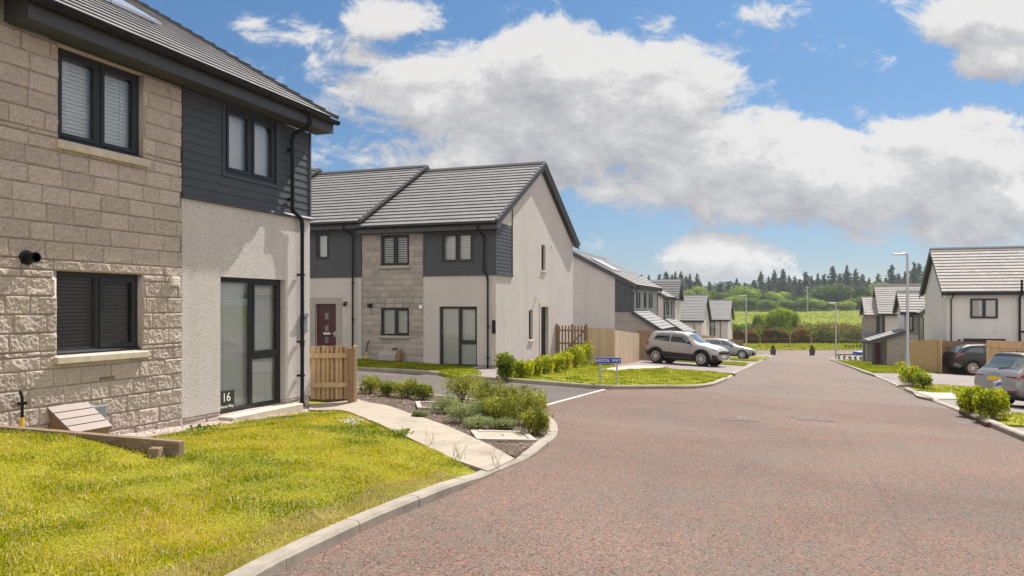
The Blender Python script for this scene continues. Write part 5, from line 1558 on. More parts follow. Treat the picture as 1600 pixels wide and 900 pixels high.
q = MB(); q.tube([(3.55, -0.14, -2.7), (3.55, -0.14, 2.10), (3.58, -0.42, 2.30), (3.58, -0.42, 2.55), (3.58, -0.42, 3.10)], 0.06, 10); q.build('soil_pipe', M['black'], t)
q = MB(); q.box(3.6, 6.0, -0.06, -0.01, 0.22 - 0.05, 0.22 + 0.05); q.build('waste_pipe', M['black'], t)
q = MB(); q.lathe([(0.12, 0), (0.12, -0.1)], (4.2, -0.01, -0.35), 'y', 14); q.build('boiler_flue', M['black'], t)
q = MB(); q.lathe([(0.05, 0), (0.06, -0.16)], (0.62, -0.01, -0.3), 'y', 10); q.build('wall_light', M['black'], t)
# porch at the right end
q = MB(); roof_slope(q, 4.7, 9.0, -1.9, 0.02, -0.02, 0.75, seed=108, tile=0.4); q.build('porch_roof', M['tile'], t)
q = MB(); q.box(4.8, 9.0, -1.75, -1.7, -0.22, -0.03); q.box(4.72, 4.76, -1.9, 0, -0.2, 0.0); q.build('porch_fascia', M['fascia'], t)
q = MB(); q.box(5.6, 9.0, -1.55, -1.3, -2.9, -0.2); q.build('porch_wall', M['render_pale'], t)
downpipe(t, [(4.85, -1.95, -0.02), (4.85, -1.93, -0.18), (5.35, -1.70, -0.42), (5.45, -1.66, -0.6), (5.45, -1.66, -2.7)])

p = at(1413, 56)
t = thing('house', 'right-hand house with a stone-walled lean-to, partly behind the tall lamp post', 'house', (p.x, p.y, 0), ROT_CROSS)
cross_house(t, 0.0, 10.0, 1.2, -3.6, 1.9, 0.70, tile='tile_brown', wall='render_pale', seed=111, gable_right=False)
q = MB(); boards(q, 0.0, 1.1, -0.5, 1.05, (), y=-0.02); q.build('boarded_wall', M['clad_pale'], t)
window(t, 0.35, 1.2, ONE, (0.25, -0.09, -0.25))
q = MB(); q.box(0.95, 1.1, -0.06, 0.0, -3.4, 1.0); q.build('corner_trim', M['fascia'], t)
q = MB(); q.prism([(1.0, -3.6), (6.0, -3.6), (6.0, 4.2), (4.8, 4.2), (1.0, 1.25)], 'y', -1.6, 0.0); q.build('rendered_wing', M['render'], t)
q = MB(); roof_slope(q, -1.85, 0.3, 0.72, 1.14, 4.8, 4.36, seed=113, tile=0.5, along='y'); q.build('wing_roof', M['tile'], t)
q = MB(); barge(q, -1.6, 0.70, 1.02, 4.8, 4.25, -0.27, 0.2, axis='y'); q.build('wing_barge_board', M['fascia'], t)
downpipe(t, [(0.9, -1.5, 1.05), (0.92, -1.55, 0.9), (1.0, -1.66, 0.7), (1.0, -1.66, -3.4)])
# lean-to running down towards the road
q = MB(); roof_slope(q, -1.6, 2.2, -2.55, -0.95, -0.02, -0.10, seed=115, along='y', tile=0.5); q.build('porch_roof', M['tile'], t)
q = MB(); barge(q, -1.5, -2.6, -1.02, 0.0, -0.16, -0.14, 0.2, axis='y'); q.build('porch_barge_board', M['fascia'], t)
q = MB(); q.prism([(-1.35, -3.6), (0.0, -3.6), (0.0, -0.3), (-1.35, -0.75)], 'y', -1.45, -1.2); q.box(-1.35, -1.1, -1.2, 2.0, -3.6, -0.9); q.build('stone_wall', M['stone_far'], t)
q = MB(); q.box(-2.3, -2.12, -1.4, -1.2, -3.6, -0.95); q.build('porch_post', M['fascia'], t); q = MB(); q.box(-1.75, -1.62, -1.44, -1.25, -3.6, -0.85); q.build('porch_post', M['fascia'], t)
q = MB(); q.box(-2.1, -1.5, -0.7, -0.65, -3.4, -1.1); q.build('door', M['door_red'], t)

p = at(1377, 70)
t = thing('house', 'furthest house on the right, tall brown roof and lower stone wing', 'house', (p.x, p.y, 0), ROT_CROSS)
cross_house(t, 0.0, 9.5, 0.93, -4.6, 3.2, 0.78, tile='tile_brown', wall='render', seed=121, gable_right=False)
downpipe(t, [(2.0, -0.37, 0.88), (2.0, -0.35, 0.7), (2.0, -0.06, 0.4), (2.0, -0.06, -4.4)])
q = MB(); q.box(-1.15, 0.0, 0.6, 5.2, -4.6, 0.75); q.prism([(0.6, 0.75), (5.2, 0.75), (2.9, 2.2)], 'x', -1.15, 0.0); q.build('stone_wing', M['stone_far'], t)
q = MB(); roof_slope(q, -1.4, 0.0, 0.25, 0.82, 2.9, 2.45, seed=123, tile=0.5); roof_slope(q, -1.4, 0.0, 5.55, 0.82, 2.9, 2.45, joint=False); q.build('wing_roof', M['tile_brown'], t)
q = MB(); barge(q, -1.15, 0.2, 0.72, 2.9, 2.35, -0.25, 0.24); q.build('wing_barge_board', M['fascia'], t); q = MB(); barge(q, -1.15, 5.6, 0.72, 2.9, 2.35, -0.25, 0.24); q.build('wing_barge_board', M['fascia'], t)
q = MB(); q.box(-0.35, -0.1, 0.52, 0.6, -1.6, 0.7); q.build('window', M['frame'], t); q = MB(); q.box(0.02, 0.3, -0.06, 0.0, -1.2, 0.75); q.build('window', M['frame'], t)
q = MB(); roof_slope(q, -1.7, 0.9, -1.0, -1.65, 0.6, -0.85, seed=125, tile=0.5); q.build('porch_roof', M['tile'], t)
q = MB(); q.box(-1.6, -1.45, -0.95, -0.8, -4.6, -1.7); q.build('porch_post', M['fascia'], t); q = MB(); q.box(-0.6, -0.42, -0.95, -0.8, -4.6, -1.7); q.build('porch_post', M['fascia'], t); q = MB(); q.box(-1.7, 0.9, -0.98, -0.94, -1.85, -1.68); q.build('porch_fascia', M['fascia'], t)

# the house across the road, out of frame to the right but mirrored in the windows of the nearest house
t = thing('house', 'pale house across the road, beyond the right edge, mirrored in the nearest windows', 'house', (21.0, 15.5, -1.3), ROT_ROAD + PI)
cross_house(t, -8.0, 5.0, 5.0, -0.6, 4.0, 0.62, tile='tile', wall='render_pale', seed=131)
window(t, 1.3, 1.1, TWO, (-3.0, -0.05, 3.4)); window(t, 1.3, 1.1, TWO, (1.0, -0.05, 3.4)); window(t, 1.6, 1.1, TWO, (-1.0, -0.05, 0.8))

# ================================================================== fences
def board_fence(name, label, pts, hts, mat, bw=0.115, gap=0.0012, rails=True, posts=True, face=1, cat='fence', top=0.0, group=None):
    """vertical boards along a polyline of ground points; hts: height at each point; face: side the boards are on"""
    root = thing(name, label, cat, (pts[0][0], pts[0][1], float(zg(*pts[0]))), 0, group)
    ox, oy, oz = root.location
    b = MB(); r_ = MB(); rr = random.Random(len(pts) * 7 + int(abs(pts[0][0]) * 10))
    for (p, q, h0, h1_) in zip(pts[:-1], pts[1:], hts[:-1], hts[1:]):
        p = np.array(p); q = np.array(q); d = q - p; L = np.linalg.norm(d); d /= L; nn = np.array([-d[1], d[0]]) * face
        n = int(L / (bw + gap))
        for k in range(n):
            s = (k + 0.5) * L / n; c = p + d * s + nn * 0.03; z = float(zg(c[0], c[1])) - oz
            h = h0 + (h1_ - h0) * s / L + rr.uniform(-0.008, 0.008)
            b.obox((c[0] - ox, c[1] - oy, z + 0.04 + h / 2), ((d[0], d[1], 0), (nn[0], nn[1], 0), (0, 0, 1)), (bw / 2, 0.009, h / 2))
        if rails:
            for f in (0.12, 0.5, 0.86):
                z0 = float(zg(*p)) - oz + h0 * f; z1 = float(zg(*q)) - oz + h1_ * f
                r_.bar((p[0] - ox, p[1] - oy, z0), (q[0] - ox, q[1] - oy, z1), 0.04, 0.08)
        if posts:
            m = max(1, int(round(L / 1.8)))
            for k in range(m + 1):
                c = p + d * L * k / m - nn * 0.05; h = h0 + (h1_ - h0) * k / m; z = float(zg(c[0], c[1])) - oz
                pm = MB(); pm.box(c[0] - ox - 0.045, c[0] - ox + 0.045, c[1] - oy - 0.045, c[1] - oy + 0.045, z - 0.2, z + h + 0.03); pm.build('post', M[mat], root)
    b.build('boards', M[mat], root)
    if rails: r_.build('rails', M[mat], root)
    return root


# low picket panel with gate post beside the nearest house
ga, gb_ = np.array(h1(0.10, -0.02)), None
pA = np.array(at_local(H1, U, V_, 0.30, 0.15, 0)[:2]); pB = np.array(gp(553, 622, 0.09))
t = thing('picket_fence', 'low new wooden picket fence beside the nearest house, rails facing the camera', 'fence', (pA[0], pA[1], float(zg(*pA)) + 0.0), 0)
ox, oy, oz = t.location
d = pB - pA; L = float(np.linalg.norm(d)); d = d / L; nn = np.array([d[1], -d[0]])
bm_ = MB(); n = 8
for k in range(n):
    s = (k + 0.5) * (L - 0.12) / n; c = d * s - nn * 0.03
    bm_.obox((c[0], c[1], 0.05 + 0.49), ((d[0], d[1], 0), (nn[0], nn[1], 0), (0, 0, 1)), (0.066, 0.009, 0.49 + 0.006 * ((k * 7) % 3)))
bm_.build('pickets', M['timber'], t)
for z in (0.31, 0.86):
    q = MB(); q.bar((d[0] * -0.05, d[1] * -0.05, z), (d[0] * (L - 0.1), d[1] * (L - 0.1), z), 0.045, 0.09); q.build('rail', M['timber'], t)
q = MB(); c = d * (L - 0.06) + nn * 0.02; q.obox((c[0], c[1], 0.47), ((d[0], d[1], 0), (nn[0], nn[1], 0), (0, 0, 1)), (0.055, 0.055, 0.53)); q.build('post', M['timber_brown'], t, bevel=0.006)
q = MB(); c = d * (L + 0.02) - nn * 0.03; q.obox((c[0], c[1], 0.50), ((d[0], d[1], 0), (nn[0], nn[1], 0), (0, 0, 1)), (0.035, 0.07, 0.54)); q.build('end_board', M['timber'], t, bevel=0.004)

# lattice gate, tall pale fence and brown gate beyond the terrace gable
def hd_(p, dx, dy): return (p[0] + dx, p[1] + dy)
G0 = h2(0.06, 7.35); G1 = (3.26, 32.75); G2 = (4.40, 32.35); G3 = (6.42, 38.0); G4 = (7.35, 41.3); G5 = (8.7, 41.0)
t = thing('lattice_gate', 'brown wooden gate with open vertical slats and a diagonal brace beside the rendered gable', 'gate', (G0[0], G0[1], float(zg(*G0)) + 0.05), 0)
ox, oy, oz = t.location
d = np.array(G1) - np.array(G0); L = float(np.linalg.norm(d)); d /= L; nn = np.array([d[1], -d[0]])
q = MB()
for k in range(9):
    s = (k + 0.6) * L / 9.2; c = d * s
    q.obox((c[0], c[1], 0.85), ((d[0], d[1], 0), (nn[0], nn[1], 0), (0, 0, 1)), (0.035, 0.01, 0.78))
q.build('slats', M['timber_brown'], t)
q = MB()
for z in (0.25, 0.85, 1.42): q.bar((d[0] * 0.05, d[1] * 0.05, z), (d[0] * (L - 0.03), d[1] * (L - 0.03), z), 0.04, 0.07)
q.bar((d[0] * 0.1, d[1] * 0.1, 0.25), (d[0] * (L - 0.1), d[1] * (L - 0.1), 1.42), 0.04, 0.07); q.build('rails', M['timber_brown'], t)
for s in (0.0, L * 0.52, L):
    q = MB(); c = d * s + nn * 0.04; q.obox((c[0], c[1], 0.82), ((d[0], d[1], 0), (nn[0], nn[1], 0), (0, 0, 1)), (0.05, 0.05, 0.88)); q.build('post', M['timber_brown'], t)
board_fence('board_fence', 'tall pale close-boarded fence stepping down beside the silver car', [G1, G2], [1.62, 1.62], 'timber_pale', face=-1, rails=False)
board_fence('board_fence', 'long lower stretch of pale boarded fence running back to the silver car', [(4.42, 32.6), G3], [1.55, 1.42], 'timber_pale', face=-1, rails=False)
board_fence('wooden_gate', 'brown boarded gate between the pale fence and the stone lean-to, behind the silver car', [(6.9, 40.9), (8.2, 40.4)], [1.62, 1.62], 'timber_brown', face=-1, cat='gate')
board_fence('board_fence', 'low brown fence beyond the roof of the grey-blue estate car', [tuple(at(1094, 62)[:2]), tuple(at(1116, 62)[:2])], [1.75, 1.75], 'timber', face=-1)
board_fence('board_fence', 'pale fence returning from the low brown fence towards the grey-blue estate car', [tuple(at(1117, 62)[:2]), tuple(at(1130, 68)[:2])], [1.7, 1.3], 'timber_pale', face=-1)
board_fence('board_fence', 'far brown fence left of the lamp post by the balcony house', [tuple(at(1141, 86)[:2]), tuple(at(1160, 80)[:2])], [1.8, 1.8], 'timber_brown', face=-1)

# right side
F0, F1, F2, F3 = (26.2, 49.2), (23.2, 40.6), (25.2, 41.0), (30.5, 39.0)
board_fence('board_fence', 'tall brown boarded fence running back from the black car beside the lamp post', [F1, F0], [1.85, 1.85], 'timber', face=1, rails=False)
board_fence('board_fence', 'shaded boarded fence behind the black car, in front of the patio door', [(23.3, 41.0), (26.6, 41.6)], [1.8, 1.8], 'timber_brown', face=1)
board_fence('board_fence', 'fence panel with rails and posts between the black car and the grey car', [(23.55, 37.1), (29.4, 35.7)], [1.88, 1.88], 'timber', face=1)

# ================================================================== street furniture
def lamp(px, D, label, h=6.0):
    p = at(px, D)
    t = thing('street_lamp', label, 'street lamp', p, 0, 'street lamps along the road')
    q = MB(); q.lathe([(0.09, -0.1), (0.09, 1.05), (0.075, 1.15), (0.055, h - 0.15), (0.055, h)], (0, 0, 0), 'z', 14); q.build('column', M['steel'], t, shade=True)
    q = MB(); q.tube([(0.03, 0.0, h - 0.05), (-0.06, 0.02, h + 0.06), (-0.22, 0.06, h + 0.04)], 0.045, 8); q.build('bracket', M['steel'], t, shade=True)
    q = MB(); q.obox((-0.42, 0.12, h + 0.04), ((-0.94, 0.34, 0), (0.34, 0.94, 0), (0, 0, 1)), (0.24, 0.10, 0.035)); q.obox((-0.05, 0.02, h + 0.09), ((1, 0, 0), (0, 1, 0), (0, 0, 1)), (0.05, 0.05, 0.05)); q.build('lantern', M['steel'], t, bevel=0.02)
    q = MB(); q.box(-0.045, 0.045, -0.098, -0.09, 0.45, 0.95); q.build('access_door', M['steel'], t)
    return t


lamp(1418, 37.4, 'nearest and tallest street lamp, beside the brown fence on the right')
lamp(1166, 74.0, 'left-hand street lamp rising behind the grey-blue estate car')
lamp(1306, 80.5, 'far street lamp at the end of the right kerb, in front of the field')

# street name plate on two posts
a, b = gp(943, 600.5, 0.1), gp(962, 600.5, 0.1)
sd = (Vector((b[0], b[1], 0)) - Vector((a[0], a[1], 0)))
ctr = at(950.5, (a[1] + b[1]) / 2 + 0.0, 0.1)
ang = -0.03
t = thing('street_sign', 'blue Heron Way street name plate on two grey posts on the corner lawn', 'street sign', ctr, ang)
for x in (-0.215, 0.24):
    q = MB(); q.lathe([(0.024, -0.05), (0.024, 0.70)], (x, 0.03, 0), 'z', 10); q.build('post', M['steel'], t, shade=True)
q = MB(); q.box(-0.345, 0.345, -0.008, 0.006, 0.575, 0.725); q.build('plate', M['sign_blue'], t, bevel=0.004)
q = MB(); q.box(-0.352, 0.352, -0.005, 0.003, 0.568, 0.732); q.build('plate_edge', M['sign_pale'], t)
text_mesh('HERON  WAY', 0.122, M['white'], parent=t, loc=(0.0, -0.011, 0.648), sx=0.83, spacing=1.08)
# second plate seen edge-on over the shrubs on the right
p = at(1559.5, 19.3)
t = thing('street_sign', 'pale blue street name plate behind the right-hand bush by the grey car', 'street sign', (p.x, p.y, p.z), 0.78)
for x in (-0.28, 0.28):
    q = MB(); q.lathe([(0.024, -0.05), (0.024, 0.80)], (x, 0.03, 0), 'z', 8); q.build('post', M['steel'], t)
q = MB(); q.box(-0.33, 0.33, -0.008, 0.006, 0.62, 0.80); q.build('plate', M['sign_pale'], t)
text_mesh('HERON WAY', 0.105, M['sign_blue'], parent=t, loc=(0.0, -0.011, 0.71), sx=0.9)

# sleeper edging on the near lawn
A_, B_ = np.array([-3.40, 7.70]), np.array([-5.75, 8.10])
t = thing('sleeper_edging', 'weathered timber sleeper laid on edge across the near lawn', 'timber edging', (A_[0], A_[1], 0), 0)
q = MB(); q.bar((0, 0, 0.14), (B_[0] - A_[0], B_[1] - A_[1], 0.25), 0.10, 0.245); q.build('sleeper', M['sleeper'], t, bevel=0.008)
q = MB(); q.obox((-0.20, -0.14, 0.06), ((1, 0, 0), (0, 1, 0), (0, 0, 1)), (0.055, 0.055, 0.16)); q.build('stake', M['sleeper'], t, bevel=0.008)


def at_sheet(px, py, h):
    x, y = gp(px, py, h); return x, y, float(zg(x, y)) + h


# access covers in the bed
x, y, z = at_sheet(785, 683, 0.075)
t = thing('access_cover', 'square concrete access cover with pale frame in the bark bed by the kerb', 'access cover', (x, y, z - 0.01), -0.36)
t.rotation_euler = (Vector((0.045, 0.026, 1)).to_track_quat('Z', 'Y') @ __import__('mathutils').Euler((0, 0, -0.36)).to_quaternion()).to_euler()
q = MB()
for (x0, x1, y0, y1) in ((-0.40, 0.40, -0.40, -0.31), (-0.40, 0.40, 0.31, 0.40), (-0.40, -0.31, -0.31, 0.31), (0.31, 0.40, -0.31, 0.31)): q.box(x0, x1, y0, y1, -0.06, 0.045)
q.build('frame', M['slab'], t, bevel=0.006)
q = MB(); q.box(-0.305, 0.305, -0.305, 0.305, -0.06, 0.036); q.build('lid', M['concrete'], t, bevel=0.004)
q = MB(); q.box(-0.05, 0.05, -0.012, 0.012, 0.03, 0.039); q.build('handle', M['iron'], t)
x, y, z = at_sheet(690, 635, 0.09)
t = thing('access_cover', 'pale concrete frame half hidden under the shrubs further back in the bark bed', 'access cover', (x, y, z), -0.36)
t.rotation_euler = (Vector((0.045, 0.026, 1)).to_track_quat('Z', 'Y') @ __import__('mathutils').Euler((0, 0, -0.36)).to_quaternion()).to_euler()
q = MB()
for (x0, x1, y0, y1) in ((-0.5, 0.5, -0.45, -0.37), (-0.5, 0.5, 0.37, 0.45), (-0.5, -0.42, -0.37, 0.37), (0.42, 0.5, -0.37, 0.37)): q.box(x0, x1, y0, y1, -0.06, 0.03)
q.build('frame', M['slab'], t); q = MB(); q.box(-0.41, 0.41, -0.36, 0.36, -0.06, 0.012); q.build('lid', M['mulch'], t)
# drain grate by the right kerb
x, y = gp(1511, 660)
t = thing('drain_grate', 'iron drain grate in the road against the right kerb', 'drain', (x, y, float(zg(x, y))), ROT_CROSS)
q = MB(); q.box(-0.24, 0.24, -0.24, -0.21, -0.02, 0.012); q.box(-0.24, 0.24, 0.21, 0.24, -0.02, 0.012)
for k in range(9): q.box(-0.24 + k * 0.0562, -0.21 + k * 0.0562, -0.21, 0.21, -0.02, 0.012)
q.build('bars', M['iron'], t)
# planters at the road end
for px, lab in ((1208, 'left of two dark pots with a clipped cone shrub at the far road end'), (1269, 'right of two dark pots with a clipped cone shrub at the far road end')):
    p = at(px, 86.5)
    t = thing('planter', lab, 'planter', p, 0, 'potted cone shrubs at the road end')
    q = MB(); q.prism([(-0.26, 0), (0.26, 0), (0.36, 0.75), (-0.36, 0.75)], 'y', -0.28, 0.28); q.build('pot', M['pot'], t)
    r = np.random.default_rng(int(px)); nl = 260
    hh = r.uniform(0, 1, nl); rad = 0.30 * (1 - hh) + 0.03; th = r.uniform(0, 2 * PI, nl)
    C = np.stack([rad * np.cos(th), rad * np.sin(th), 0.72 + hh * 0.65], 1)
    a = r.normal(size=(nl, 3)); a /= np.linalg.norm(a, axis=1)[:, None]; c = np.cross(a, r.normal(size=(nl, 3))); c /= np.linalg.norm(c, axis=1)[:, None]
    V = np.stack([C - a * 0.09, C + c * 0.06, C + a * 0.09, C - c * 0.06], 1).reshape(-1, 3)
    np_mesh('foliage', V, np.arange(nl * 4).reshape(-1, 4), M['leaf_dark'], t)
    t.scale = (0.78, 0.78, 0.8)
# blue sheet far right
p = at(1349, 88)
t = thing('blue_tarpaulin', 'low blue sheet on the ground by the furthest house on the right', 'tarpaulin', p, 0.0)
q = MB(); q.prism([(-0.95, 0.0), (0.95, 0.0), (0.85, 0.28), (0.2, 0.36), (-0.8, 0.30)], 'y', -0.6, 0.9); q.build('sheet', M['bluetarp'], t, bevel=0.05)
# pole in the wood
p = at(1261.5, 318)
t = thing('utility_pole', 'thin grey pole standing among the trees behind the field', 'pole', p, 0)
q = MB(); q.tube([(0, 0, 0), (0, 0, 10.5)], 0.16, 8); q.box(-0.9, 0.9, -0.08, 0.08, 9.9, 10.1); q.build('shaft', M['steel'], t)
# ------------------------------------------------------------------ cars: one lofted shell, cut for the wheels, patches for glass and lamps
def chaikin(P, prm, it=2):
    for _ in range(it):
        Q = [P[0]]; q = [prm[0]]
        for i in range(len(P) - 1):
            Q += [0.75 * P[i] + 0.25 * P[i + 1], 0.25 * P[i] + 0.75 * P[i + 1]]
            q += [0.75 * prm[i] + 0.25 * prm[i + 1], 0.25 * prm[i] + 0.75 * prm[i + 1]]
        Q.append(P[-1]); q.append(prm[-1]); P, prm = Q, q
    return np.array(P), np.array(prm)


class Car:
    KEYS = ('zb', 'zm', 'zbelt', 'zroof', 'W', 'wbelt', 'wroof')

    def __init__(self, st, L, kx=1.0, kz=1.0):
        st = [(s[0] * kx, s[1] * kz, s[2] * kz, s[3] * kz, s[4] * kz) + tuple(s[5:]) for s in st]; L = L * kx; self.kx = kx
        self.x = np.array([s[0] for s in st]); self.d = np.array([s[1:] for s in st], float); self.L = L
        xs = np.linspace(0, L, 150); D = np.stack([np.interp(xs, self.x, self.d[:, k]) for k in range(7)], 1)
        ker = np.array([1, 2, 3, 4, 3, 2, 1], float); ker /= ker.sum(); S = D.copy()
        for k in range(7):
            e = np.concatenate([np.full(3, D[0, k]), D[:, k], np.full(3, D[-1, k])]); S[:, k] = np.convolve(e, ker, 'valid')
        self.xs = xs; self.S = S
        rows = []
        for i in range(len(xs)):
            zb, zm, zbelt, zroof, W, wb, wr = S[i]
            half = [np.array(p, float) for p in ((0, zb), (W * 0.82, zb), (W * 0.965, zb + 0.10), (W, zm), (wb, zbelt), (wr, zroof - 0.07 * min(1, (zroof - zbelt) / 0.3)), (wr * 0.72, zroof), (0, zroof + 0.012))]
            P, prm = chaikin(half, list(range(8))); rows.append(P)
        self.rows = np.array(rows); self.prm = prm

    def pt(self, x, tau):
        """surface point; tau 0..7 on the left (+y), 7..14 mirrored on the right"""
        s = 1
        if tau > 7: tau = 14 - tau; s = -1
        i = np.clip(x / self.L * 149, 0, 148.999); k = int(i); f = i - k
        a = [np.interp(tau, self.prm, self.rows[j][:, c]) for j in (k, k + 1) for c in (0, 1)]
        return Vector((x, s * (a[0] * (1 - f) + a[2] * f), a[1] * (1 - f) + a[3] * f))

    def patch(self, mb, quad, off=0.006, n=10, m=8, both=False, sides=None):
        """quad: four (x,tau) corners in order, lifted off the body surface"""
        quad = [(q_[0] * self.kx, q_[1]) for q_ in quad]
        for mir in (sides if sides is not None else ((False, True) if both else (False,))):
            G = []
            for j in range(m + 1):
                row = []
                for i in range(n + 1):
                    u, v = i / n, j / m
                    x = (quad[0][0] * (1 - u) + quad[1][0] * u) * (1 - v) + (quad[3][0] * (1 - u) + quad[2][0] * u) * v
                    t = (quad[0][1] * (1 - u) + quad[1][1] * u) * (1 - v) + (quad[3][1] * (1 - u) + quad[2][1] * u) * v
                    if mir: t = 14 - t
                    p = self.pt(x, t); e = 0.02
                    du = self.pt(min(x + e, self.L), t) - self.pt(max(x - e, 0), t); dv = self.pt(x, min(t + e, 14)) - self.pt(x, max(t - e, 0))
                    nn = du.cross(dv)
                    if nn.length > 1e-9: nn.normalize()
                    c = p - Vector((self.L / 2, 0, 0.75))
                    if nn.dot(c) < 0: nn = -nn
                    row.append(p + nn * off)
                G.append(row)
            vs = [p for r in G for p in r]; fs = []
            for j in range(m):
                for i in range(n):
                    a = j * (n + 1) + i; f = (a, a + 1, a + n + 2, a + n + 1)
                    fs.append(f if not mir else f[::-1])
            mb.add(vs, fs)
        return mb

    def shell(self, arches, R):
        rows = self.rows; nx, nt = rows.shape[0], rows.shape[1]
        full = []
        for i in range(nx):
            P = rows[i]
            L_ = [(self.xs[i], p[0], p[1]) for p in P] + [(self.xs[i], -p[0], p[1]) for p in P[-2:0:-1]]
            full.append(L_)
        m = len(full[0]); V = np.array(full).reshape(-1, 3)
        # snap the sill to the arch circles, drop what is inside
        dead = np.zeros(len(V), bool)
        for (ax, az) in arches:
            dx, dz = V[:, 0] - ax, V[:, 2] - az; r = np.hypot(dx, dz)
            side = np.abs(V[:, 1]) > 0.45
            dead |= (r < R * 0.93) & side
            sn = (r >= R * 0.93) & (r < R * 1.05) & side
            V[sn, 0] = ax + dx[sn] / r[sn] * R; V[sn, 2] = az + dz[sn] / r[sn] * R
        fs = []
        for i in range(nx - 1):
            for k in range(m):
                k2 = (k + 1) % m
                f = (i * m + k, (i + 1) * m + k, (i + 1) * m + k2, i * m + k2)
                if sum(dead[q] for q in f) >= 1: continue
                fs.append(f)
        c0 = len(V); V = np.concatenate([V, [V[:m].mean(0), V[-m:].mean(0)]])
        for k in range(m):
            k2 = (k + 1) % m
            fs.append((c0, k, k2)); fs.append((c0 + 1, (nx - 1) * m + k2, (nx - 1) * m + k))
        mb = MB(); mb.add(V, fs)
        return mb


def wheel(root, x, y, r, w, s, spokes=10, black=False):
    t = MB(); t.lathe([(r * 0.66, -w / 2), (r * 0.93, -w / 2), (r, -w / 2 + 0.03), (r, w / 2 - 0.03), (r * 0.93, w / 2), (r * 0.66, w / 2)], (x, y, r), 'y', 32)
    o = t.build('wheel', M['tyre'], root, shade=True)
    q = MB(); f = y + s * (w / 2 + 0.004)
    q.lathe([(r * 0.69, 0.0), (r * 0.69, s * 0.012), (r * 0.63, s * 0.012), (r * 0.62, -s * 0.02)], (x, f, r), 'y', 32, cap=False)
    q.lathe([(r * 0.17, 0.0), (r * 0.15, s * 0.012)], (x, f, r), 'y', 16)
    for k in range(spokes):
        a = 2 * PI * (k + 0.5) / spokes; d = Vector((math.cos(a), 0, math.sin(a)))
        q.obox(Vector((x, f - s * 0.004, r)) + d * r * 0.38, (d, Vector((0, 1, 0)), d.cross(Vector((0, 1, 0)))), (r * 0.28, 0.010, r * (0.055 if spokes > 8 else 0.085)))
    q.build('rim', M['rim'], o)


def arch_trim(root, c, ax, R, mat, both=True, width=0.06):
    for s in (1, -1):
        mb = MB()
        vs = []; n = 26
        for k in range(n + 1):
            a = math.radians(-12) + math.radians(204) * k / n
            x, z = ax + R * math.cos(a), R0 + R * math.sin(a)
            # find the body's half width at this place
            best = 0.0
            for rr in (R - 0.015, R + width):
                xx, zz = ax + rr * math.cos(a), R0 + rr * math.sin(a)
                i = int(np.clip(xx / c.L * 149, 0, 149)); row = c.rows[i]; kk = row[:, 1].argmax()
                w_ = np.interp(zz, row[: kk + 1, 1], row[: kk + 1, 0])
                vs.append((xx, s * (w_ + 0.012), zz))
        fs = []
        for k in range(n):
            a = 2 * k; f = (a, a + 1, a + 3, a + 2); fs.append(f if s > 0 else f[::-1])
        # inner lip turned in
        o = len(vs); vs += [(v[0], v[1] - s * 0.12, v[2]) for v in vs[0::2]]
        for k in range(n):
            fs.append((2 * k, 2 * k + 2, o + k + 1, o + k))
        mb.add(vs, fs); mb.build('wheel_arch', M[mat], root, shade=True)


R0 = 0.34


def build_car(name, label, loc, heading, c, paint, wheels, r, R, track, spokes=10, trim='blackmatt', trim_w=0.06, details=None):
    global R0
    R0 = r
    t = thing(name, label, 'car', loc, heading)
    # local frame: x forward from the rear bumper; shift so that the thing's base is mid-wheelbase
    sh = c.shell([(x, r) for x in wheels], R)
    body = sh.build('body', M[paint], t, shade=True)
    bm = bmesh.new(); bm.from_mesh(body.data); bmesh.ops.recalc_face_normals(bm, faces=bm.faces[:]); bm.to_mesh(body.data); bm.free()
    u = MB(); u.box(0.5, c.L - 0.5, -track + 0.12, track - 0.12, 0.2, 0.62); u.build('underbody', M['black'], t)
    for x in wheels:
        for sg in (1, -1):
            lm = MB(); lm.add([(x + R * math.cos(2 * PI * k / 24), sg * (track - 0.16), r + R * math.sin(2 * PI * k / 24)) for k in range(24)], [tuple(range(24))])
            lm.build('wheel_arch_liner', M['black'], t)
    for x in wheels:
        arch_trim(t, c, x, R, trim, width=trim_w)
        for s in (1, -1):
            wheel(t, x, s * track, r, 0.21, s, spokes)
    return t


def place(t, x, y, heading, wheels, tilt=True):
    """stand the car on the sloping drive: both axles on the ground"""
    d = np.array([math.cos(heading), math.sin(heading)]); n = np.array([-d[1], d[0]])
    p = np.array([x, y]); mid = (wheels[0] + wheels[1]) / 2; wb = wheels[1] - wheels[0]
    zf = float(zg(*(p + d * wb / 2))); zr_ = float(zg(*(p - d * wb / 2))); zl = float(zg(*(p + n * 0.75))); zR = float(zg(*(p - n * 0.75)))
    pitch = math.atan2(zf - zr_, wb); roll = math.atan2(zl - zR, 1.5)
    X = Vector((d[0] * math.cos(pitch), d[1] * math.cos(pitch), math.sin(pitch)))
    Y0 = Vector((n[0] * math.cos(roll), n[1] * math.cos(roll), math.sin(roll)))
    Z = X.cross(Y0).normalized(); Y = Z.cross(X).normalized()
    Mx = Matrix((X, Y, Z)).transposed().to_4x4()
    c = Vector((x, y, (zf + zr_) / 2 + 0.055))
    Mx.translation = c - Mx.to_3x3() @ Vector((mid, 0, 0))
    t.matrix_world = Mx


def mirrors(t, c, x, z, y, paint):
    for s in (1, -1):
        q = MB(); q.obox((x, s * (y + 0.10), z), ((0.95, -s * 0.2, 0), (s * 0.2, 0.95, 0), (0, 0, 1)), (0.055, 0.10, 0.065)); q.box(x + 0.0, x + 0.05, s * (y - 0.06), s * (y + 0.03), z - 0.06, z - 0.03)
        q.build('wing_mirror', M[paint], t, bevel=0.03)


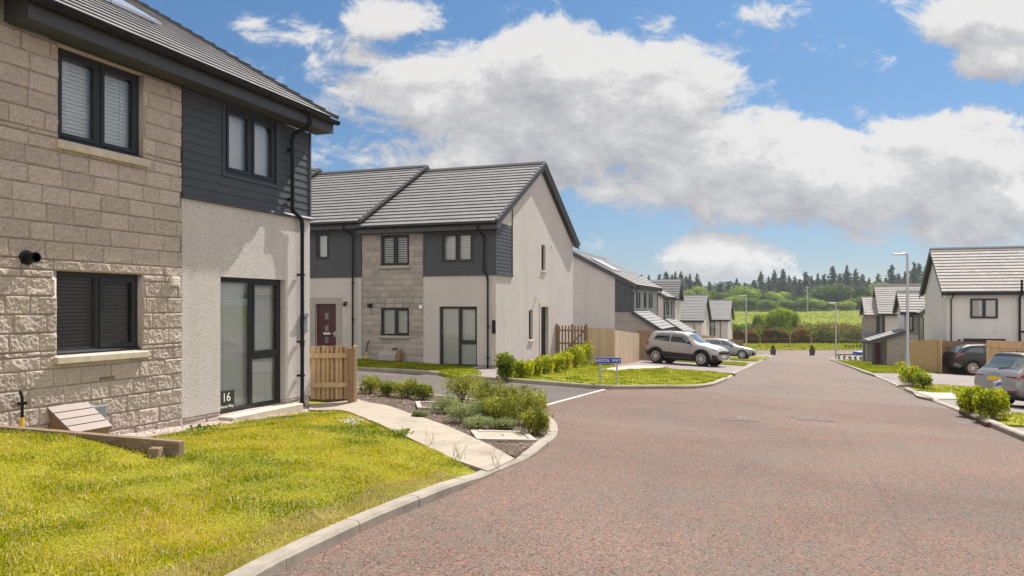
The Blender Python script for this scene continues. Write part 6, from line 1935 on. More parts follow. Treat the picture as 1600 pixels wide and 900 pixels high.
# --- silver crossover on the left drive
st = [(0.00, 0.46, 0.62, 0.80, 0.86, 0.66, 0.64, 0.55), (0.05, 0.38, 0.64, 0.93, 1.00, 0.80, 0.77, 0.66), (0.12, 0.33, 0.66, 1.00, 1.14, 0.86, 0.81, 0.68), (0.24, 0.30, 0.67, 1.03, 1.42, 0.885, 0.82, 0.65), (0.36, 0.28, 0.67, 1.03, 1.51, 0.89, 0.82, 0.63),
      (0.9, 0.26, 0.66, 1.01, 1.535, 0.89, 0.82, 0.62), (1.6, 0.26, 0.65, 0.98, 1.54, 0.885, 0.82, 0.63), (2.15, 0.26, 0.65, 0.95, 1.50, 0.885, 0.82, 0.62), (2.45, 0.26, 0.65, 0.94, 1.40, 0.885, 0.82, 0.60), (2.85, 0.26, 0.66, 0.94, 1.14, 0.885, 0.81, 0.63),
      (3.08, 0.26, 0.67, 0.94, 1.02, 0.885, 0.80, 0.66), (3.45, 0.27, 0.67, 0.91, 0.98, 0.88, 0.79, 0.62), (3.80, 0.28, 0.66, 0.84, 0.91, 0.85, 0.75, 0.55), (3.98, 0.30, 0.62, 0.76, 0.82, 0.78, 0.70, 0.52), (4.08, 0.38, 0.55, 0.66, 0.71, 0.66, 0.60, 0.50)]
c = Car(st, 4.08, 0.95, 1.05); WH = (0.66, 3.10)
t = build_car('parked_car', 'silver crossover with black wheel arches parked on the left drive beside the pale fence', (0, 0, 0), 0, c, 'paint_silver', WH, 0.345, 0.40, 0.765, 10, 'blackmatt', 0.075)
q = MB(); c.patch(q, [(0.52, 4.12), (1.42, 4.10), (1.42, 4.93), (0.62, 4.88)], sides=(False,)); q.build('side_window', M['carglass'], t)
q = MB(); c.patch(q, [(0.52, 4.12), (1.42, 4.10), (1.42, 4.93), (0.62, 4.88)], sides=(True,)); q.build('side_window', M['carglass'], t)
q = MB(); c.patch(q, [(1.50, 4.10), (2.70, 4.10), (2.30, 4.93), (1.50, 4.93)], sides=(False,)); q.build('side_window', M['carglass'], t)
q = MB(); c.patch(q, [(1.50, 4.10), (2.70, 4.10), (2.30, 4.93), (1.50, 4.93)], sides=(True,)); q.build('side_window', M['carglass'], t)
q = MB(); c.patch(q, [(3.02, 5.15), (3.02, 8.85), (2.36, 8.6), (2.36, 5.4)], n=14, sides=(False,)); q.build('windscreen', M['carglass_pale'], t)
q = MB(); c.patch(q, [(0.10, 5.4), (0.10, 8.6), (0.42, 8.4), (0.42, 5.6)], n=12, sides=(False,)); q.build('rear_window', M['carglass'], t)
q = MB(); c.patch(q, [(0.95, 1.75), (2.97, 1.75), (2.97, 2.55), (0.95, 2.75)], off=0.012, sides=(False,)); q.build('sill_trim', M['blackmatt'], t)
q = MB(); c.patch(q, [(0.95, 1.75), (2.97, 1.75), (2.97, 2.55), (0.95, 2.75)], off=0.012, sides=(True,)); q.build('sill_trim', M['blackmatt'], t)
q = MB(); c.patch(q, [(3.78, 3.75), (4.00, 3.65), (3.98, 4.02), (3.72, 4.02)], off=0.008, sides=(False,)); q.build('headlight', M['lamp_clear'], t)
q = MB(); c.patch(q, [(3.78, 3.75), (4.00, 3.65), (3.98, 4.02), (3.72, 4.02)], off=0.008, sides=(True,)); q.build('headlight', M['lamp_clear'], t)
q = MB(); c.patch(q, [(0.0, 3.45), (0.25, 3.5), (0.22, 4.05), (0.02, 4.1)], off=0.010, sides=(False,)); q.build('tail_light', M['lamp_red'], t)
q = MB(); c.patch(q, [(0.0, 3.45), (0.25, 3.5), (0.22, 4.05), (0.02, 4.1)], off=0.010, sides=(True,)); q.build('tail_light', M['lamp_red'], t)
q = MB(); c.patch(q, [(3.86, 0.6), (4.04, 0.8), (4.04, 2.5), (3.80, 2.6)], off=0.014, sides=(False,)); q.build('bumper', M['blackmatt'], t)
q = MB(); c.patch(q, [(3.86, 0.6), (4.04, 0.8), (4.04, 2.5), (3.80, 2.6)], off=0.014, sides=(True,)); q.build('bumper', M['blackmatt'], t)
q = MB(); c.patch(q, [(0.0, 0.9), (0.22, 1.0), (0.22, 2.7), (0.0, 2.9)], off=0.014, sides=(False,)); q.build('bumper', M['blackmatt'], t)
q = MB(); c.patch(q, [(0.0, 0.9), (0.22, 1.0), (0.22, 2.7), (0.0, 2.9)], off=0.014, sides=(True,)); q.build('bumper', M['blackmatt'], t)
q = MB(); q.box(3.85, 3.895, -0.26, 0.26, 0.44, 0.55); q.build('number_plate', M['plate_white'], t)
q = MB(); q.box(3.84, 3.884, -0.60, 0.60, 0.60, 0.70); q.build('grille', M['black'], t)
mirrors(t, c, 2.50, 1.09, 0.86, 'black')
for s in (1, -1):
    q = MB(); q.tube([(0.72, s * 0.60, 1.63), (1.4, s * 0.61, 1.655), (2.1, s * 0.60, 1.62)], 0.014, 6); q.build('roof_rail', M['blackmatt'], t)
q = MB()
for x0 in (1.46, 2.62): c.patch(q, [(x0, 1.9), (x0 + 0.010, 1.9), (x0 + 0.010, 4.1), (x0, 4.1)], off=0.002, n=1, both=True)
q.build('door_gap', M['black'], t)
q = MB(); c.patch(q, [(1.55, 3.72), (1.74, 3.72), (1.74, 3.82), (1.55, 3.82)], off=0.02, n=2, m=2, sides=(False,)); q.build('door_handle', M['paint_silver'], t)
q = MB(); c.patch(q, [(1.55, 3.72), (1.74, 3.72), (1.74, 3.82), (1.55, 3.82)], off=0.02, n=2, m=2, sides=(True,)); q.build('door_handle', M['paint_silver'], t)
q = MB(); c.patch(q, [(2.36 - 0.02, 3.72), (2.55, 3.72), (2.55, 3.82), (2.34, 3.82)], off=0.02, n=2, m=2, sides=(False,)); q.build('door_handle', M['paint_silver'], t)
q = MB(); c.patch(q, [(2.36 - 0.02, 3.72), (2.55, 3.72), (2.55, 3.82), (2.34, 3.82)], off=0.02, n=2, m=2, sides=(True,)); q.build('door_handle', M['paint_silver'], t)
place(t, 8.62, 37.2, math.atan2(-0.64, 0.77), WH)

# --- grey-blue estate further on
st = [(0.00, 0.46, 0.60, 0.80, 0.86, 0.70, 0.68, 0.58), (0.06, 0.36, 0.62, 0.92, 0.97, 0.83, 0.80, 0.68), (0.22, 0.30, 0.63, 0.98, 1.10, 0.89, 0.83, 0.68), (0.62, 0.26, 0.63, 0.99, 1.40, 0.915, 0.84, 0.64), (1.2, 0.24, 0.62, 0.98, 1.47, 0.92, 0.84, 0.64),
      (1.9, 0.24, 0.61, 0.96, 1.485, 0.92, 0.84, 0.65), (2.5, 0.24, 0.61, 0.93, 1.44, 0.92, 0.83, 0.62), (2.95, 0.24, 0.62, 0.92, 1.26, 0.915, 0.83, 0.62), (3.4, 0.24, 0.63, 0.91, 1.00, 0.91, 0.82, 0.68), (3.9, 0.25, 0.63, 0.87, 0.93, 0.90, 0.80, 0.62), (4.35, 0.27, 0.61, 0.78, 0.84, 0.86, 0.74, 0.55), (4.6, 0.30, 0.57, 0.69, 0.74, 0.74, 0.66, 0.52), (4.70, 0.38, 0.52, 0.60, 0.64, 0.6, 0.55, 0.45)]
c = Car(st, 4.70); WH = (0.88, 3.78)
t = build_car('parked_car', 'grey-blue estate car parked on the second drive on the left, beyond the silver car', (0, 0, 0), 0, c, 'paint_grey', WH, 0.34, 0.385, 0.79, 10, 'paint_grey', 0.03)
q = MB(); c.patch(q, [(0.62, 4.2), (1.35, 4.18), (1.35, 4.84), (0.85, 4.8)], sides=(False,)); q.build('side_window', M['carglass'], t)
q = MB(); c.patch(q, [(0.62, 4.2), (1.35, 4.18), (1.35, 4.84), (0.85, 4.8)], sides=(True,)); q.build('side_window', M['carglass'], t)
q = MB(); c.patch(q, [(1.40, 4.18), (2.15, 4.18), (2.15, 4.86), (1.40, 4.86)], sides=(False,)); q.build('side_window', M['carglass'], t)
q = MB(); c.patch(q, [(1.40, 4.18), (2.15, 4.18), (2.15, 4.86), (1.40, 4.86)], sides=(True,)); q.build('side_window', M['carglass'], t)
q = MB(); c.patch(q, [(2.22, 4.18), (3.12, 4.18), (2.62, 4.86), (2.22, 4.86)], sides=(False,)); q.build('side_window', M['carglass'], t)
q = MB(); c.patch(q, [(2.22, 4.18), (3.12, 4.18), (2.62, 4.86), (2.22, 4.86)], sides=(True,)); q.build('side_window', M['carglass'], t)
q = MB(); c.patch(q, [(3.36, 5.1), (3.36, 8.9), (2.62, 8.6), (2.62, 5.4)], n=14, sides=(False,)); q.build('windscreen', M['carglass_pale'], t)
q = MB(); c.patch(q, [(4.30, 3.6), (4.62, 3.4), (4.58, 4.1), (4.2, 4.05)], off=0.008, sides=(False,)); q.build('headlight', M['lamp_clear'], t)
q = MB(); c.patch(q, [(4.30, 3.6), (4.62, 3.4), (4.58, 4.1), (4.2, 4.05)], off=0.008, sides=(True,)); q.build('headlight', M['lamp_clear'], t)
q = MB(); c.patch(q, [(0.02, 3.4), (0.35, 3.5), (0.3, 4.0), (0.02, 4.0)], off=0.010, sides=(False,)); q.build('tail_light', M['lamp_red'], t)
q = MB(); c.patch(q, [(0.02, 3.4), (0.35, 3.5), (0.3, 4.0), (0.02, 4.0)], off=0.010, sides=(True,)); q.build('tail_light', M['lamp_red'], t)
q = MB(); c.patch(q, [(4.45, 0.9), (4.67, 1.0), (4.67, 2.8), (4.5, 2.8)], off=0.012, sides=(False,)); q.build('grille', M['black'], t)
q = MB(); c.patch(q, [(4.45, 0.9), (4.67, 1.0), (4.67, 2.8), (4.5, 2.8)], off=0.012, sides=(True,)); q.build('grille', M['black'], t)
mirrors(t, c, 3.0, 1.0, 0.89, 'black')
place(t, 16.3, 57.6, math.atan2(-0.42, 0.90), WH)

# --- black SUV against the fence on the right
st = [(0.00, 0.50, 0.66, 0.86, 0.92, 0.74, 0.72, 0.60), (0.05, 0.40, 0.70, 1.00, 1.08, 0.88, 0.85, 0.72), (0.16, 0.36, 0.72, 1.06, 1.18, 0.93, 0.87, 0.72), (0.42, 0.32, 0.72, 1.10, 1.46, 0.96, 0.88, 0.68), (0.75, 0.30, 0.72, 1.10, 1.60, 0.965, 0.88, 0.66), (1.6, 0.28, 0.71, 1.06, 1.665, 0.965, 0.88, 0.67), (2.4, 0.28, 0.70, 1.03, 1.63, 0.965, 0.88, 0.66),
      (2.85, 0.28, 0.70, 1.02, 1.46, 0.96, 0.87, 0.66), (3.35, 0.28, 0.71, 1.01, 1.12, 0.955, 0.86, 0.70), (3.9, 0.30, 0.71, 0.97, 1.04, 0.94, 0.84, 0.66), (4.4, 0.32, 0.68, 0.88, 0.94, 0.89, 0.78, 0.58), (4.65, 0.38, 0.62, 0.76, 0.80, 0.76, 0.68, 0.50)]
c = Car(st, 4.65); WH = (0.86, 3.68)
t = build_car('parked_car', 'black SUV parked against the brown fence on the right, partly behind the grey car', (0, 0, 0), 0, c, 'paint_black', WH, 0.375, 0.43, 0.82, 10, 'blackmatt', 0.06)
q = MB(); c.patch(q, [(0.50, 4.25), (1.45, 4.2), (1.45, 4.84), (0.80, 4.72)], sides=(False,)); q.build('side_window', M['carglass'], t)
q = MB(); c.patch(q, [(0.50, 4.25), (1.45, 4.2), (1.45, 4.84), (0.80, 4.72)], sides=(True,)); q.build('side_window', M['carglass'], t)
q = MB(); c.patch(q, [(1.52, 4.2), (2.92, 4.2), (2.5, 4.86), (1.52, 4.86)], sides=(False,)); q.build('side_window', M['carglass'], t)
q = MB(); c.patch(q, [(1.52, 4.2), (2.92, 4.2), (2.5, 4.86), (1.52, 4.86)], sides=(True,)); q.build('side_window', M['carglass'], t)
q = MB(); c.patch(q, [(0.14, 5.4), (0.14, 8.6), (0.55, 8.4), (0.55, 5.6)], n=12, sides=(False,)); q.build('rear_window', M['carglass_pale'], t)
q = MB(); c.patch(q, [(3.32, 5.1), (3.32, 8.9), (2.70, 8.6), (2.70, 5.4)], n=14, sides=(False,)); q.build('windscreen', M['carglass_pale'], t)
q = MB(); c.patch(q, [(0.02, 3.75), (0.46, 3.95), (0.40, 4.2), (0.03, 4.25)], off=0.012, sides=(False,)); q.build('tail_light', M['lamp_red'], t)
q = MB(); c.patch(q, [(0.02, 3.75), (0.46, 3.95), (0.40, 4.2), (0.03, 4.25)], off=0.012, sides=(True,)); q.build('tail_light', M['lamp_red'], t)
q = MB(); c.patch(q, [(0.0, 0.9), (0.30, 1.0), (0.30, 2.2), (0.0, 2.6)], off=0.014, sides=(False,)); q.build('bumper', M['greyplastic'], t)
q = MB(); c.patch(q, [(0.0, 0.9), (0.30, 1.0), (0.30, 2.2), (0.0, 2.6)], off=0.014, sides=(True,)); q.build('bumper', M['greyplastic'], t)
mirrors(t, c, 2.9, 1.1, 0.93, 'paint_black')
place(t, 25.75, 40.2, math.atan2(-0.10, 0.995), WH)

# --- grey SUV seen from behind, cut by the right edge
st = [(0.00, 0.50, 0.60, 0.74, 0.80, 0.78, 0.76, 0.66), (0.04, 0.40, 0.62, 0.90, 0.97, 0.87, 0.84, 0.74), (0.12, 0.34, 0.64, 0.99, 1.06, 0.90, 0.85, 0.74), (0.20, 0.30, 0.66, 1.02, 1.14, 0.91, 0.85, 0.73), (0.44, 0.28, 0.67, 1.03, 1.50, 0.92, 0.85, 0.68), (0.55, 0.27, 0.67, 1.03, 1.575, 0.92, 0.85, 0.66), (1.3, 0.26, 0.66, 1.00, 1.61, 0.92, 0.85, 0.66), (2.2, 0.26, 0.65, 0.97, 1.58, 0.92, 0.85, 0.65),
      (2.7, 0.26, 0.65, 0.96, 1.42, 0.915, 0.84, 0.64), (3.2, 0.26, 0.66, 0.96, 1.10, 0.91, 0.83, 0.68), (3.8, 0.27, 0.66, 0.92, 1.00, 0.90, 0.81, 0.64), (4.25, 0.30, 0.62, 0.80, 0.88, 0.84, 0.72, 0.56), (4.40, 0.40, 0.56, 0.68, 0.74, 0.68, 0.6, 0.46)]
c = Car(st, 4.40); WH = (0.92, 3.56)
t = build_car('parked_car', 'solid grey SUV seen from behind, yellow number plate, cut off by the right edge', (0, 0, 0), 0, c, 'paint_solid_grey', WH, 0.345, 0.40, 0.785, 10, 'blackmatt', 0.055)
q = MB(); c.patch(q, [(0.175, 5.15), (0.175, 8.85), (0.46, 8.75), (0.46, 5.25)], n=14, off=0.008, sides=(False,)); q.build('rear_window', M['carglass_pale'], t)
q = MB(); c.patch(q, [(0.455, 5.1), (0.455, 8.9), (0.60, 8.75), (0.60, 5.25)], n=14, off=0.03, sides=(False,)); q.build('spoiler', M['black'], t)
q = MB(); c.patch(q, [(0.62, 4.2), (1.35, 4.18), (1.35, 4.84), (0.80, 4.8)], sides=(False,)); q.build('side_window', M['carglass'], t)
q = MB(); c.patch(q, [(0.62, 4.2), (1.35, 4.18), (1.35, 4.84), (0.80, 4.8)], sides=(True,)); q.build('side_window', M['carglass'], t)
q = MB(); c.patch(q, [(1.42, 4.18), (2.9, 4.18), (2.45, 4.86), (1.42, 4.86)], sides=(False,)); q.build('side_window', M['carglass'], t)
q = MB(); c.patch(q, [(1.42, 4.18), (2.9, 4.18), (2.45, 4.86), (1.42, 4.86)], sides=(True,)); q.build('side_window', M['carglass'], t)
q = MB(); c.patch(q, [(0.035, 3.62), (0.46, 3.72), (0.34, 4.02), (0.04, 3.98)], off=0.012, sides=(False,)); q.build('tail_light', M['lamp_red'], t)
q = MB(); c.patch(q, [(0.035, 3.62), (0.46, 3.72), (0.34, 4.02), (0.04, 3.98)], off=0.012, sides=(True,)); q.build('tail_light', M['lamp_red'], t)
q = MB()
q.box(-0.0, 0.05, -0.80, -0.46, 0.865, 0.90); q.build('light_bar', M['lamp_red'], t); q = MB(); q.box(-0.0, 0.05, 0.46, 0.80, 0.865, 0.90); q.build('light_bar', M['lamp_red'], t)
q = MB(); q.box(-0.006, 0.06, -0.26, 0.26, 0.755, 0.865); q.build('number_plate', M['plate_yellow'], t)
q = MB(); q.box(0.02, 0.10, -0.33, 0.33, 0.70, 0.74); q.build('tailgate_gap', M['black'], t)
q = MB(); q.box(-0.012, 0.05, -0.86, -0.5, 0.46, 0.49); q.build('reflector', M['lamp_red'], t); q = MB(); q.box(-0.012, 0.05, 0.5, 0.86, 0.46, 0.49); q.build('reflector', M['lamp_red'], t)
q = MB(); q.box(-0.008, 0.2, -0.72, 0.72, 0.30, 0.42); q.build('bumper', M['blackmatt'], t)
q = MB(); q.bar((0.16, -0.02, 1.11), (0.20, -0.34, 1.15), 0.03, 0.025); q.lathe([(0.03, 0), (0.03, 0.04)], (0.14, 0, 1.09), 'x', 10); q.build('wiper', M['black'], t)
q = MB(); q.tube([(0.75, 0, 1.58), (0.66, 0, 1.69)], 0.02, 6, 0.006); q.build('aerial', M['black'], t)
for s in (1, -1):
    q = MB(); q.tube([(0.7, s * 0.64, 1.60), (1.5, s * 0.65, 1.65), (2.3, s * 0.64, 1.60)], 0.016, 6); q.build('roof_rail', M['black'], t)
tx = text_mesh('SKODA', 0.075, M['blackmatt'], parent=t, loc=(-0.004, 0.0, 0.945), rot=(PI / 2, 0, -PI / 2), spacing=1.9)
tx.location.x = 0.028
mirrors(t, c, 2.75, 1.05, 0.88, 'paint_solid_grey')
place(t, 16.5, 22.5, math.radians(7), WH)
# ================================================================== plants
def leafcards(C, L, W, r, up=0.0, fold=True, axis_bias=None):
    """diamond leaves at centres C; returns verts and quads"""
    n = len(C)
    a = r.normal(size=(n, 3))
    if axis_bias is not None: a = a * 0.7 + axis_bias
    a[:, 2] += up
    a /= np.linalg.norm(a, axis=1)[:, None] + 1e-9
    b = np.cross(a, r.normal(size=(n, 3))); b /= np.linalg.norm(b, axis=1)[:, None] + 1e-9
    nn = np.cross(a, b)
    Ls = (L * r.uniform(0.65, 1.3, n))[:, None]; Ws = (W * r.uniform(0.65, 1.3, n))[:, None]
    V = np.stack([C - a * Ls * 0.5, C + b * Ws * 0.5 + nn * Ws * 0.18, C + a * Ls * 0.5, C - b * Ws * 0.5 + nn * Ws * 0.18], 1).reshape(-1, 3)
    return V, np.arange(n * 4).reshape(-1, 4)


def shrub(name, label, p, w, h, d, mat, leaf=(0.05, 0.025), n=1500, clumps=9, seed=1, cat='shrub', group=None, shoots=0, flat=0.0, upb=0.6, stem_h=0.35, mat2=None, mix=0.0):
    r = np.random.default_rng(seed)
    t = thing(name, label, cat, p, 0, group)
    # stems
    q = MB(); tips = []
    for k in range(clumps):
        a = 2 * PI * (k + r.uniform(0, 0.6)) / clumps; rad = r.uniform(0.25, 0.8)
        tip = np.array([math.cos(a) * rad * w * 0.36, math.sin(a) * rad * d * 0.36, h * r.uniform(0.42, 0.78)])
        tips.append(tip)
        m = tip * 0.5 + np.array([r.normal(0, 0.03), r.normal(0, 0.03), 0.02])
        q.tube([(tip[0] * 0.15, tip[1] * 0.15, -0.05), m, tip], 0.011, 5, 0.004)
    tips.append(np.array([0, 0, h * 0.55]))
    C = []
    per = n // (len(tips) + 0)
    for tp in tips:
        s = r.normal(size=(per, 3)); s /= np.linalg.norm(s, axis=1)[:, None]
        rad = r.uniform(0.35, 1.0, per) ** 0.45 * (1 + 0.22 * np.sin(s[:, 0] * 9 + tp[0] * 20) * np.sin(s[:, 1] * 8))
        c = tp + s * rad[:, None] * np.array([w * 0.24, d * 0.24, h * 0.30])
        C.append(c)
    low = int(n * 0.12)
    th = r.uniform(0, 2 * PI, low); rr = np.sqrt(r.uniform(0.1, 1, low))
    C.append(np.stack([np.cos(th) * rr * w * 0.42, np.sin(th) * rr * d * 0.42, r.uniform(0.03, h * 0.4, low)], 1))
    for k in range(shoots):
        a = r.uniform(0, 2 * PI); rad = r.uniform(0, 0.42); b0 = np.array([math.cos(a) * rad * w, math.sin(a) * rad * d, h * 0.5])
        tip = b0 + np.array([r.normal(0, 0.06), r.normal(0, 0.06), h * r.uniform(0.28, 0.62)])
        q.tube([b0, tip], 0.005, 4, 0.002)
        m = 26; f = r.uniform(0, 1, m)[:, None]
        C.append(b0 + (tip - b0) * f + r.normal(0, 0.022, (m, 3)))
    C = np.concatenate(C); C[:, 2] = np.maximum(C[:, 2], 0.02)
    q.build('stems', M['twig'], t)
    if mat2:
        sel = r.uniform(0, 1, len(C)) < mix
        V, Fq = leafcards(C[sel], leaf[0], leaf[1], r, upb); np_mesh('young_foliage', V, Fq, M[mat2], t)
        C = C[~sel]
    V, Fq = leafcards(C, leaf[0], leaf[1], r, upb)
    np_mesh('foliage', V, Fq, M[mat], t)
    return t


def on(px, py, h=0.08):
    x, y = gp(px, py, h); return (x, y, float(zg(x, y)) + h - 0.01)


PX = lambda p, w: w * p[1] / FPX     # metres for a width in picture pixels at that distance
# --- planting bed: low row behind the path
row = [((580, 614), 36, 30), ((606, 618), 30, 26), ((634, 621), 40, 30), ((662, 624), 32, 26)]
labs = ['first green shrub in the bed, against the picket fence post', 'small green shrub between its two neighbours just right of the picket fence', 'widest shrub of the low row along the side road behind the path', 'last shrub of the low row, left of the pale concrete frame']
for i, ((x, y), w, h) in enumerate(row):
    p = on(x, y); shrub('shrub', labs[i], p, PX(p, w) * 1.3, PX(p, h) * 0.95, PX(p, w), 'leaf_olive', (0.045, 0.020), 1500, 8, 200 + i, group='low shrubs along the side road', shoots=5)
# --- straggly dark shrubs at the corner
big = [((722, 632), 62, 52), ((762, 640), 58, 50), ((800, 650), 62, 52), ((828, 662), 52, 56), ((838, 678), 40, 42), ((778, 660), 55, 40)]
labs = ['straggly olive shrub at the back left of the corner clump', 'tall olive shrub with upright shoots in the middle of the corner clump', 'bushy olive shrub right of the middle of the corner clump', 'upright olive shrub at the right end of the corner clump by the give way line', 'olive shrub nearest the kerb, beside the square access cover', 'low olive shrub at the front of the corner clump, above the access cover']
for i, ((x, y), w, h) in enumerate(big):
    p = on(x, y); shrub('shrub', labs[i], p, PX(p, w) * 1.35, PX(p, h) * 0.95, PX(p, w) * 1.2, 'leaf_olive', (0.034, 0.016), 2600, 13, 220 + i, group='olive shrubs at the road corner', shoots=24, mat2='leaf_lime', mix=0.10)
# --- low sage-green spreaders
low = [((700, 645), 46, 26), ((722, 660), 50, 28), ((752, 657), 56, 30), ((745, 668), 40, 18), ((786, 669), 34, 14), ((655, 652), 20, 10)]
labs = ['low sage-green spreading plant at the left front of the corner clump', 'broad sage-green spreading plant in the bark near the path', 'sage-green spreading plant in front of the olive shrubs', 'smaller sage-green tuft at the front edge of the spreading plants', 'little sage-green tuft just behind the square access cover', 'tiny sage-green tuft beside the hidden concrete frame']
for i, ((x, y), w, h) in enumerate(low):
    p = on(x, y); shrub('ground_cover_plant', labs[i], p, PX(p, w) * 1.4, PX(p, h) * 1.0, PX(p, w) * 1.3, 'leaf_sage', (0.04, 0.013), 1500, 10, 240 + i, cat='plant', group='sage-green spreading plants', shoots=6, upb=0.2)
# --- hedge by the terrace gable
p = on(790, 592, 0.09); shrub('shrub', 'round dark green shrub at the near end of the hedge by the rendered gable', p, PX(p, 36), PX(p, 40), PX(p, 34), 'leaf_mid', (0.07, 0.04), 2200, 11, 260, mat2='leaf_lime', mix=0.3)
hed = [((815, 590), 28, 30), ((832, 587), 26, 29), ((849, 584), 27, 30), ((865, 581), 27, 30), ((880, 578), 26, 31), ((899, 574), 26, 36), ((913, 570), 24, 38), ((924, 566), 20, 36)]
labs = ['yellow-green hedge shrub next to the round dark one', 'second yellow-green shrub of the hedge by the gable', 'yellow-green hedge shrub below the small lower gable window', 'yellow-green hedge shrub in front of the black side door', 'yellow-green hedge shrub just left of the red-leaved one', 'tall yellow-green hedge shrub just right of the red-leaved one', 'tall yellow-green hedge shrub in front of the lattice gate', 'last hedge shrub, against the pale board fence']
for i, ((x, y), w, h) in enumerate(hed):
    p = on(x, y, 0.09); shrub('shrub', labs[i], p, PX(p, w) * 1.5, PX(p, h) * 0.92, PX(p, w) * 1.4, 'leaf_lime', (0.075, 0.04), 1700, 12, 270 + i, group='hedge shrubs beside the rendered gable', shoots=5, mat2='leaf_mid', mix=0.25)
p = on(888, 576, 0.09); shrub('shrub', 'small red-leaved shrub in the yellow-green hedge', p, PX(p, 12), PX(p, 13), PX(p, 12), 'leaf_red', (0.08, 0.04), 300, 6, 290)
# --- bright shrubs on the right
p = on(1426, 603, 0.09); shrub('shrub', 'bright yellow-green shrub under the nearest street lamp, left of its darker neighbour', p, PX(p, 44), PX(p, 32), PX(p, 42), 'leaf_lime', (0.07, 0.04), 2600, 12, 300, mat2='leaf_mid', mix=0.2)
p = on(1443, 607, 0.09); shrub('shrub', 'green shrub with reddish brown base right of the bright one under the street lamp', p, PX(p, 36), PX(p, 28), PX(p, 36), 'leaf_mid', (0.07, 0.04), 1800, 10, 301, mat2='leaf_lime', mix=0.4)
p = on(1519, 645, 0.09); shrub('shrub', 'bright yellow-green shrub behind the kerb, left half of the pair by the grey car', p, PX(p, 48), PX(p, 40), PX(p, 46), 'leaf_lime', (0.06, 0.034), 3200, 13, 302, mat2='leaf_mid', mix=0.15)
p = on(1551, 654, 0.09); shrub('shrub', 'larger bright shrub with dark base, right half of the pair by the grey car', p, PX(p, 58), PX(p, 47), PX(p, 52), 'leaf_lime', (0.06, 0.034), 4200, 15, 303, mat2='leaf_mid', mix=0.3)
p = at(1405, 60, 0.09); shrub('shrub', 'lime green shrub in front of the stone-walled lean-to on the right', p, 1.2, 0.95, 1.2, 'leaf_lime', (0.11, 0.06), 700, 9, 304)
p = at(1409, 45, 0.09); shrub('shrub', 'small lime shrub at the foot of the street lamp on the far side', p, 1.0, 0.5, 1.0, 'leaf_lime', (0.10, 0.05), 500, 8, 305)
# bedding plants in rows
for i in range(9):
    p = at(1311 + i * 8.5, 77, 0.09)
    shrub('bedding_plant', 'small dark plant of the row in the strip bed beside the far street lamp', p, 0.42, 0.5, 0.42, 'leaf_mid', (0.12, 0.06), 90, 5, 320 + i, cat='plant', group='row of small plants in the strip bed')
for i in range(6):
    p = at(1322 + i * 5.6, 100, 0.05)
    shrub('bedding_plant', 'tiny dark plant of the row on the far mown verge', p, 0.35, 0.45, 0.35, 'leaf_dark', (0.14, 0.07), 70, 5, 340 + i, cat='plant', group='row of tiny plants on the verge')
# weeds on and beside the path
for i, (x, y, lab) in enumerate(((716, 716, 'tuft of dry grass stalks at the lawn edge beside the path'), (772, 728, 'few dry stalks where the path meets the kerb'), (676, 694, 'small dry tuft at the path edge below the access cover frame'))):
    p = on(x, y, 0.09); r = np.random.default_rng(400 + i); t = thing('weed_tuft', lab, 'weed', p, 0)
    q = MB()
    for k in range(12 if i == 0 else 6):
        a = r.uniform(0, 2 * PI); l = r.uniform(0.10, 0.22)
        b = Vector((r.normal(0, 0.04), r.normal(0, 0.04), 0)); tip = b + Vector((math.cos(a) * l * 0.5, math.sin(a) * l * 0.5, l))
        q.tube([b, (b + tip) / 2 + Vector((0, 0, 0.02)), tip], 0.0022, 4, 0.001)
    q.build('stalks', M['twig'], t)
def weed(x, y, lab, s, seed):
    p = on(x, y, 0.085); r = np.random.default_rng(seed); t = thing('weed', lab, 'weed', p, 0)
    n = 60; a = r.uniform(0, 2 * PI, n); rad = r.uniform(0.1, 1, n) * s
    C = np.stack([np.cos(a) * rad, np.sin(a) * rad, 0.03 + r.uniform(0, 0.05, n)], 1)
    V, Fq = leafcards(C, 0.07, 0.03, r, 0.2); np_mesh('leaves', V, Fq, M['leaf_mid'], t)
weed(628, 680, 'broad-leaved weed in the lawn beside the path', 0.14, 410)
weed(317, 674, 'green weed at the edge of the gravel by the wall', 0.20, 411)
# clover with white heads
r = np.random.default_rng(12); n = 150; c0 = gp(552, 660, 0.09)
cx_, cy_ = c0[0] + r.normal(0, 0.10, n), c0[1] + r.normal(0, 0.25, n)
C = np.stack([cx_, cy_, zg(cx_, cy_) + 0.105 + r.uniform(0, 0.03, n)], 1)
V, Fq = leafcards(C, 0.022, 0.02, r); o = np_mesh('white_clover', V, Fq, M['white']); o['kind'] = 'stuff'
# bark chips and stones scattered on the bed
def scatter(name, poly, n, size, mats, seed, h):
    r = np.random.default_rng(seed); A = np.array(poly); P = np.stack([r.uniform(A[:, 0].min(), A[:, 0].max(), n), r.uniform(A[:, 1].min(), A[:, 1].max(), n)], 1)
    P = P[in_poly(P, poly)]; n = len(P)
    C = np.stack([P[:, 0], P[:, 1], zg(P[:, 0], P[:, 1]) + h + r.uniform(0, 0.012, n)], 1)
    a = r.uniform(0, 2 * PI, n); ax = np.stack([np.cos(a), np.sin(a), r.normal(0, 0.3, n)], 1); bx = np.stack([-np.sin(a), np.cos(a), r.normal(0, 0.3, n)], 1)
    L = (size * r.uniform(0.4, 1.4, n))[:, None]; W = L * r.uniform(0.25, 0.6, (n, 1))
    V = np.stack([C - ax * L - bx * W, C + ax * L * 0.8 - bx * W, C + ax * L + bx * W, C - ax * L * 0.8 + bx * W], 1).reshape(-1, 3)
    o = np_mesh(name, V, np.arange(n * 4).reshape(-1, 4), mats); o['kind'] = 'stuff'
